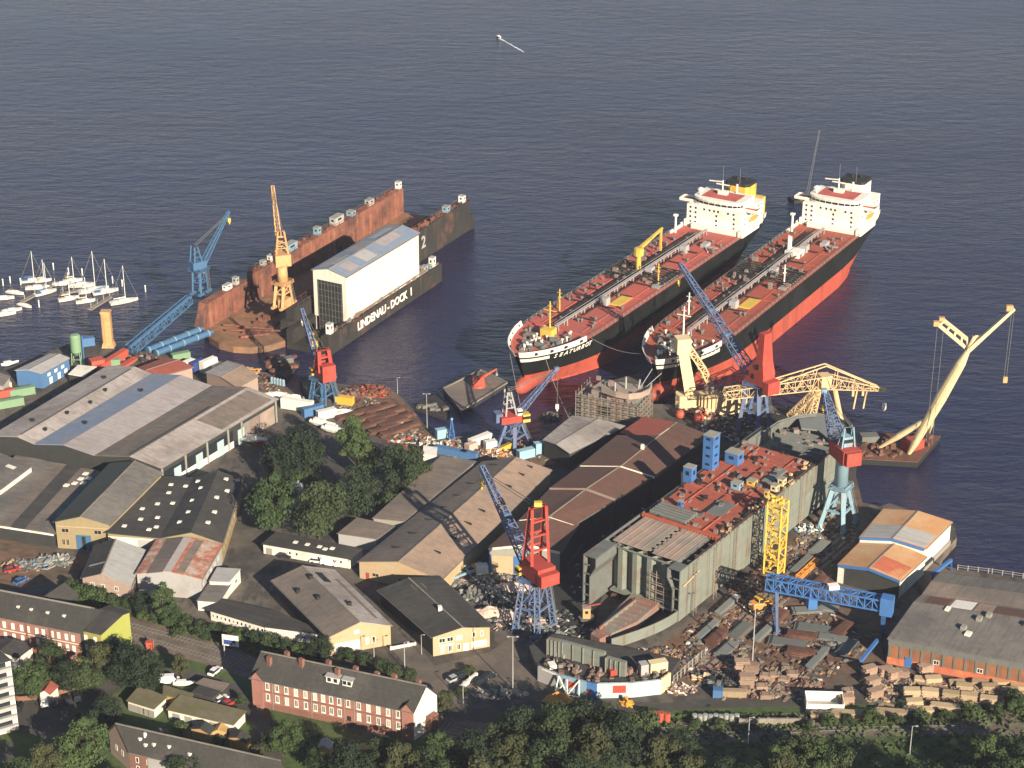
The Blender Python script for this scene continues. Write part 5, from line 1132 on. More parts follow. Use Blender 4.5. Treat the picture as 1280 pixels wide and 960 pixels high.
m.build('corrugated_panel', 'steel', hl)
def dk(x, y, sx, sy, sz, mt, nm, z=TOP + .02): return cabin((x, y, z), sx, sy, sz, mt, nm, hl) if nm in ('site_cabin', 'stair_tower') else MB().cbox((x, y, z), sx, sy, sz).build(nm, mt, hl)
dk(38, 9.5, 9, 5, .5, 'plate', 'deck_grating'); dk(67, 7, 11, 3.2, .5, 'plate', 'deck_grating'); dk(62, 3.5, 6, 2, .5, 'plate', 'deck_grating')
dk(61, 26.5, 4.2, 3.6, 11.5, 'blue', 'stair_tower'); dk(49, 27, 3, 3, 5, 'blue', 'site_cabin'); dk(68, 22, 4, 4.5, 4, 'blue', 'site_cabin'); dk(53, 12.5, 2.6, 3, 2.2, 'sky_blue', 'site_cabin'); dk(32, 20, 1.5, 1.2, 2.4, 'blue', 'site_cabin')
dk(58, 10, 2.4, 2.6, 1.6, 'yellow', 'site_cabin'); dk(62, 1.8, 2, 2, 3, 'cream', 'site_cabin'); dk(57.5, 1.8, 2, 2, 2.6, 'cream', 'site_cabin'); dk(52, 1.6, 1, 1.4, 3, 'yellow', 'site_cabin'); dk(50, 29, 2, 2, 8, 'cream', 'site_cabin', TOP - 6)
for nm, mt, n, yy in (('deck_crate', 'primer', 44, (1, 27)), ('deck_box', 'dark', 44, (1, 27)), ('deck_panel', 'plate', 18, (1, 27)), ('edge_fitting', 'dock_dark', 66, (.2, 2.4)), ('edge_crate', 'beige', 24, (.3, 3))):
    m = MB()
    for i in range(n): m.cbox((R.uniform(23, 84), R.uniform(*yy), TOP + .01), R.uniform(.3, 2.2), R.uniform(.3, 1.6), R.uniform(.2, 1.2), R.random() * .3)
    m.split(nm, mt, hl)
m = MB()
for i in range(34): x = 8 + i * 2.6; m.beam((x, -.2, TOP - .3), (x, -.2, TOP + 1.1), .09)
m.beam((6, -.2, TOP + 1.05), (96, -.2, TOP + 1.05), .1); m.beam((6, -.2, TOP + .5), (96, -.2, TOP + .5), .08); m.build('railing', 'rust', hl)
m = MB()
for x in (5.6, 17.2, 29, 41.5, 58, 71):
    for z in range(0, 16): m.beam((x, -.7, HZ + z + .4), (x + 1.6, -.7, HZ + z + .4), .1); m.beam((x, -1.2, HZ + z + .4), (x, -.05, HZ + z + .4), .08)
    for a, b_ in ((0, -.7), (1.6, -.7)): m.beam((x + a, b_, .0), (x + a, b_, TOP), .12)
    m.build('scaffold', 'pinkish', hl); m = MB()
MB().beam((-.2, -.4, 12.4), (8.5, -.4, 13.6), .28).build('spar', 'beige', hl)
# double bottom reaching forward and bilge plates
m = MB(); m.prism([(-26, 11), (-25, 14.6), (0, 17), (1.0, 8), (-12, 7.5)], HZ, HZ + 2.6); m.box(-22, 13.4, HZ + 2.6, -3, 13.8, HZ + 3.6)
for i in range(9): m.box(-23 + i * 2.6, 9.2, HZ + 2.601, -22.7 + i * 2.6, 14.2, HZ + 3.2)
m.build('double_bottom', 'primer', hl)
m = MB(); arc = [(-25 + i * 2.8, 7.5 - 7.2 * math.sin(i / 9 * PI / 2)) for i in range(10)]
m.loft([[V(x, y, HZ), V(x, y, HZ + 3.4), V(x, y + .3, HZ + 3.4), V(x, y + .3, HZ)] for x, y in arc], True); m.build('bilge_plate', 'hull_grey', hl)
m = MB()
for i in range(24):
    for y in (3, 13, 23): m.cbox((i * 4 + 1, y, 0), 1.2, 2.4, HZ)
m.split('keel_block', 'rust', hl)
# bow block behind
BO = FR[hl.name] @ V(102, 14, 0)
bb = thing('bow_block', 'grey curved bow section of the new hull at its far end', 'ship section', tuple(BO), HRZ)
m = MB(); o1 = [(-9, -14), (2, -14), (11, -11.5), (18, -6), (21, 0), (19, 6), (14, 10.5), (6, 13.5), (-9, 14)]
m.loft([[V(x * (.9 + .1 * f), y * (.85 + .15 * f), HZ + 14 * f) for x, y in o1] for f in (0, .4, .8, 1.02)], False, False)
m.loft([[V(x * .96, y * .96, HZ + 14 * f) for x, y in o1][::-1] for f in (0, .5, 1.0)], False, False); m.build('shell_plating', 'steel', bb)
m = MB(); m.prism([(x * .95, y * .95) for x, y in o1], HZ + 9.5, HZ + 10); m.prism([(2, -12), (10, -10), (17, -5), (19, 0), (17, 5), (12, 9), (6, 5), (8, 0), (4, -6)], HZ + 13.4, HZ + 13.9)
for i in range(9): m.box(-8 + i * 2.9, -12 + abs(i - 3), HZ + 10, -7.7 + i * 2.9, 12 - abs(i - 3) * 1.2, HZ + 12.5)
m.build('inner_deck', 'plate', bb)
m = MB()
for i in range(30): m.cbox((R.uniform(-8, 10), R.uniform(-11, 11), HZ + 10), R.uniform(.5, 3), R.uniform(.5, 2), R.uniform(.5, 3.6), R.random())
m.split('loose_plate', 'primer', bb)
# deckhouse under scaffold
KB = P(757, 528); kk = thing('scaffolded_deckhouse', 'grey unfinished deckhouse wrapped in scaffolding on the pier', 'ship section', (KB.x, KB.y, GZ), math.radians(-24))
m = MB(); m.box(-9, -1, .2, 12, 11, 8.5); m.box(-6, 1, 8.51, 11.5, 10.5, 11); ph = m.build('deckhouse', 'primer', kk)
m = MB(); pts = [(-5, 10), (-6, 3), (-2, .5), (4, -1.4), (9, -1.4), (12.5, 1.5), (14, 6), (13, 11)]
m.prism(pts, 11.01, 11.6); m.loft([[V(x, y, 11.6), V(x, y, 13.2), V(x * .97, y * .97 + .2, 13.2), V(x * .97, y * .97 + .2, 11.6)] for x, y in pts[2:]], True); m.build('bridge_deck', 'pinkish', kk)
m = MB(); m.box(-2.5, -1.06, 2.5, 2, -1.003, 6.5); m.box(-3, .9, 8.8, 0, .997, 10.8); m.build('opening', 'dark', kk)
m = MB()
for z in range(5): m.box(-10.6, -2.6, 1.6 + z * 1.9, 13.4, -1.9, 1.72 + z * 1.9); m.box(12.9, -2.6, 1.6 + z * 1.9, 13.6, 11, 1.72 + z * 1.9); m.box(-10.6, -2.6, 1.6 + z * 1.9, -9.9, 11, 1.72 + z * 1.9); m.beam((-10.6, -2.7, 2.6 + z * 1.9), (13.4, -2.7, 2.6 + z * 1.9), .12); m.beam((13.7, -2.7, 2.6 + z * 1.9), (13.7, 11, 2.6 + z * 1.9), .12)
for i in range(11): m.beam((-10.4 + i * 2.4, -2.6, 0), (-10.4 + i * 2.4, -2.6, 11.4), .16)
for i in range(6): m.beam((13.5, -2.4 + i * 2.6, 0), (13.5, -2.4 + i * 2.6, 11.4), .16); m.beam((-10.4, -2.4 + i * 2.6, 0), (-10.4, -2.4 + i * 2.6, 11.4), .16)
m.build('scaffold', 'concrete', kk)
m = MB(); m.tube((5, 6, 11.6), (5, 6, 16), .35); m.tube((9, 8, 11.6), (9.5, 8, 15), .3); m.tube((2.5, 2, 11.6), (2.5, 2, 15), .3); m.tube((9.5, 8, 11.6), (12.5, 12, 18), .12); m.tube((11, 8, 11.6), (16, 12, 17), .12); m.split('mast', 'wall_greywhite', kk)
m = MB()
for i in range(20): m.cbox((R.uniform(-8, 11), R.uniform(0, 10), 8.5 if i % 2 else 11.6), R.uniform(.5, 1.6), R.uniform(.5, 1.6), R.uniform(.5, 1.6))
m.split('fitting', 'primer', kk)
FC = P(801, 510); t = thing('cable_drum', 'big red-rimmed ring-shaped drum beside the scaffolded deckhouse', 'drum', tuple(FC))
m = MB(); q = FC + V(0, 0, 4); rr = []
for a in range(16): an = 2 * PI * a / 16; rr.append([q + V(r * math.cos(an), y, r * math.sin(an)) for r, y in ((3.8, -1), (3.8, 1), (2.4, 1), (2.4, -1))])
m.loft(rr + [rr[0]], True, False); m.build('rim', 'red', t, True); MB().beam(q + V(-2.6, 0, -1), q + V(2.6, 0, 1), .5).beam(q + V(1, 0, -2.6), q + V(-1, 0, 2.6), .5).cbox(q + V(0, 0, -4), 3, 2.4, 1.2).build('spokes', 'dark', t, True)
t = thing('work_platform', 'small orange and grey work platform at the left foot of the grey hull', 'work platform', tuple(P(733, 777)))
m = MB(); m.lathe((0, 0, 0), [(1.6, 0), (2.4, 1.2), (2.4, 1.6)], 8); m.build('base', 'steel', t); cabin((0, 0, 1.61), 2.2, 2.2, 3.2, 'crane_orange', 'cab', t); MB().beam((-1, 0, 4.8), (4, 1, 5.4), .3).build('arm', 'red', t)
# building berth head
gp = [(672, 851), (697, 861), (733, 871), (746, 873), (790, 872), (826, 868), (838, 859)]
gw = [P(x, y) for x, y in gp]; t = thing('berth_gate', 'pale blue and white steel wall closing the head of the building berth', 'dock gate', (gw[0].x, gw[0].y, GZ))
cols = ['white', 'pale_blue', 'blue', 'pale_blue', 'pale_blue', 'cream']
for i in range(6):
    a, b2 = gw[i], gw[i + 1]; n = (b2 - a).cross(V(0, 0, 1)).normalized(); m = MB(); k = [a, b2, b2 - n * .6, a - n * .6]; m.hexa(k, [v + V(0, 0, 4.6) for v in k])
    m.build('wall_panel', ['wall_greywhite', 'sky_blue', 'blue', 'pale_blue', 'pale_blue', 'cream'][i], t, True)
def gpan(i, f0, f1, z0, z1, mt, nm):
    a, b2 = gw[i], gw[i + 1]; n = (b2 - a).cross(V(0, 0, 1)).normalized(); p0, p1 = a.lerp(b2, f0), a.lerp(b2, f1); m = MB(); k = [p0 + n * .06, p1 + n * .06, p1 + n * .004, p0 + n * .004]
    m.hexa([v + V(0, 0, z0) for v in k], [v + V(0, 0, z1) for v in k]); m.build(nm, mt, t, True)
gpan(3, .45, .82, 1.6, 3.9, 'red', 'red_board'); gpan(3, .84, .9, 1.4, 3.6, 'white', 'white_board'); gpan(1, .3, .62, 1.6, 3.4, 'red', 'red_board'); gpan(2, .0, .4, .8, 2.0, 'red', 'red_board'); gpan(2, .0, .4, 2.05, 2.5, 'dark', 'dark_board'); gpan(0, .2, .9, 4.1, 4.55, 'white', 'rim_board')
pl = [P(x, y) for x, y in ((661, 822), (671, 848), (697, 857), (733, 867), (746, 869), (790, 868), (826, 864), (838, 855), (850, 838), (800, 826), (692, 806))]
m = MB(); m.prism([(v.x, v.y) for v in pl][::-1], GZ, GZ + 3.7); m.build('platform', 'roof_dark', t, True)
m = MB()
for a, b2, h in (((684, 818), (703, 822), 5), ((703, 822), (755, 836), 5), ((757, 840), (781, 847), 4.6)):
    a, b2 = P(*a, 7), P(*b2, 7); n = (b2 - a).cross(V(0, 0, 1)).normalized(); k = [a, b2, b2 - n * 1.2, a - n * 1.2]; m.hexa(k, [v + V(0, 0, h) for v in k]); 
    for f in (0, .25, .5, .75): q = a.lerp(b2, f) + n * .15; m.beam(q, q + V(0, 0, h), .35)
m.build('breastwork', 'hull_grey', t, True)
m = MB()
for i in range(60):
    j = R.randrange(6); q = gw[j].lerp(gw[j + 1], R.random()); n = (gw[j + 1] - gw[j]).cross(V(0, 0, 1)).normalized(); q = q - n * R.uniform(1.5, 9); m.cbox((q.x, q.y, GZ + 4), R.uniform(.3, 1.6), R.uniform(.3, 1.6), R.uniform(.3, 1.4), R.random())
m.split('stored_crate', 'primer', t, True)
m = MB()
for j in range(6):
    n = (gw[j + 1] - gw[j]).cross(V(0, 0, 1)).normalized()
    for f in (0, .33, .66): q = gw[j].lerp(gw[j + 1], f) - n * .3; m.beam(q + V(0, 0, 4.6), q + V(0, 0, 5.7), .1)
    m.beam(gw[j] - n * .3 + V(0, 0, 5.65), gw[j + 1] - n * .3 + V(0, 0, 5.65), .1)
m.build('railing', 'dark', t, True)
for x, y, sx, sz, mt in ((770, 841, 4, 1.6, 'red'), (804, 842, 2.2, 3.4, 'wall_greywhite'), (822, 838, 5, 3, 'cream'), (690, 834, 2, 1.2, 'white')): MB().cbox(P(x, y, 7) , sx, 2.4, sz, .3).build('stored_box', mt, t, True)
# ------------------------------------------------------------------ yard objects: one of each kind, then copies
YA = math.radians(56)
for nm, c in (('c_white', (.68, .64, .56)), ('c_blue', (.07, .155, .30)), ('c_sky', (.26, .42, .48)), ('c_yellow', (.62, .36, .05)), ('c_red', (.40, .08, .05)), ('c_green', (.17, .27, .16)), ('c_grey', (.27, .27, .25)), ('c_cream', (.6, .46, .3)), ('c_pink', (.5, .36, .29)), ('c_navy', (.03, .06, .2)), ('c_rust', (.15, .075, .05)), ('c_orange', (.62, .25, .05)), ('c_dark', (.03, .032, .035))):
    pm(nm, c, .6, .08, .6, c2=tuple(x * .6 + .03 for x in c), s2=.35, lo=.58, hi=.75)
def container(L, H, mat):
    """ribbed steel box with a pair of barred doors at one end"""
    r = thing('container', 'x', 'container')
    m = MB(); m.box(-L / 2, -1.2, .12, L / 2, 1.2, H); k = -L / 2 + .3
    while k < L / 2 - .2:
        for s in (-1, 1): y0, y1 = sorted((s * 1.203, s * 1.27)); m.box(k, y0, .3, k + .18, y1, H - .2)
        m.box(k, -1.1, H + .003, k + .18, 1.1, H + .05); k += .5
    for x in (-L / 2, L / 2 - .2):
        for y in (-1.3, 1.13): m.box(x, y, 0, x + .2, y + .17, H + .06)
    m.build('body', mat, r)
    for y0 in (-1.12, .02):
        d = MB().box(L / 2 + .003, y0, .25, L / 2 + .07, y0 + 1.1, H - .12).box(L / 2 + .071, y0 + .3, .3, L / 2 + .12, y0 + .36, H - .15).box(L / 2 + .071, y0 + .7, .3, L / 2 + .12, y0 + .76, H - .15).build('door', mat, r)
    return r
def put(proto, used, px, py, rz, label, group=None, z=GZ, sc=None):
    loc = P(px, py, z)
    if id(proto) in used: o = copy_tree(proto, tuple(loc), rz, label)
    else:
        used[id(proto)] = 1; o = proto; o.location = loc; o.rotation_euler = (0, 0, rz); o['label'] = label; reg(o, Matrix.Translation(loc) @ Matrix.Rotation(rz, 4, 'Z'))
    if group: o['group'] = group
    if sc: o.scale = sc if isinstance(sc, (tuple, list)) else (sc, sc, sc)
    return o
USED = {}
CP = {}
for px, py, rz, L, H, mt, lab in [
    (564, 569, -.42, 12, 2.6, 'c_blue', 'long blue container along the top edge of the narrow shed'), (586, 573, -.42, 6, 2.6, 'c_blue', 'short blue container right of the long blue one on the middle quay'),
    (600, 554, .75, 9, 2.8, 'c_white', 'white container standing above the pinkish one on the middle quay'), (589, 562, .75, 4, 2.6, 'c_pink', 'pinkish container below the white one on the middle quay'),
    (552, 547, .4, 4, 3.4, 'c_sky', 'sky-blue box beside the small blue lattice cone'), (613, 560, .4, 4, 2.8, 'c_white', 'white-topped box between the crane and pinkish container'),
    (657, 572, .5, 6, 3.2, 'c_sky', 'pale blue ribbed box at the right foot of the small blue crane'), (680, 565, .4, 7, 4.0, 'c_sky', 'light blue open bin near the grey pier shed'),
    (431, 505, -.3, 6.5, 3.0, 'c_yellow', 'yellow container beside the blue and red slipway crane'), (372, 512, -.35, 12, 4.0, 'c_white', 'large white box at the far corner of the huge striped hall'),
    (391, 518, .6, 8, 3.2, 'c_blue', 'blue container with brown top beside the large white box'), (408, 522, .5, 7, 3.2, 'c_white', 'white container right of the brown-topped blue one'),
    (236, 462, .9, 5, 3.8, 'c_white', 'white container with grey top left of the navy one behind the hall'), (247, 463, .9, 6, 4.0, 'c_navy', 'navy blue container between two white ones behind the hall'), (261, 463, .9, 7, 4.6, 'c_white', 'tallest white container right of the navy one behind the hall'),
    (271, 463, .9, 3.5, 3, 'c_white', 'smallest white container at the end of the row behind the hall'),
    (226, 448, .5, 7, 2.4, 'c_green', 'green container near the blue tubes on the shore'), (135, 459, .2, 9, 3.2, 'c_green', 'green tank container beside the red boom'),
    (28, 494, .45, 9, 3.0, 'c_green', 'green skip behind the blue waterside shed'), (14, 508, .45, 9, 3.0, 'c_green', 'green skip at the left edge of the huge hall'), (8, 497, .5, 6, 3.2, 'c_red', 'red-topped skip between the green ones'), (4, 488, .5, 6, 3.0, 'c_cream', 'cream container at the left edge near the green skips'),
    (110, 432, .4, 5, 3.4, 'c_blue', 'blue box behind the green silo'),
    (897, 870, -.1, 2.6, 2.4, 'c_blue', 'small blue box left of the long timber stack by the bottom road'), (602, 716, .2, 3.6, 2.8, 'c_white', 'white box near the yellow shed doors'),
    (1037, 655, .6, 0, 0, '', '')]:
    if not lab: continue
    k = (L, H, mt)
    if k not in CP: CP[k] = container(L, H, mt)
    put(CP[k], USED, px, py, rz, lab, 'containers and site boxes in the yard')

def timber(L, W, H, mat, seed):
    rr = random.Random(seed); m = MB(); z = .15
    for x in (-L * .35, 0, L * .35): m.box(x - .12, -W / 2, 0, x + .12, W / 2, .149)
    while z < H:
        y = -W / 2
        while y < W / 2 - .1:
            w = min(rr.uniform(.35, .6), W / 2 - y); e = rr.uniform(-.25, .25); m.box(-L / 2 + e, y, z, L / 2 + e * .6, y + w - .05, z + .26); y += w
        z += .3
        if rr.random() < .25: [m.box(x - .08, -W / 2, z, x + .08, W / 2, z + .12) for x in (-L * .35, L * .35)]; z += .125
    o = m.build('timber_stack', mat); tag(o, 'x', 'timber stack'); return o
TS = [timber(8, 2.4, 2.2, 'timber', 1), timber(4.4, 2.2, 2.4, 'timber', 2), timber(4, 2.4, 3.4, 'timber_red', 3), timber(3, 2.2, 1.8, 'timber_red', 4)]
G1 = 'timber stacks by the large right hall'
def ordl(i): return ['first', 'second', 'third', 'fourth', 'fifth', 'sixth', 'seventh', 'eighth', 'ninth', 'tenth', 'eleventh', 'twelfth'][i]
for row, desc, kind, pts in [
    ('a', '%s long pale timber stack from the white skip along the bottom grass', 0, [(1032, 899), (1059, 897), (1086, 896), (1114, 894), (1148, 891), (1182, 888)]),
    ('b', '%s timber stack from the left in the row just above the long pale stacks', 1, [(1142, 884), (1139, 870), (1162, 870), (1188, 873), (1211, 874), (1235, 879), (1262, 868)]),
    ('c', '%s pale timber pile from the left in the row under the rusty hall wall', 1, [(1153, 852), (1166, 853), (1196, 856), (1205, 862), (1225, 856), (1237, 863), (1250, 857), (1273, 862)]),
    ('d', '%s reddish timber pile from the left in the cluster near the runway beam', 2, [(1086, 843), (1090, 857), (1093, 871), (1107, 843), (1117, 847), (1126, 846), (1156, 840)]),
    ('e', '%s low reddish crate pile from the left below the gantry plates', 3, [(931, 865), (952, 860), (957, 872), (957, 848), (967, 847), (980, 851), (984, 839), (990, 845)]),
    ('f', '%s tall pinkish plank stack beside the lamp pole in the lower yard', 2, [(927, 840), (939, 842), (933, 858)])]:
    for i, (x, y) in enumerate(pts):
        put(TS[kind], USED, x, y, R.uniform(-.25, .1) + (.35 if row in 'd' else 0), desc % ordl(i), G1, sc=(1, 1, R.uniform(.45, .7) if row in 'c' else R.uniform(.65, 1.0) if row in 'ab' else R.uniform(.5, .75) if row in 'de' else R.uniform(.8, 1.1)))
put(TS[0], USED, 916, 870, -.05, 'long orange-brown timber stack right of the small blue box', G1, sc=(.9, .8, .9))
put(TS[2], USED, 1057, 879, .1, 'red crate stack right of the white skip', G1); put(TS[3], USED, 1059, 867, .1, 'small reddish crate behind the red crate stack', G1)

def plates(L, W, n, mat, seed):
    rr = random.Random(seed); m = MB(); z = .3
    for x in (-L * .35, 0, L * .35): m.box(x - .15, -W / 2, 0, x + .15, W / 2, .298)
    for i in range(n):
        e, f, g_ = rr.uniform(-.5, .5), rr.uniform(-.3, .3), rr.uniform(.8, 1); m.hexa([(-L / 2 * g_ + e, -W / 2 + f, z), (L / 2 * g_ + e, -W / 2 + f, z), (L / 2 * g_ + e, W / 2 * g_ + f, z), (-L / 2 * g_ + e, W / 2 * g_ + f, z)],
            [(-L / 2 * g_ + e, -W / 2 + f, z + .16), (L / 2 * g_ + e, -W / 2 + f, z + .16), (L / 2 * g_ + e, W / 2 * g_ + f, z + .16), (-L / 2 * g_ + e, W / 2 * g_ + f, z + .16)]); z += .2
    o = m.build('plate_stack', mat); tag(o, 'x', 'steel plates'); return o
PS = [plates(9, 3.4, 5, 'plate', 1), plates(11, 4.5, 4, 'plate', 2), plates(12, 2.0, 6, 'plate', 3), plates(9, 3.2, 7, 'rust', 4)]
G2 = 'stacks of steel plate in the gantry yard'
for px, py, rz, k, lab in [(908, 814, YA, 0, 'grey plate stack beside the rail nearest the berth head'), (925, 790, YA, 0, 'grey plate stack directly above the berth head one on the rail side'), (956, 793, YA, 2, 'narrow long plate stack left of the gantry leg'), (1017, 788, -.28, 1, 'largest grey plate stack in the middle of the gantry yard'),
    (1000, 797, -.28, 3, 'rusty plate stack just below the largest grey plates'), (985, 806, -.28, 1, 'grey plate stack third down from the gantry girder'), (1000, 818, -.28, 3, 'rust-topped plate stack with green edge near the lower yard'), (1022, 826, 1.0, 2, 'tilted narrow plate stack above the reddish crate piles'),
    (1002, 708, YA, 2, 'long grey plate stack beside the yellow beam'), (1024, 686, YA, 0, 'grey plate stack nearest the pale blue crane'), (1021, 733, YA, 3, 'rusty plate stack left of the orange sheds'), (1009, 765, .1, 0, 'grey plate stack directly under the gantry girder'), (1030, 762, -.28, 0, 'grey plate stack under the gantry trolley'), (1040, 800, -.28, 0, 'grey plate stack at the right of the gantry yard'),
    (909, 760, YA, 2, 'dark narrow plate stack by the grey hull foot'), (885, 790, YA, 2, 'dark narrow plate stack between hull foot and rail'), (1052, 790, .9, 3, 'rusty plate stack in the shade left of the gantry end leg'), (895, 800, YA, 3, 'rusty plate stack by the curved bilge plate'), (970, 775, YA, 3, 'rusty plate stack between the gantry legs'), (985, 735, YA, 3, 'rusty plate stack at the foot of the yellow tower'), (1058, 812, 1.0, 0, 'pale plate stack near the runway beam')]:
    put(PS[k], USED, px, py, rz, lab, G2)
G3 = 'stacks of rusty steel sections in the waterside steel yard'
SS_ = plates(14, 2.4, 5, 'rust', 7); SS_.name = 'section_stack'
for i, (px, py, rz) in enumerate([(440, 520, .62), (452, 526, .62), (466, 532, .62), (480, 538, .62), (494, 541, .62), (478, 524, .62), (492, 530, .62), (506, 536, .62), (460, 514, .62), (474, 512, .62), (488, 517, .62), (500, 524, .62)]):
    put(SS_, USED, px, py, rz, ['%s rusty section stack from the left in the row by the yard trees', '%s rusty section stack from the left in the middle row of the steel yard', '%s rusty section stack from the left in the row along the quay'][0 if i < 5 else 1 if i < 8 else 2] % ordl(i if i < 5 else i - 5 if i < 8 else i - 8), G3)

def heap(name, label, cat, px, py, rx, ry, h, n, mats, seed, z=GZ, s0=.6, s1=2.4):
    """a heap of loose odd pieces lying on a mound, one object"""
    rr = random.Random(seed); c = P(px, py, z); m = MB(); rg_ = []; cloth = name in ('tarpaulin', 'sack_row')
    for f, hh in ((1, 0), (.85, .45), (.5, .8), (.15, 1)): rg_.append([c + V(rx * f * math.cos(a * PI / 6) * rr.uniform(.8, 1.15), ry * f * math.sin(a * PI / 6) * rr.uniform(.8, 1.15), h * hh * rr.uniform(.7, 1.15) * (1 if cloth else .3)) for a in range(12)])
    if cloth or name == 'scrap_heap': m.loft(rg_, True)
    for i in range(n if cloth else int(n * 1.3)):
        a, f = rr.uniform(0, 2 * PI), rr.random() ** .55; p_ = c + V(rx * f * math.cos(a), ry * f * math.sin(a), 0); m.slot(rr.randrange(len(mats))); zz = h * (1 - f ** 2)
        if rr.random() < .5 and not cloth: m.cbox(p_, rr.uniform(.4, 1.2) * s1 * .6, rr.uniform(.4, 1.0) * s1 * .5, max(.3, zz * rr.uniform(.3, 1.1)), rr.uniform(0, 3))
        else:
            p_.z += zz * rr.uniform(.1, .8) + .15; q = V(rr.uniform(-1, 1), rr.uniform(-1, 1), rr.uniform(-.2, .5)).normalized() * rr.uniform(s0, s1); m.beam(p_ - q * .5, p_ + q * .5, rr.uniform(.15, .6), rr.uniform(.1, .5))
    o = m.build(name, mats); tag(o, label, cat); return o
heap('scrap_heap', 'heap of red scrap steel at the quay beside the steel yard', 'scrap heap', 460, 490, 9, 6, 2.4, 120, ['dock_rust', 'c_red', 'rust'], 1)
heap('scrap_heap', 'low brown scrap heap behind the yellow container', 'scrap heap', 440, 492, 5, 4, 1.8, 60, ['rust', 'primer'], 2)
heap('sack_row', 'row of white sacks along the end of the huge striped hall', 'sacks', 345, 494, 5, 2, 1.2, 40, ['c_white', 'wall_white'], 3, s0=.6, s1=1.4)
heap('sack_row', 'second row of white sacks in front of the large white box', 'sacks', 364, 498, 5, 2, 1.4, 40, ['c_white', 'wall_white'], 4, s0=.6, s1=1.4)
heap('tarpaulin', 'white crumpled tarpaulin right of the white container by the slipway crane', 'tarpaulin', 428, 517, 5, 3, 1.6, 12, ['c_white'], 5)
heap('tarpaulin', 'pinkish crumpled tarpaulin heap below the blue crane near the dark office', 'tarpaulin', 610, 768, 6, 2.6, 2.4, 14, ['c_pink', 'wall_pink'], 6)
heap('tarpaulin', 'pink-white crumpled tarpaulin beside the left crane leg', 'tarpaulin', 636, 772, 3, 2.2, 2.0, 10, ['c_pink'], 7)
heap('tarpaulin', 'pink-white tarpaulin heap under the yellow crane cab', 'tarpaulin', 640, 736, 6, 2.4, 2.0, 12, ['c_pink'], 8)
heap('machine_parts', 'grey machine parts piled in front of the long tan hall', 'machine parts', 588, 745, 5, 3, 3.2, 30, ['steel', 'plate', 'c_grey'], 9)
heap('machine_parts', 'second pile of grey machine parts left of the crane legs', 'machine parts', 612, 742, 5, 3, 2.8, 40, ['steel', 'c_dark', 'c_grey'], 10)
heap('machine_parts', 'dark tangle of machine parts between the tarpaulins', 'machine parts', 622, 757, 6, 3, 2.0, 50, ['c_dark', 'steel'], 11)
heap('machine_parts', 'grey gear strewn between the legs of the red-framed crane', 'machine parts', 668, 778, 4, 4, 1.6, 60, ['steel', 'c_pink', 'c_grey'], 12)
heap('machine_parts', 'jumble of parts at the far quay below the red cab crane', 'machine parts', 935, 548, 7, 4, 2.2, 60, ['primer', 'sky_blue', 'steel'], 13)
heap('pallet_heap', 'loose brown planks strewn at the white wall of the huge hall', 'planks', 318, 545, 6, 2, .9, 40, ['timber', 'c_pink'], 14)
heap('pallet_heap', 'scattered orange planks beside the white container row on the apron', 'planks', 299, 464, 8, 3, .8, 46, ['timber', 'c_orange'], 15, s0=1.5, s1=4)
heap('pallet_heap', 'scattered crates and rubbish at the berth gate corner', 'rubbish', 848, 862, 5, 3, 1.0, 60, ['timber_red', 'primer', 'c_white'], 16)
heap('pallet_heap', 'crates and bins inside the curved bilge plate', 'rubbish', 812, 826, 9, 6, 1.0, 90, ['timber', 'c_orange', 'primer', 'c_white'], 17)
heap('pallet_heap', 'rusty timber scraps left of the dark paved patch', 'rubbish', 1011, 858, 5, 3, 1.2, 60, ['timber_red', 'rust'], 18)
heap('pallet_heap', 'broken planks among the timber stacks near the rusty hall corner', 'rubbish', 1118, 858, 7, 4, .8, 90, ['timber', 'timber_red', 'steel'], 19)
heap('pallet_heap', 'loose boards between the timber rows at the right edge', 'rubbish', 1215, 866, 14, 5, .8, 120, ['timber', 'timber_red'], 20)
heap('pallet_heap', 'loose boards and stones along the sheds of the left yard', 'rubbish', 28, 708, 9, 5, 1.0, 50, ['steel', 'timber', 'timber_red', 'primer'], 21)
heap('machine_parts', 'grey pipes piled in front of the yellow-brick hall', 'pipes', 65, 702, 6, 4, 1.4, 60, ['steel', 'c_grey'], 22, s0=2, s1=4)
heap('machine_parts', 'blue and grey parts stored under the striped roof edge', 'pipes', 45, 706, 5, 3, 1.2, 40, ['sky_blue', 'steel'], 23, s0=1.5, s1=3)
heap('scrap_heap', 'reddish scrap strewn in front of the orange boat shed', 'scrap heap', 1085, 722, 7, 4, 1.6, 60, ['dock_rust', 'c_grey', 'rust'], 24)
heap('scrap_heap', 'dark scrap strip along the foot of the grey hull', 'scrap heap', 950, 722, 5, 3, 1.2, 60, ['rust', 'c_dark', 'primer'], 25)
heap('machine_parts', 'blue-white drums and gear beside the pale blue crane legs', 'machine parts', 1012, 662, 5, 3, 1.8, 40, ['sky_blue', 'c_white', 'steel'], 26)
heap('machine_parts', 'mixed gear strewn on the middle quay below the blue tower', 'machine parts', 562, 556, 7, 3, 1.4, 50, ['dock_rust', 'c_white', 'steel', 'timber'], 27)
heap('machine_parts', 'gear and bins on the quay between container and small crane', 'machine parts', 622, 566, 6, 3, 1.2, 50, ['c_pink', 'c_orange', 'steel', 'c_white'], 28)
heap('machine_parts', 'red and white bins at the right end of the steel yard', 'machine parts', 512, 551, 9, 4, 1.2, 26, ['c_red', 'c_white', 'primer', 'c_orange'], 29)
heap('machine_parts', 'dark gear piled by the slip between steel yard and shed', 'machine parts', 528, 556, 6, 3, 1.6, 50, ['c_dark', 'primer', 'c_white'], 30)
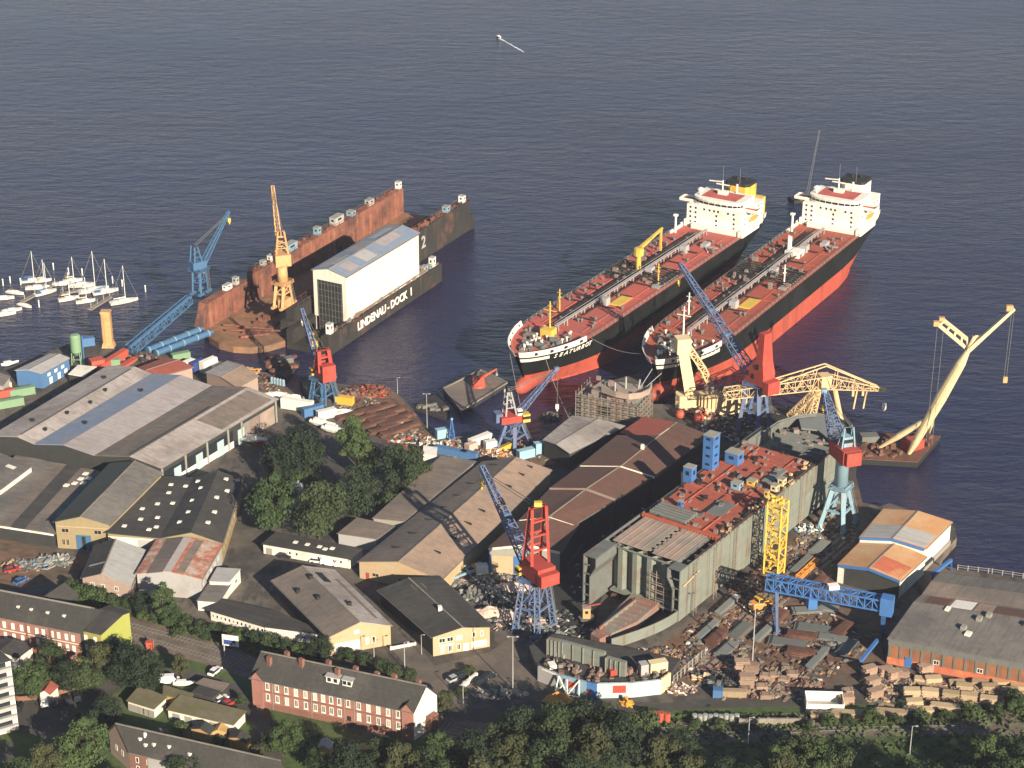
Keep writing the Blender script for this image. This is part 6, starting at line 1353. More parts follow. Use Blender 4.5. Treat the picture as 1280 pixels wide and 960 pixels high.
heap('machine_parts', 'brown oddments on the shore behind the huge striped hall', 'machine parts', 172, 448, 8, 4, 1.6, 60, ['rust', 'c_dark', 'primer'], 31)
heap('machine_parts', 'rusty oddments on the apron near the blue drums', 'machine parts', 322, 474, 7, 4, 1.2, 60, ['rust', 'dock_rust', 'c_dark'], 32)
heap('machine_parts', 'dark machine parts along the hull foot by the yellow tower', 'machine parts', 935, 738, 6, 4, 1.6, 60, ['c_dark', 'rust', 'steel'], 33)
heap('machine_parts', 'pale beams and bins in the lower yard left of the plank stacks', 'machine parts', 886, 846, 5, 3, 1.6, 40, ['c_cream', 'steel', 'c_dark'], 34)
heap('machine_parts', 'dark vertical profiles stored left of the tall pinkish plank stacks', 'machine parts', 901, 855, 6, 3, 2.6, 60, ['c_dark', 'steel'], 35)
heap('machine_parts', 'steel gear strewn on the right side of the gantry yard', 'machine parts', 1048, 806, 5, 6, 1.2, 70, ['steel', 'c_grey', 'c_dark'], 36)
heap('tarpaulin', 'orange tarpaulin-covered boat in front of the berth gate', 'covered boat', 697, 876, 4.2, 2, 2.4, 8, ['c_orange'], 37)
heap('scrap_heap', 'orange bin of scrap at the foot of the pale blue gate wall', 'scrap heap', 783, 880, 1.8, 1.4, 2.0, 14, ['c_orange', 'c_yellow'], 38)
heap('stone_bank', 'bank of pale stones along the lower edge of the forecourt', 'stones', 622, 868, 8, 2.5, 1.0, 60, ['concrete', 'wall_grey'], 39)
# single yard objects
def one(name, label, cat, px, py, z=GZ, rz=0.): return thing(name, label, cat, tuple(P(px, py, z)), rz)
t = one('silo', 'pale green cylindrical silo on legs by the shore', 'silo', 97, 455)
m = MB()
for a, b_ in ((-1, -1), (1, -1), (1, 1), (-1, 1)): m.beam((a * 1.7, b_ * 1.7, 0), (a * 1.5, b_ * 1.5, 5), .35)
m.beam((-1.6, -1.6, 2.4), (1.6, -1.6, 2.4), .25); m.beam((1.6, -1.6, .6), (1.6, 1.6, 4.4), .25); m.build('leg_frame', 'c_green', t)
MB().lathe((0, 0, 3.4), [(.5, 0), (2.0, 1.8), (2.0, 8), (1.6, 8.6), (.4, 8.8)], 16).build('tank', 'c_green', t, smooth=False); MB().lathe((2.6, 0, 0), [(.25, 0), (.25, 11.5)], 8).build('pipe', 'blue', t)
t = one('crane_pillar', 'yellow box pillar of a dismantled crane standing at the shore', 'crane part', 136, 433)
m = MB(); m.hexa([(-2.4, -2, 0), (2.4, -2, 0), (2.4, 2, 0), (-2.4, 2, 0)], [(-1.8, -1.6, 2), (1.8, -1.6, 2), (1.8, 1.6, 2), (-1.8, 1.6, 2)]); m.box(-1.7, -1.5, 2.01, 1.7, 1.5, 14); m.box(-1.9, -1.7, 14.01, 1.9, 1.7, 14.8)
for z in (4, 6.4, 8.8, 11.2): m.box(-1.8, -1.6, z, 1.8, 1.6, z + .2)
m.build('pillar', 'crane_orange', t); m = MB(); m.beam((-1.2, -1.8, 0), (-1.2, -1.8, 14), .2); m.beam((-.6, -1.8, 0), (-.6, -1.8, 14), .2); m.build('ladder', 'crane_orange', t)
t = one('crane_boom', 'red dismantled crane boom lying beside the yellow pillar', 'crane part', 138, 450)
a, b_ = P(122, 462, 5), P(157, 440, 5); m = MB(); m.beam(a, b_, 2.4, 3); m.beam(a + V(3, -3, -2), b_ + V(4, -3, -2), 2.6, 2.2); m.build('boom', 'c_red', t, True)
MB().cbox(P(122, 464), 5, 4, 5, .5).build('end_frame', 'c_red', t, True)
t = one('lattice_gangway', 'blue lattice boom leaning from the shore up to the rusty dock', 'gangway', 162, 436)
m = MB(); m.truss(P(162, 438, 5), P(237, 374, 13), 2.6, 4.5, 2.6, 3, 14, .36); m.beam(P(162, 434, 8), P(237, 371, 15), .9); m.build('boom', 'bright_blue', t, True)
for i, (o_, lab) in enumerate(((0, 'upper of two blue tubes reaching from shore to the rusty apron'), (1, 'lower of two blue tubes reaching from shore to the rusty apron'))):
    a, b_ = P(184 + 10 * i, 438 + 4 * i, 3.8), P(250 + 12 * i, 412 + 4 * i, 4.6); t = thing('mooring_boom', lab, 'boom', tuple(a)); MB().tube(a, b_, 1.25, n=12).tube(b_, b_ + (b_ - a).normalized() * 1.4, .7, n=10).build('tube', 'bright_blue', t, True)
    m = MB(); [m.tube(a.lerp(b_, f), a.lerp(b_, f + .015), 1.4, n=12) for f in (.02, .25, .5, .75, .96)]; m.build('flange', 'sky_blue', t, True)
t = one('light_tower', 'small blue lattice cone tower on the middle quay', 'tower', 565, 550); MB().truss((0, 0, 0), (0, 0, 7.5), 2.2, 2.2, .3, .3, 6, .2, side=(1, 0, 0)).build('lattice', 'blue', t); MB().lathe((0, 0, 7.5), [(.3, 0), (.5, .4), (.3, .9)], 8).build('lamp', 'sky_blue', t)
t = one('yellow_chute', 'yellow tilted steel wedge at the foot of the small blue crane', 'steel part', 630, 562); MB().hexa([(-3, -1, 0), (2, -1, 0), (2, 1, 0), (-3, 1, 0)], [(-2, -1, .6), (4, -1, 3.6), (4, 1, 3.6), (-2, 1, .6)]).build('chute', 'c_yellow', t); MB().beam((2.5, -1, 0), (3.5, -1, 3), .3).beam((2.5, 1, 0), (3.5, 1, 3), .3).build('leg', 'c_yellow', t)
t = one('spreader_beam', 'yellow lattice beam lying beside the long grey plates', 'beam', 1009, 714, rz=YA); m = MB(); m.truss((-6.5, 0, .7), (6.5, 0, .7), 1.4, 1.2, 1.4, 1.2, 9, .3); m.build('lattice', 'c_orange', t)
t = one('white_skip', 'open white rectangular skip by the bottom grass', 'skip', 1030, 884, rz=-.05)
m = MB(); m.box(-5, -2.6, 0, 5, 2.6, .3); m.box(-5, -2.6, .301, 5, -2.4, 2.6); m.box(-5, 2.4, .301, 5, 2.6, 3.4); m.box(-5, -2.39, .301, -4.8, 2.39, 3); m.box(4.8, -2.39, .301, 5, 2.39, 3); m.build('tub', 'c_white', t); m = MB(); [m.box(x, -2.72, .2, x + .15, -2.603, 2.5) for x in (-4.6, -2.3, 0, 2.3, 4.4)]; m.build('ribs', 'c_white', t)
t = one('truss_frame', 'white steel truss frame leaning against the pale blue gate', 'truss', 709, 866); a, b_ = P(694, 866), P(724, 872); m = MB(); h = V(0, .8, 5)
m.beam(a, b_, .35); m.beam(a + h * .05, a.lerp(b_, .15) + h, .3); m.beam(a.lerp(b_, .15) + h, a.lerp(b_, .5), .3); m.beam(a.lerp(b_, .5), a.lerp(b_, .5) + h * .9, .3); m.beam(a.lerp(b_, .5), b_ + h, .3); m.beam(b_, b_ + h, .3); m.beam(a, a.lerp(b_, .3) + h * .5, .25); m.build('truss', 'c_white', t, True)
for i, (x, y) in enumerate(((811, 899), (818.5, 900), (826, 901), (833.5, 902))):
    if i == 0:
        rl_ = one('drum_roll', 'first red drum from the left in the row of four on the verge', 'drum', x, y); m = MB()
        m.lathe((0, 0, 0), [(.9, 0), (.95, .1), (.9, .2), (.9, 1.2), (.96, 1.3), (.9, 1.4), (.9, 2.3), (.96, 2.4), (.9, 2.6), (.7, 2.65)], 14); m.build('drum', 'c_red', rl_); MB().lathe((.3, 0, 2.66), [(.14, 0), (.14, .1)], 8).build('bung', 'dark', rl_); rl_['group'] = 'red drums on the verge'
    else: copy_tree(rl_, tuple(P(x, y)), 0, '%s red drum from the left in the row of four on the verge' % ordl(i))
m = None
for i in range(9):
    x, y = 868 + i * 6.6, 900 + (i % 2)
    if i == 0:
        bk_ = one('drum', '%s grey drum from the red drums along the verge' % ordl(i), 'drum', x, y); MB().lathe((0, 0, 0), [(.7, 0), (.75, .1), (.7, .2), (.7, .9), (.76, 1), (.7, 1.1), (.7, 1.8), (.5, 1.85)], 12).build('barrel', 'c_grey', bk_); bk_['group'] = 'grey drums on the verge'
    else: copy_tree(bk_, tuple(P(x, y)), 0, '%s grey drum from the red drums along the verge' % ordl(i))
for i in range(5):
    x, y = 340 + i * 3.6, 479 + i * .8
    if i == 0:
        bk_ = one('gas_cylinder', '%s blue drum from the hall in the row on the apron' % ordl(i), 'drum', x, y); MB().lathe((0, 0, 0), [(.55, 0), (.6, .1), (.6, 2), (.35, 2.4), (.15, 2.6)], 12).build('barrel', 'sky_blue', bk_); bk_['group'] = 'blue drums on the apron'
    else: copy_tree(bk_, tuple(P(x, y)), 0, '%s blue drum from the hall in the row on the apron' % ordl(i))
# low walls and fences
def wall_line(name, label, pts, h, w, mat, posts=0, cat='wall'):
    c = [P(x, y) for x, y in pts]; t = thing(name, label, cat, tuple(c[0])); m = MB()
    for a, b_ in zip(c, c[1:]):
        if posts: m.beam(a + V(0, 0, h * .95), b_ + V(0, 0, h * .95), .12); m.beam(a + V(0, 0, h * .5), b_ + V(0, 0, h * .5), .1)
        else: n = (b_ - a).cross(V(0, 0, 1)).normalized() * w / 2; k = [a + n, b_ + n, b_ - n, a - n]; m.hexa([v - V(0, 0, .3) for v in k], [v + V(0, 0, h) for v in k])
    m.build('rail' if posts else 'wall', mat, t, True)
    pp = MB()
    for a, b_ in zip(c, c[1:]):
        L = (b_ - a).length; k = 0
        while k < L: q = a.lerp(b_, k / L); pp.cbox(q, .25 if posts else w + .2, .25 if posts else w + .2, h + .15); k += posts or 5
    pp.build('fence_posts' if posts else 'pilasters', mat, t, True)
wall_line('boundary_wall', 'low pale concrete wall along the grass left of the timber stacks', [(925, 906), (960, 905), (1000, 905), (1018, 908)], 1.8, .5, 'concrete')
wall_line('quay_railing', 'railing along the quay behind the large right hall', [(1197, 712), (1240, 717), (1280, 723), (1330, 730)], 1.6, .2, 'wall_grey', 3, 'railing')
wall_line('boundary_wall', 'pale kerb wall beside the forecourt ramp', [(576, 862), (596, 845)], 1.2, .8, 'wall_white')
wall_line('trestle_fence', 'grey trestle barrier between the berth head and the rail', [(842, 855), (856, 842), (872, 828), (884, 818)], 2.6, .3, 'wall_grey', 2, 'barrier')
wall_line('garden_wall', 'low brick garden wall behind the car park', [(22, 876), (50, 874), (75, 868), (98, 860)], 1.3, .3, 'brick_red')
wall_line('office_kerb', 'pale low wall along the forecourt of the ochre hall', [(489, 812), (520, 806)], .9, .4, 'wall_white')
# crane rails
for lab, pts in (('crane rail along the steel yard, the one nearer the grey hull', [(858, 838), (915, 787), (985, 724), (1050, 668)]), ('crane rail along the steel yard, the one farther from the grey hull', [(872, 842), (928, 794), (1000, 730), (1064, 674)])):
    c = [P(x, y) for x, y in pts]; t = thing('crane_rail', lab, 'rail', tuple(c[0])); m = MB()
    for a, b_ in zip(c, c[1:]): m.beam(a + V(0, 0, .12), b_ + V(0, 0, .12), .3, .28)
    m.build('rail', 'rust', t, True); m = MB()
    for a, b_ in zip(c, c[1:]): n = (b_ - a).cross(V(0, 0, 1)).normalized() * 1.4; k = [a + n, b_ + n, b_ - n, a - n]; m.hexa([v - V(0, 0, .2) for v in k], [v + V(0, 0, .03) for v in k])
    m.build('rail_bed', 'concrete', t, True)
# yellow mobile machine
t = one('forklift', 'yellow wheeled loader parked under the gantry end', 'loader', 949, 762, rz=.5)
m = MB(); m.box(-3, -1.4, .9, 1.4, 1.4, 2.2); m.hexa([(-3, -1.3, 2.21), (-1.2, -1.3, 2.21), (-1.2, 1.3, 2.21), (-3, 1.3, 2.21)], [(-2.8, -1.2, 3.1), (-1.2, -1.2, 3.1), (-1.2, 1.2, 3.1), (-2.8, 1.2, 3.1)]); m.build('body', 'c_orange', t)
m = MB(); m.box(-1.1, -1.2, 2.21, .9, 1.2, 2.5); [m.box(x, y, 2.51, x + .2, y + .2, 4) for x in (-1.1, .7) for y in (-1.2, 1)]; m.box(-1.2, -1.3, 4.01, 1, 1.3, 4.2); cb = m.build('cab', 'c_yellow', t); MB().box(-.98, -1.1, 2.52, .78, 1.1, 3.98).build('cab_window', 'glass', cb)
MB().beam((1, -.9, 1.8), (4, -.9, 1.4), .4).beam((1, .9, 1.8), (4, .9, 1.4), .4).build('lift_arm', 'c_orange', t); MB().hexa([(3.9, -1.7, .5), (5.2, -1.7, .3), (5.2, 1.7, .3), (3.9, 1.7, .5)], [(3.9, -1.7, 2), (4.3, -1.7, 1.8), (4.3, 1.7, 1.8), (3.9, 1.7, 2)]).build('bucket', 'c_yellow', t)
wh = None
for x in (-2.2, .9):
    for y in (-1.75, 1.3):
        if wh is None: wh = MB().tube((0, 0, 0), (0, .5, 0), .85, n=14).tube((0, -.02, 0), (0, .52, 0), .4, n=10).build('wheel', 'tyre', t); wh.location = (x, y, .85)
        else: part_copy(wh, t, (x, y, .85))
# transporter frame near the tan hall
t = one('transporter', 'blue and white ladder-framed transporter beside the tan hall gable', 'transporter', 574, 722, rz=.62)
m = MB(); [m.beam((-9, y, 1.6), (9, y, 1.6), .6) for y in (-1.4, 1.4)]; [m.beam((x, -1.4, 1.6), (x, 1.4, 1.6), .4) for x in range(-9, 10, 3)]; m.build('frame', 'sky_blue', t); m = MB(); [m.box(x, y, 0, x + .5, y + .4, 1.3) for x in (-8, -3, 3, 8) for y in (-1.6, 1.2)]; m.build('support', 'blue', t); MB().box(-6, 1.8, .6, 4, 3.4, 2.2).build('load', 'c_white', t); MB().box(5, -1, 1.91, 8, 1, 2.6).build('load', 'c_orange', t)
# white boats and covers ashore
def whiteboat(): 
    r = thing('covered_boat', 'x', 'boat'); m = MB(); rg_ = []
    for x, w, z0 in ((-3.6, .9, .5), (-2, 1.25, .2), (0, 1.35, .15), (2, 1.1, .25), (3.4, .45, .5), (4, .08, .9)): rg_.append([V(x, -w, 1.3), V(x, -w * .7, z0 + .3), V(x, 0, z0), V(x, w * .7, z0 + .3), V(x, w, 1.3), V(x, 0, 1.7)])
    m.loft(rg_, True); m.build('hull', 'c_white', r); MB().box(-2.4, -.7, 1.5, .8, .7, 2.2).build('cabin', 'white', r); MB().box(-2, -.9, 0, -1.7, .9, .5).box(1.4, -.8, 0, 1.7, .8, .5).build('cradle', 'c_dark', r); return r
wb = whiteboat()
for px, py, rz, lab, sc in ((403, 533, -.4, 'upper white covered boat ashore below the white container', 1.3), (418, 541, -.4, 'lower white covered boat ashore near the yard trees', 1.3), (318, 553, -.1, 'white covered boat parked at the pale blue hall doors', 1.2), (230, 857, .1, 'white covered boat by the long olive garages', .8), (12, 457, .5, 'small white boat afloat off the blue waterside shed', .9)):
    put(wb, USED, px, py, rz, lab, 'covered white boats', z=GZ if py != 457 else -.3, sc=sc)
# vehicles
def car(mat, van=False):
    r = thing('van' if van else 'parked_car', 'x', 'van' if van else 'car'); L, W, H = (5.0, 1.9, 1.25) if van else (4.3, 1.72, .92); m = MB()
    pr = [(-L / 2, .35), (-L / 2 + .05, H * .8), (-L / 2 + .35, H), (L * .2, H), (L / 2 - .25, H * .82), (L / 2, H * .6), (L / 2, .3)]
    m.loft([[V(x, y * k, z) for x, z in pr] for y, k in ((-W / 2, 1), (W / 2, 1))], True); body = m.build('body', mat, r)
    T = 2.1 if van else 1.42; x0, x1, x2, x3 = (-L / 2 + .1, -L / 2 + .25, 1.1, 1.8) if van else (-1.9, -1.35, .35, 1.05)
    m = MB(); m.hexa([(x0, -W / 2 + .06, H + .003), (x3, -W / 2 + .06, H + .003), (x3, W / 2 - .06, H + .003), (x0, W / 2 - .06, H + .003)], [(x1, -W / 2 + .2, T), (x2, -W / 2 + .2, T), (x2, W / 2 - .2, T), (x1, W / 2 - .2, T)]); m.build('window', 'glass' if not van else mat, body)
    MB().box(x1 + .02, -W / 2 + .21, T + .003, x2 - .02, W / 2 - .21, T + .06).build('car_roof', mat, body)
    if van: MB().hexa([(1.2, -.8, 1.5), (1.86, -.8, 1.3), (1.86, .8, 1.3), (1.2, .8, 1.5)], [(1.12, -.7, 2.0), (1.3, -.7, 2.0), (1.3, .7, 2.0), (1.12, .7, 2.0)]).build('windscreen', 'glass', body)
    w = None
    for x in (-L * .3, L * .3):
        for y in (-W / 2 + .12, W / 2 - .12):
            if w is None: w = MB().tube((0, -.12, 0), (0, .12, 0), .33, n=12).build('wheel', 'tyre', r); w.location = (x, y, .33)
            else: part_copy(w, r, (x, y, .33))
    for y in (-.6, .6): MB().box(L / 2 - .02, y - .18, .5, L / 2 + .03, y + .18, .66).build('headlight', 'white', r)
    return r
pm('car_white', (.72, .7, .66), .3, .03, spec=.5); pm('car_dark', (.02, .022, .026), .25, .05, spec=.5); pm('car_red', (.4, .03, .025), .3, .03, spec=.5); pm('car_silver', (.35, .36, .37), .3, .03, spec=.5); pm('car_blue', (.05, .12, .3), .3, .03, spec=.5)
CW, CD, CR, CS, VW, CB = car('car_white'), car('car_dark'), car('car_red'), car('car_silver'), car('car_white', True), car('car_blue')
GC = 'parked vehicles'
for pr, px, py, rz, lab in [(VW, 55, 879, 1.9, 'white van at the left end of the dark cars in the car park'), (CD, 69, 880, 1.9, 'dark car next to the white van in the car park'), (CD, 84, 877, 1.9, 'dark car in the middle of the car park row'), (CD, 96, 873, 1.9, 'dark car at the right end of the car park row'), (CD, 24, 886, 1.6, 'dark car at the left of the car park near the white apartment block'),
    (VW, 212, 853, .1, 'white van behind the olive garages'), (CW, 269, 841, 1.1, 'white car parked alone by the railway above the brown carport'), (CW, 276, 876, .8, 'white car beside the red one near the long garages'), (CR, 286, 881, .8, 'red car beside the white one near the long garages'),
    (CD, 356, 696, -.2, 'dark car in front of the low white building'), (VW, 412, 706, -.3, 'white van in front of the low white building'), (CW, 397, 703, -.2, 'white car left of the van at the low white building'), (CD, 577, 846, .7, 'dark car on the forecourt below the ochre office'), (CS, 568, 850, .7, 'silver car on the forecourt below the ochre office'), (CD, 600, 854, .7, 'dark car at the ramp below the forecourt'), (CD, 610, 848, .7, 'second dark car at the ramp nearer the lamp pole'),
    (CR, 383, 822, -.3, 'red car by the chimneys of the brick terrace'), (CR, 15, 714, .4, 'red car in the yard at the left edge below the striped roof'), (CB, 26, 728, .9, 'blue car in the trees at the left edge'), (CD, 198, 918, .3, 'dark car beside the slate-roofed house'), (CD, 545, 920, .2, 'dark car in the shade right of the white gable end'), (CR, 326, 556, .2, 'red car near the white covered boat at the hall doors')]:
    put(pr, USED, px, py, rz, lab, GC, sc=1.1)
# lamp poles
def pole(h, heads):
    r = thing('lamp_pole', 'x', 'lamp'); MB().tube((0, 0, 0), (0, 0, h), .17, .1, 8).build('pole', 'wall_greywhite', r)
    for i in range(heads): a = i * 2 * PI / heads; MB().beam((0, 0, h), (1.0 * math.cos(a), 1.0 * math.sin(a), h + .15), .1).cbox((1.2 * math.cos(a), 1.2 * math.sin(a), h), .6, .4, .25, a).build('lamp_head', 'wall_greywhite', r)
    return r
PA, PB = pole(16, 2), pole(9, 1)
for pr, px, py, lab, sc in [(PA, 641, 863, 'tall pale lamp pole beside the blue berth gate forecourt', 1.05), (PA, 940, 834, 'tall pinkish lamp pole above the plank stacks in the steel yard', 1.25), (PA, 534, 537, 'tall lamp pole on the quay tip of the steel yard', .85), (PB, 497, 492, 'short lamp pole on the quay by the red scrap heap', .7), (PB, 579, 880, 'street lamp with yellow head below the forecourt', .8), (PB, 1137, 943, 'street lamp standing in the trees at the bottom right', .95), (PB, 935, 930, 'street lamp by the low concrete wall', .9), (PB, 468, 832, 'lamp pole left of the two at the ochre hall forecourt', .9), (PB, 506, 838, 'lamp pole nearer the dark office at the forecourt', 1.0), (PB, 527, 818, 'white lamp pole at the corner of the dark office', .7), (PB, 346, 575, 'thin lamp pole by the narrow conifers in the yard', .8)]:
    put(pr, USED, px, py, 0, lab, 'lamp poles', sc=sc)
t = one('billboard', 'white billboard with a dark blue picture on one pole by the railway', 'billboard', 281, 820, rz=-.25)
MB().tube((0, 0, 0), (0, 0, 6), .2, n=8).build('pole', 'wall_greywhite', t); bd = MB().box(-.4, -.15, 3.6, 4.4, .15, 7).build('board', 'c_white', t); MB().prism([(.1, -.2), (3.6, -.2), (3.6, -.153), (.1, -.153)], 4.0, 5.5).build('picture', 'c_navy', bd); MB().box(2.6, -.24, 3.75, 3.5, -.203, 4.6).build('picture', 'c_cream', bd)
t = one('signal_post', 'small red signal cabinet beside the railway near the lime block', 'signal', 187, 812); MB().box(-.8, -.6, 0, .8, .6, 2.4).box(-.95, -.75, 2.41, .95, .75, 2.6).build('cabinet', 'c_red', t); MB().tube((1.2, 0, 0), (1.2, 0, 3.4), .12).build('post', 'c_red', t)
# ------------------------------------------------------------------ afloat
def yacht(L, cover, mast=True):
    r = thing('yacht', 'x', 'yacht'); m = MB(); rg_ = []
    for f, w in ((-.5, .26), (-.35, .33), (-.1, .37), (.15, .33), (.35, .18), (.46, .06), (.5, .01)):
        x = f * L; w *= L * .5; sh = .95 + max(0, f) * .5; rg_.append([V(x, -w, sh), V(x, -w * .75, .1), V(x, 0, -.3), V(x, w * .75, .1), V(x, w, sh)])
    m.loft(rg_, True); m.build('hull', 'c_white', r)
    MB().hexa([(-L * .2, -L * .11, .96), (L * .2, -L * .09, 1.1), (L * .2, L * .09, 1.1), (-L * .2, L * .11, .96)], [(-L * .18, -L * .09, 1.5), (L * .12, -L * .07, 1.55), (L * .12, L * .07, 1.55), (-L * .18, L * .09, 1.5)]).build('cabin', 'white', r)
    MB().box(-L * .42, -L * .1, .96, -L * .22, L * .1, 1.25).build('cockpit_cover', cover, r)
    if mast:
        MB().tube((L * .06, 0, 1), (L * .06, 0, 1 + L * 1.25), .13, .1, 6).build('mast', 'white', r); MB().tube((L * .06, 0, 2.3), (-L * .36, 0, 2.3), .22, .16, 6).build('boom', cover, r)
        q = MB(); q.beam((L * .5, 0, 1.4), (L * .06, 0, 1 + L * 1.2), .05); q.beam((-L * .5, 0, 1), (L * .06, 0, 1 + L * 1.25), .05); q.build('stays', 'wall_greywhite', r)
    return r
Y1, Y2, Y3, Y4 = yacht(10, 'c_blue'), yacht(12, 'c_white'), yacht(9, 'c_white', False), yacht(8, 'c_cream')
GY = 'yachts in the small marina'
for pr, px, py, rz, lab, sc in [(Y1, 41, 352, .3, 'yacht at the back of the left marina cluster, tall mast', 1), (Y3, 47, 361, .2, 'mastless white boat in the middle of the left marina cluster', 1.1), (Y1, 57, 367, .7, 'yacht nearest the open gap on the left marina cluster', 1), (Y4, 54, 352, .4, 'small yacht tucked at the back right of the left marina cluster', .9), (Y3, 19, 367, -.3, 'white motor boat just left of the left marina cluster', .9), (Y3, 31, 383, -.5, 'slim white boat right of the front-left boats', .8),
    (Y3, 79, 356, .2, 'white boat at the left end of the middle marina cluster', 1), (Y4, 91, 352, .3, 'small yacht at the back of the middle marina cluster', 1), (Y3, 102, 358, .2, 'wide white boat in the middle marina cluster with dark windows', 1.2), (Y4, 86, 375, .5, 'yacht in front of the middle marina cluster, left of two', 1.1), (Y4, 107, 378, .4, 'yacht in front of the middle marina cluster, right of two', 1), (Y2, 117, 364, .5, 'yacht with the tallest mast right of the middle cluster', 1.1), (Y1, 132, 366, .5, 'blue-covered yacht second from the right end of the marina', 1.1), (Y2, 155, 378, .5, 'large cream yacht at the right end of the marina', 1), (Y3, 4, 374, .2, 'white boat cut by the left edge', 1), (Y3, 15, 389, .4, 'white boat in front, right of the lowest pair', .9), (Y3, 6, 394, .4, 'lowest white boat at the left edge', 1)]:
    put(pr, USED, px, py, rz, lab, GY, z=0, sc=sc)
for i, (a, b_, lab) in enumerate((((28, 378), (70, 355), 'floating jetty between the left marina boats'), ((112, 388), (138, 372), 'short floating jetty by the large cream yacht'), ((76, 368), (120, 360), 'floating jetty along the middle marina cluster'))):
    a, b_ = P(*a, .1), P(*b_, .1); t = thing('jetty', lab, 'jetty', tuple(a)); MB().beam(a + V(0, 0, .3), b_ + V(0, 0, .3), 2.0, .6).build('pontoon', 'concrete', t, True)
    m = MB(); [m.tube(a.lerp(b_, f) + V(0, 1.2, -1), a.lerp(b_, f) + V(0, 1.2, 2.6), .15, n=6) for f in (.05, .35, .65, .95)]; m.build('piles', 'wall_greywhite', t, True)
pile = None
for i, (x, y) in enumerate(((4, 357), (13, 354), (26, 356), (67, 337), (86, 343), (103, 344), (153, 358), (141, 354), (182, 365), (49, 384))):
    lab = '%s white mooring pile from the left around the marina' % ordl(i)
    if pile is None: pile = MB().tube((0, 0, -1), (0, 0, 2.8), .22, n=8).lathe((0, 0, 2.6), [(.3, 0), (.3, .3), (.05, .5)], 8).build('mooring_pile', 'white'); tag(pile, lab, 'pile', 'mooring piles'); pile.location = P(x, y, 0)
    else: copy_tree(pile, tuple(P(x, y, 0)), 0, lab)
# motor boat with a wake on the open water
t = thing('motor_boat', 'tiny motor boat trailing a thin white wake on the open water', 'motor boat', tuple(P(623, 46.5, 0)), math.radians(130)); t.scale = (.6, .6, .6)
m = MB(); m.loft([[V(x, -w, 1.2), V(x, 0, -.2), V(x, w, 1.2), V(x, 0, 1.4)] for x, w in ((-3.5, 1.2), (0, 1.4), (2.4, .9), (4, .05))], True); m.build('hull', 'c_white', t); MB().box(-1.2, -.8, 1.3, 1, .8, 2.2).build('cabin', 'white', t)
pm('foam', (.7, .7, .7), .9, .2)
a, b_ = P(624, 47.5, 0), P(655, 65, 0); d_ = (b_ - a); n_ = d_.cross(V(0, 0, 1)).normalized(); m = MB(); L_ = 14
for i in range(L_):
    f0, f1 = i / L_, (i + .95) / L_; q0, q1 = a + d_ * f0 + n_ * R.uniform(-.3, .3), a + d_ * f1 + n_ * R.uniform(-.3, .3); w = R.uniform(.3, .8)
    m.add([q0 - n_ * w + V(0, 0, .03), q1 - n_ * w + V(0, 0, .03), q1 + n_ * w + V(0, 0, .03), q0 + n_ * w + V(0, 0, .03)], [(0, 1, 2, 3)])
o = m.build('wake', 'foam'); tag(o, kind='structure')
# work barges
bp = [P(x, y, 1.6) for x, y in ((554, 486), (577, 514), (634, 479), (601, 463))]
t = thing('deck_barge', 'flat brown deck barge carrying a small red crane', 'barge', tuple(bp[0])); m = MB(); m.prism([(v.x, v.y) for v in bp], -1, 1.4); m.build('hull', 'c_dark', t, True); m = MB(); m.prism([(v.x, v.y) for v in bp], 1.402, 1.6); m.build('deck', 'roof_brown', t, True)
m = MB()
for a, b_ in zip(bp, bp[1:] + bp[:1]): m.beam(a + V(0, 0, .25), b_ + V(0, 0, .25), .5, .5)
m.build('bulwark', 'concrete', t, True)
c = P(598, 482, 1.62); t = thing('barge_crane', 'small red crane with raised arm on the brown deck barge', 'crane', tuple(c)); MB().lathe((0, 0, 0), [(3, 0), (2.6, .6)], 12).build('turntable', 'c_red', t); MB().box(-2, -1.8, .61, 2.4, 1.8, 3.2).box(.4, -1.7, 3.21, 2.2, .4, 4.4).build('machinery_house', 'c_red', t); tip = P(621, 461, 8) - c; MB().beam((1, 1, 2.8), tip, 1.1, 1.1, .6, .6).build('arm', 'c_red', t); MB().beam(tip, tip + V(0, 0, -2), .2).cbox(tip + V(0, 0, -2.6), .8, .8, .8).build('hook', 'c_grey', t)
bp = [P(x, y, 1.2) for x, y in ((514, 508), (556, 522), (562, 512), (548, 491))]
t = thing('deck_barge', 'dark low pontoon barge left of the brown deck barge', 'barge', tuple(bp[0])); m = MB(); m.prism([(v.x, v.y) for v in bp], -1, 1.2); m.build('hull', 'dock_dark', t, True); m = MB(); [m.cbox(bp[0].lerp(bp[2], R.uniform(.2, .9)) + V(R.uniform(-2, 2), R.uniform(-2, 2), 0), R.uniform(.6, 3), R.uniform(.5, 1.5), R.uniform(.3, 1.2), R.random()) for i in range(16)]; m.build('deck_gear', 'steel', t, True)
bp = [P(x, y, 1.6) for x, y in ((330, 458), (357, 472), (374, 452), (346, 443))]
t = thing('deck_barge', 'cluttered rusty work pontoon between the apron and the lettered dock', 'barge', tuple(bp[0])); m = MB(); m.prism([(v.x, v.y) for v in bp], -1, 1.6); m.build('hull', 'dock_dark', t, True)
m = MB(); [m.cbox(bp[0].lerp(bp[2], R.uniform(.1, .9)) + (bp[3] - bp[1]) * R.uniform(-.3, .3) + V(0, 0, 0), R.uniform(.6, 4), R.uniform(.5, 2), R.uniform(.4, 2.0), R.random()) for i in range(30)]; m.build('deck_gear', 'rust', t, True); MB().cbox(bp[0].lerp(bp[2], .6), 6, 3, 2.4, .4).build('deckhouse', 'steel', t, True)
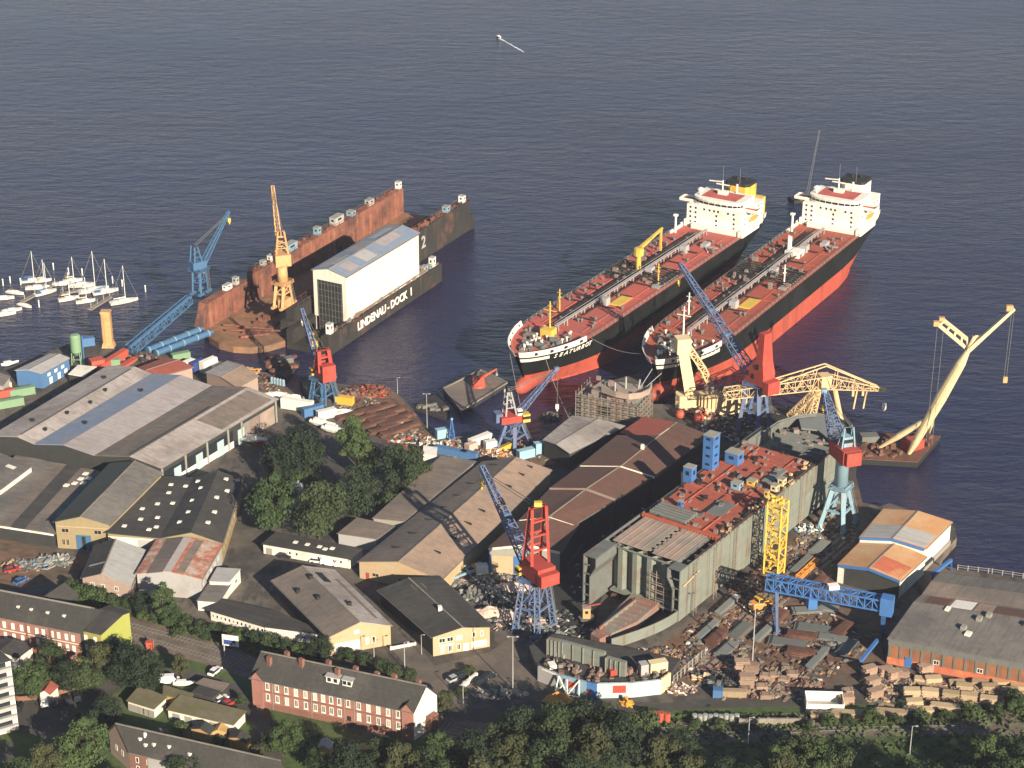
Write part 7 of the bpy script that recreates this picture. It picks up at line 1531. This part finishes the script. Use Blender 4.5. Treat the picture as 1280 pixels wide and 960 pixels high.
t = thing('orange_float', 'round red mooring buoy between the second tanker bow and the sheds', 'buoy', tuple(P(850, 523))); MB().lathe((0, 0, 0), [(.3, 0), (1.6, .8), (1.8, 1.8), (1.3, 2.9), (.3, 3.3)], 12).build('float', 'c_red', t); MB().tube((0, 0, 3.2), (0, 0, 4), .15).build('eye', 'steel', t)
t = thing('orange_float', 'round red mooring buoy at the foot of the cream deckhouse block', 'buoy', tuple(P(873, 528))); MB().lathe((0, 0, 0), [(.3, 0), (1.8, .9), (2.0, 2.0), (1.5, 3.2), (.3, 3.6)], 12).build('float', 'c_red', t); MB().tube((0, 0, 3.5), (0, 0, 4.3), .15).build('eye', 'steel', t)
heap('machine_parts', 'red and dark gear on the quay under the cream column', 'machine parts', 872, 518, 8, 4, 2.4, 70, ['c_red', 'c_dark', 'c_cream', 'rust'], 51)
heap('machine_parts', 'dark mooring gear on the pier left of the scaffolded deckhouse', 'machine parts', 688, 522, 4, 4, 2.0, 40, ['c_dark', 'steel'], 52, z=.0)
# mooring lines
m = None
for i, (p0, p1, z0, z1, lab) in enumerate(((V(638, 0, 0), None, 0, 0, ''),)): pass
def line(p, q, lab):
    t = thing('mooring_line', lab, 'rope', tuple(p)); m = MB(); pts = [p.lerp(q, k / 8) + V(0, 0, -1.6 * math.sin(PI * k / 8)) for k in range(9)]; [m.beam(a, b_, .14) for a, b_ in zip(pts, pts[1:])]; m.build('rope', 'wall_grey', t, True)
s1 = FR[ship1.name]; s2 = FR[ship2.name]
line(s1 @ hp(.96, DZ + 1, -1, .2), P(662, 556), 'pale mooring line from the first tanker bow to the small crane'); line(s1 @ hp(.93, DZ, 1, .2), P(712, 524), 'mooring line from the first tanker bow to the pier shed'); line(s1 @ hp(.7, DZ, 1, .2), s2 @ hp(.96, DZ + 1, -1, .2), 'mooring line between the two tanker bows'); line(s2 @ hp(.93, DZ, 1, .2), P(930, 507), 'mooring line from the second tanker bow to the quay')
# blue waterside shed and neighbours
b = Bld('waterside_shed', 'bright blue shed with pale grey roof at the left shore', 'shed', [(20, 463), (52, 467), (86, 448), (62, 443)], 6.0, gable(.8), ['roof_silver'], ['c_blue'], over=.3)
b.win('BC', (.25, .5, .75), 3.6, 1.6, 1.2, ('white', 'white')); b.win('BC', (.3, .6, .85), .4, 1.6, 2.4, ('white', 'white'), 'door')
b = Bld('waterside_shed', 'small grey shed cut by the left edge beside the blue one', 'shed', [(-30, 476), (3, 482), (12, 471), (-20, 466)], 5, gable(.8), ['roof_grey'], ['wall_greywhite'])
b = Bld('canopy', 'white flat canopy behind the huge hall near the green silo', 'canopy', [(86, 468), (104, 471), (120, 459), (98, 457)], 3.4, FLAT, ['white'], ['wall_dark'], over=.2)
# ------------------------------------------------------------------ trees
def leaf_mat(name, c, c2):
    m = bpy.data.materials.new(name); m.use_nodes = True; nt = m.node_tree; N = nt.nodes; L = nt.links; b = N['Principled BSDF']
    b.inputs['Roughness'].default_value = .75; b.inputs['Specular IOR Level'].default_value = .2
    ge = N.new('ShaderNodeNewGeometry'); oi = N.new('ShaderNodeObjectInfo'); tc = N.new('ShaderNodeTexCoord')
    n = N.new('ShaderNodeTexNoise'); n.inputs['Scale'].default_value = .35; n.inputs['Detail'].default_value = 3; L.new(tc.outputs['Object'], n.inputs[0])
    a = N.new('ShaderNodeMath'); a.operation = 'ADD'; L.new(ge.outputs['Random Per Island'], a.inputs[0]); L.new(n.outputs[0], a.inputs[1])
    a2 = N.new('ShaderNodeMath'); a2.operation = 'MULTIPLY_ADD'; a2.inputs[1].default_value = 1.3; L.new(oi.outputs['Random'], a2.inputs[0]); L.new(a.outputs[0], a2.inputs[2])
    mr = N.new('ShaderNodeMapRange'); mr.inputs['From Min'].default_value = .5; mr.inputs['From Max'].default_value = 2.4; L.new(a2.outputs[0], mr.inputs[0])
    mx = N.new('ShaderNodeMix'); mx.data_type = 'RGBA'; mx.inputs[6].default_value = (*c, 1); mx.inputs[7].default_value = (*c2, 1); L.new(mr.outputs[0], mx.inputs[0]); L.new(mx.outputs[2], b.inputs['Base Color'])
    tr = N.new('ShaderNodeBsdfTranslucent'); L.new(mx.outputs[2], tr.inputs[0]); ms = N.new('ShaderNodeMixShader'); ms.inputs[0].default_value = .12
    L.new(b.outputs[0], ms.inputs[1]); L.new(tr.outputs[0], ms.inputs[2]); L.new(ms.outputs[0], N['Material Output'].inputs[0]); MATS[name] = m
leaf_mat('leaf_green', (.020, .038, .016), (.058, .078, .032)); leaf_mat('leaf_olive', (.034, .040, .016), (.075, .078, .034)); leaf_mat('leaf_dark', (.012, .024, .014), (.032, .048, .024)); leaf_mat('leaf_bright', (.030, .056, .020), (.074, .105, .036))
def tree(kind, H, RX, mat, seed, lobes, per, leaf, base=.25):
    """tapered trunk with limbs; crown of leaf tufts gathered in clumps, gaps between them"""
    rr = random.Random(seed); r = thing(kind, 'x', 'tree' if 'bush' not in kind and 'hedge' not in kind else 'bush')
    tk = MB(); tk.tube((0, 0, -.2), (0, 0, H * base), .035 * H * .6, .03 * H * .5, 8); tk.tube((0, 0, H * base), (rr.uniform(-.3, .3), rr.uniform(-.3, .3), H * .8), .015 * H, .04, 6)
    lean = (rr.uniform(-1, 1) * RX * .15, rr.uniform(-1, 1) * RX * .15); m = MB(); zc = H * (base + 1) / 2; hz = H * (1 - base) / 2
    for k in range(lobes):
        while True:
            d = V(rr.uniform(-1, 1), rr.uniform(-1, 1), rr.uniform(-1, 1))
            if .3 < d.length < 1.05: break
        sh = 1 - .35 * max(0, d.z) if kind != 'conifer' else (1 - (d.z + 1) / 2 * .92)
        c = V(d.x * RX * .8 * sh + lean[0] * d.z, d.y * RX * .8 * sh + lean[1] * d.z, zc + d.z * hz * .86); lr = RX * rr.choice((.2, .26, .34, .42, .5)) * (1 if kind != 'conifer' else max(.25, sh))
        tk.tube((0, 0, H * base + (c.z - H * base) * .35), c, .012 * H, .03, 5)
        for i in range(per):
            n = V(rr.gauss(0, 1), rr.gauss(0, 1), rr.gauss(0, 1) + .25).normalized(); p = c + V(n.x * lr, n.y * lr, n.z * lr * .8) * rr.uniform(.6, 1.08)
            n = (n + V(rr.uniform(-.7, .7), rr.uniform(-.7, .7), rr.uniform(-.4, .8))).normalized(); u = n.cross(V(rr.uniform(-1, 1), rr.uniform(-1, 1), .3)).normalized(); w = n.cross(u); s = leaf * rr.uniform(.6, 1.3)
            m.add([p - u * s * .5, p - w * s * .28 + n * s * .1, p + u * s * .55, p + w * s * .3 + n * s * .08], [(0, 1, 2, 3)])
    m.build('crown', mat, r); tk.build('trunk', 'bark', r); return r
TR = {'A': tree('broadleaf_tree', 15, 6.0, 'leaf_green', 1, 30, 190, .72, .12), 'B': tree('broadleaf_tree', 15, 6.2, 'leaf_bright', 2, 28, 200, .72, .1), 'C': tree('broadleaf_tree', 13, 6.2, 'leaf_dark', 3, 28, 190, .72, .1),
      'D': tree('conifer', 13, 2.6, 'leaf_dark', 4, 30, 80, .55, .08), 'E': tree('bush', 4.5, 3.2, 'leaf_green', 5, 14, 130, .55, .08), 'F': tree('bush', 4, 3.4, 'leaf_bright', 6, 14, 130, .55, .08), 'G': tree('broadleaf_tree', 14, 5.4, 'leaf_dark', 7, 24, 200, .7, .1), 'H': tree('broadleaf_tree', 16, 4.8, 'leaf_bright', 8, 28, 190, .7, .06)}
TR['J'] = tree('broadleaf_tree', 15, 4.6, 'leaf_olive', 12, 18, 230, .95, .14); TR['K'] = tree('broadleaf_tree', 14, 5.6, 'leaf_green', 21, 15, 210, .85, .18)
BH = {'J': 15, 'K': 14, 'A': 15, 'B': 15, 'C': 13, 'D': 13, 'E': 4.5, 'F': 4, 'G': 14, 'H': 16}
NP = [0]
def plant(k, x, y, h, lab, grp):
    NP[0] += 1
    if k == 'A' and NP[0] % 3: k = 'JK'[NP[0] % 2]
    s = h / BH[k]; put(TR[k], USED, x, y, R.uniform(0, 6.28), lab, grp, sc=(s * R.uniform(.92, 1.1), s * R.uniform(.92, 1.1), s))
GYD = 'trees standing in the shipyard'
for k, x, y, h, lab in [('H', 450, 603, 19, 'tallest bright tree in the yard, below the steel sections'), ('B', 341, 667, 16, 'bright leafy tree at the left of the yard trees beside the white building'), ('A', 399, 674, 16, 'broad tree with lit right side in front of the small grey hut'), ('C', 375, 596, 14, 'dark tree behind the narrow conifers in the upper yard'), ('C', 360, 600, 12, 'dark tree at the left of the upper yard group'),
    ('D', 367, 594, 15, 'tall slender conifer in the upper yard group'), ('D', 374, 596, 13, 'second slender conifer right beside the tallest one'), ('G', 500, 622, 15, 'dark tree against the upper edge of the narrow shed'), ('A', 522, 604, 10, 'small tree at the end of the narrow shed by the white cabin'), ('C', 448, 642, 13, 'dark tree below the tallest bright yard tree'), ('G', 424, 650, 11, 'dark tree between the broad tree and the narrow shed'),
    ('D', 346, 616, 11, 'lone conifer above the bright leafy tree at the left'), ('E', 488, 640, 5, 'bush along the narrow shed wall, lower one'), ('F', 508, 620, 5, 'bright bush along the narrow shed wall, upper one'), ('F', 372, 602, 4, 'bright low bushes under the slender conifers'), ('E', 386, 603, 4, 'low bush right of the slender conifers')]:
    plant(k, x, y, h * 1.3, lab, GYD)
GW = 'trees along the railway'
for k, x, y, h, lab in [('F', 107, 753, 7, 'bright bush in front of the pink-fronted house, left'), ('F', 124, 757, 7, 'bright bush in front of the pink-fronted house, right'), ('E', 141, 760, 6, 'bush below the gate of the pink-fronted house'), ('E', 88, 742, 6, 'bush behind the ridge of the red-brick house'), ('E', 160, 758, 5, 'bush at the left corner of the rusty hall'), ('H', 205, 778, 13, 'tall slim tree in front of the whitewashed rusty hall'), ('B', 214, 785, 8, 'bright tree right of the tall slim one by the rusty hall'),
    ('C', 178, 766, 7, 'dark tree left of the tall slim one by the rusty hall'), ('E', 192, 776, 5, 'bush at the foot of the tall slim tree'), ('E', 232, 786, 6, 'bush under the corner of the white annex'), ('E', 248, 793, 6, 'bush left of the billboard'), ('E', 266, 796, 6, 'bush behind the billboard pole'), ('E', 286, 797, 5, 'bush in front of the long office, first from the billboard'), ('F', 302, 802, 5, 'bush in front of the long office, second from the billboard'), ('E', 318, 806, 6, 'bush in front of the long office, third from the billboard'), ('E', 336, 811, 6, 'bush in front of the long office, fourth from the billboard'), ('E', 356, 815, 6, 'bush in front of the long office, fifth from the billboard'),
    ('F', 376, 820, 5, 'bush above the brick chimneys at the left'), ('C', 400, 826, 8, 'dark tree between the chimneys and the grey gabled hall'), ('D', 417, 810, 7, 'small conifer at the left of the ochre gable'), ('D', 431, 812, 8, 'taller conifer at the left of the ochre gable'), ('E', 436, 826, 5, 'bush left of the brick terrace dormers'), ('E', 456, 833, 5, 'bush behind the brick terrace dormers'), ('E', 476, 840, 5, 'bush behind the brick terrace between dormers and end chimney'), ('E', 496, 846, 5, 'bush behind the brick terrace near its end chimney'), ('E', 512, 850, 4, 'bush behind the last chimney of the brick terrace'),
    ('E', 588, 842, 3.5, 'small bush on the forecourt island'), ('A', 556, 893, 8, 'tree beside the white gable of the brick terrace'), ('E', 578, 868, 3.5, 'bush under the yellow-headed street lamp'), ('F', 180, 776, 4, 'bright low bushes on the railway bank, left'), ('F', 226, 795, 4, 'bright low bushes on the railway bank, right')]:
    plant(k, x, y, h * (.75 if k in 'EF' else 1), lab, GW)
GH = 'trees around the houses'
for k, x, y, h, lab in [('B', 43, 874, 12, 'large tree in front of the red-brick house, next to the red-roofed cottage'), ('A', 64, 846, 11, 'tree against the middle of the red-brick facade'), ('C', 86, 862, 9, 'dark tree right of the red-roofed cottage'), ('A', 108, 866, 11, 'tree below the mustard end block, left'), ('A', 128, 848, 12, 'tree hiding the foot of the mustard end block'), ('C', 160, 856, 13, 'big dark tree below the lime wall'), ('C', 184, 862, 12, 'big dark tree left of the white van'), ('G', 148, 838, 10, 'dark tree close to the lime wall corner'), ('A', 228, 848, 8, 'small tree between the white boat and the white car'),
    ('B', 106, 968, 17, 'large bright tree at the bottom left in front of the slate house'), ('A', 62, 982, 13, 'dark green tree left of the large bright one at the bottom'), ('C', 133, 906, 9, 'dark tree at the end of the car park'), ('C', 18, 872, 8, 'dark tree beside the white apartment block'), ('B', 358, 944, 11, 'round bright tree in front of the brick terrace'), ('A', 322, 962, 8, 'tree left of the round bright one near the slate roof'), ('A', 398, 968, 8, 'tree below the small gazebo'), ('C', 250, 978, 9, 'dark tree in front of the slate roof'), ('A', 225, 985, 9, 'tree in front of the rendered bay of the slate house'), ('E', 300, 880, 3, 'bush behind the long garage row'), ('E', 276, 932, 3, 'bush between the orange huts'), ('F', 226, 915, 3, 'bright bush left of the orange hut'),
    ('C', 100, 905, 4, 'low dark tree at the edge of the car park lane'), ('E', 330, 938, 4, 'bush at the corner of the brick terrace lawn'), ('A', 30, 1000, 12, 'tree cut by the bottom edge at the far left'), ('G', 150, 1000, 9, 'dark tree at the bottom edge by the slate gable'), ('A', 290, 1000, 8, 'tree at the bottom edge under the slate roof')]:
    plant(k, x, y, h, lab, GH)
GB = 'trees of the wood along the bottom edge'
W1 = [('C', 440, 985, 13), ('A', 475, 965, 11), ('A', 505, 985, 14), ('B', 545, 965, 12), ('A', 548, 1000, 15), ('C', 588, 970, 13), ('A', 612, 955, 12), ('A', 640, 975, 15), ('C', 652, 940, 13), ('A', 688, 945, 16), ('A', 690, 985, 15), ('C', 722, 935, 14), ('A', 738, 965, 16), ('A', 760, 938, 13), ('C', 782, 960, 15), ('A', 805, 945, 14), ('A', 826, 975, 14), ('C', 845, 955, 11), ('A', 600, 1010, 15), ('C', 720, 1010, 15), ('A', 860, 990, 12)]
W2 = [('C', 905, 990, 10), ('A', 940, 1000, 11), ('B', 968, 985, 13), ('A', 997, 968, 12), ('B', 1024, 978, 13), ('A', 1050, 988, 12), ('A', 1098, 1000, 11), ('A', 1120, 1030, 15), ('C', 1150, 1022, 15), ('C', 1195, 1030, 16), ('B', 1232, 980, 14), ('A', 1250, 1010, 14), ('C', 1284, 972, 13), ('A', 980, 1010, 16), ('B', 1290, 1000, 14)]
def ow(i): return ['first', 'second', 'third', 'fourth', 'fifth', 'sixth', 'seventh', 'eighth', 'ninth', 'tenth', 'eleventh', 'twelfth', 'thirteenth', 'fourteenth', 'fifteenth', 'sixteenth', 'seventeenth', 'eighteenth', 'nineteenth', 'twentieth', 'twenty-first'][i]
for i, (k, x, y, h) in enumerate(sorted(W1, key=lambda a: a[1])): plant(k, x, y, h, '%s tree of the bottom wood counted rightwards from the brick terrace' % ow(i), GB)
for i, (k, x, y, h) in enumerate(sorted(W2, key=lambda a: a[1])): plant(k, x, y, h, '%s tree of the bottom right wood counted rightwards from the grassy gap' % ow(i), GB)
for i, (x, y, h) in enumerate([(1010, 912, 3), (1035, 908, 3.5), (1062, 906, 3), (1090, 905, 4), (1118, 905, 3), (1150, 902, 3.5), (1180, 900, 3), (1212, 897, 4), (1245, 893, 3.5), (1272, 892, 4), (870, 908, 2.5), (900, 910, 2.5), (1270, 879, 4)]):
    plant('F' if i % 2 else 'E', x, y, h, '%s low bush from the left on the grass verge below the timber' % ow(i), 'bushes on the verge')
# rough grass tufts over the verges, nobody could count them
m = MB(); rr = random.Random(5)
for pts, n in (([(640, 900), (1290, 885), (1290, 905), (640, 925)], 1500), ([(150, 765), (400, 838), (480, 875), (300, 812)], 900), ([(330, 900), (520, 948), (560, 990), (380, 960)], 500), ([(860, 915), (1290, 910), (1290, 970), (860, 985)], 1200)):
    q = [P(*a) for a in pts]
    for i in range(n):
        f, g_ = rr.random(), rr.random(); p = q[0].lerp(q[1], f).lerp(q[3].lerp(q[2], f), g_); p.z = GZ; a = rr.uniform(0, 6.3); s = rr.uniform(.3, .9); u = V(math.cos(a), math.sin(a), 0) * s; m.add([p - u, p + u, p + u * .8 + V(rr.uniform(-.3, .3), .2, s * .9), p - u * .7 + V(0, rr.uniform(-.3, .3), s * .9)], [(0, 1, 2, 3)])
o = m.build('grass', 'leaf_bright'); tag(o, 'rough green grass tufts along the railway and verge', 'grass', kind='stuff')

# small debris nobody could count: offcuts and rubbish lying about the yards
def debris(name, label, areas, mats, seed):
    m = MB(); rr = random.Random(seed)
    for pts, n, s0, s1 in areas:
        q = [P(*a) for a in pts]
        for i in range(n):
            f, g_ = rr.random(), rr.random(); p = q[0].lerp(q[1], f).lerp(q[3].lerp(q[2], f), g_); m.slot(rr.choices(range(len(mats)), [4, 4, 3, 1.5, .35, .3][:len(mats)])[0])
            m.cbox((p.x, p.y, GZ), rr.uniform(s0, s1), rr.uniform(s0, s1) * .45, rr.uniform(.08, .6), rr.choice((YA, YA, -.6, rr.uniform(0, 3))))
    o = m.build(name, mats); tag(o, label, 'debris', kind='stuff')
debris('yard_debris', 'small offcuts and rubbish strewn over the gantry yard', [([(850, 850), (1000, 880), (1095, 800), (960, 720)], 700, .3, 2.2), ([(850, 795), (880, 810), (1060, 650), (1035, 640)], 700, .3, 2.2), ([(760, 830), (850, 845), (890, 800), (800, 815)], 260, .3, 2), ([(990, 720), (1040, 735), (1075, 660), (1050, 650)], 120, .3, 2)], ['rust', 'primer', 'steel', 'timber', 'c_white', 'c_orange'], 61)
debris('yard_debris', 'small offcuts strewn over the steel yard and middle quay', [([(420, 515), (540, 565), (540, 550), (450, 485)], 380, .3, 2.2), ([(548, 570), (690, 585), (700, 545), (552, 552)], 260, .3, 1.6), ([(265, 455), (355, 500), (362, 492), (292, 457)], 160, .3, 1.6), ([(385, 470), (420, 510), (440, 500), (420, 480)], 80, .3, 1.4)], ['rust', 'primer', 'steel', 'timber', 'c_white', 'sky_blue'], 62)
debris('yard_debris', 'small grey offcuts between the dark office and the grey hull', [([(560, 725), (620, 790), (700, 790), (640, 705)], 420, .3, 2.4), ([(650, 800), (690, 815), (750, 790), (700, 760)], 160, .3, 2.2), ([(700, 730), (740, 760), (860, 600), (830, 580)], 160, .3, 1.6), ([(880, 520), (870, 545), (960, 555), (975, 515)], 220, .3, 1.8)], ['c_dark', 'steel', 'c_grey', 'c_pink', 'c_white'], 63)
debris('timber_debris', 'loose planks and dunnage strewn between the timber stacks', [([(1075, 838), (1085, 892), (1290, 880), (1290, 858)], 420, .4, 3), ([(905, 835), (900, 875), (1000, 872), (1010, 840)], 200, .3, 2)], ['timber', 'timber_red', 'rust', 'steel'], 64)
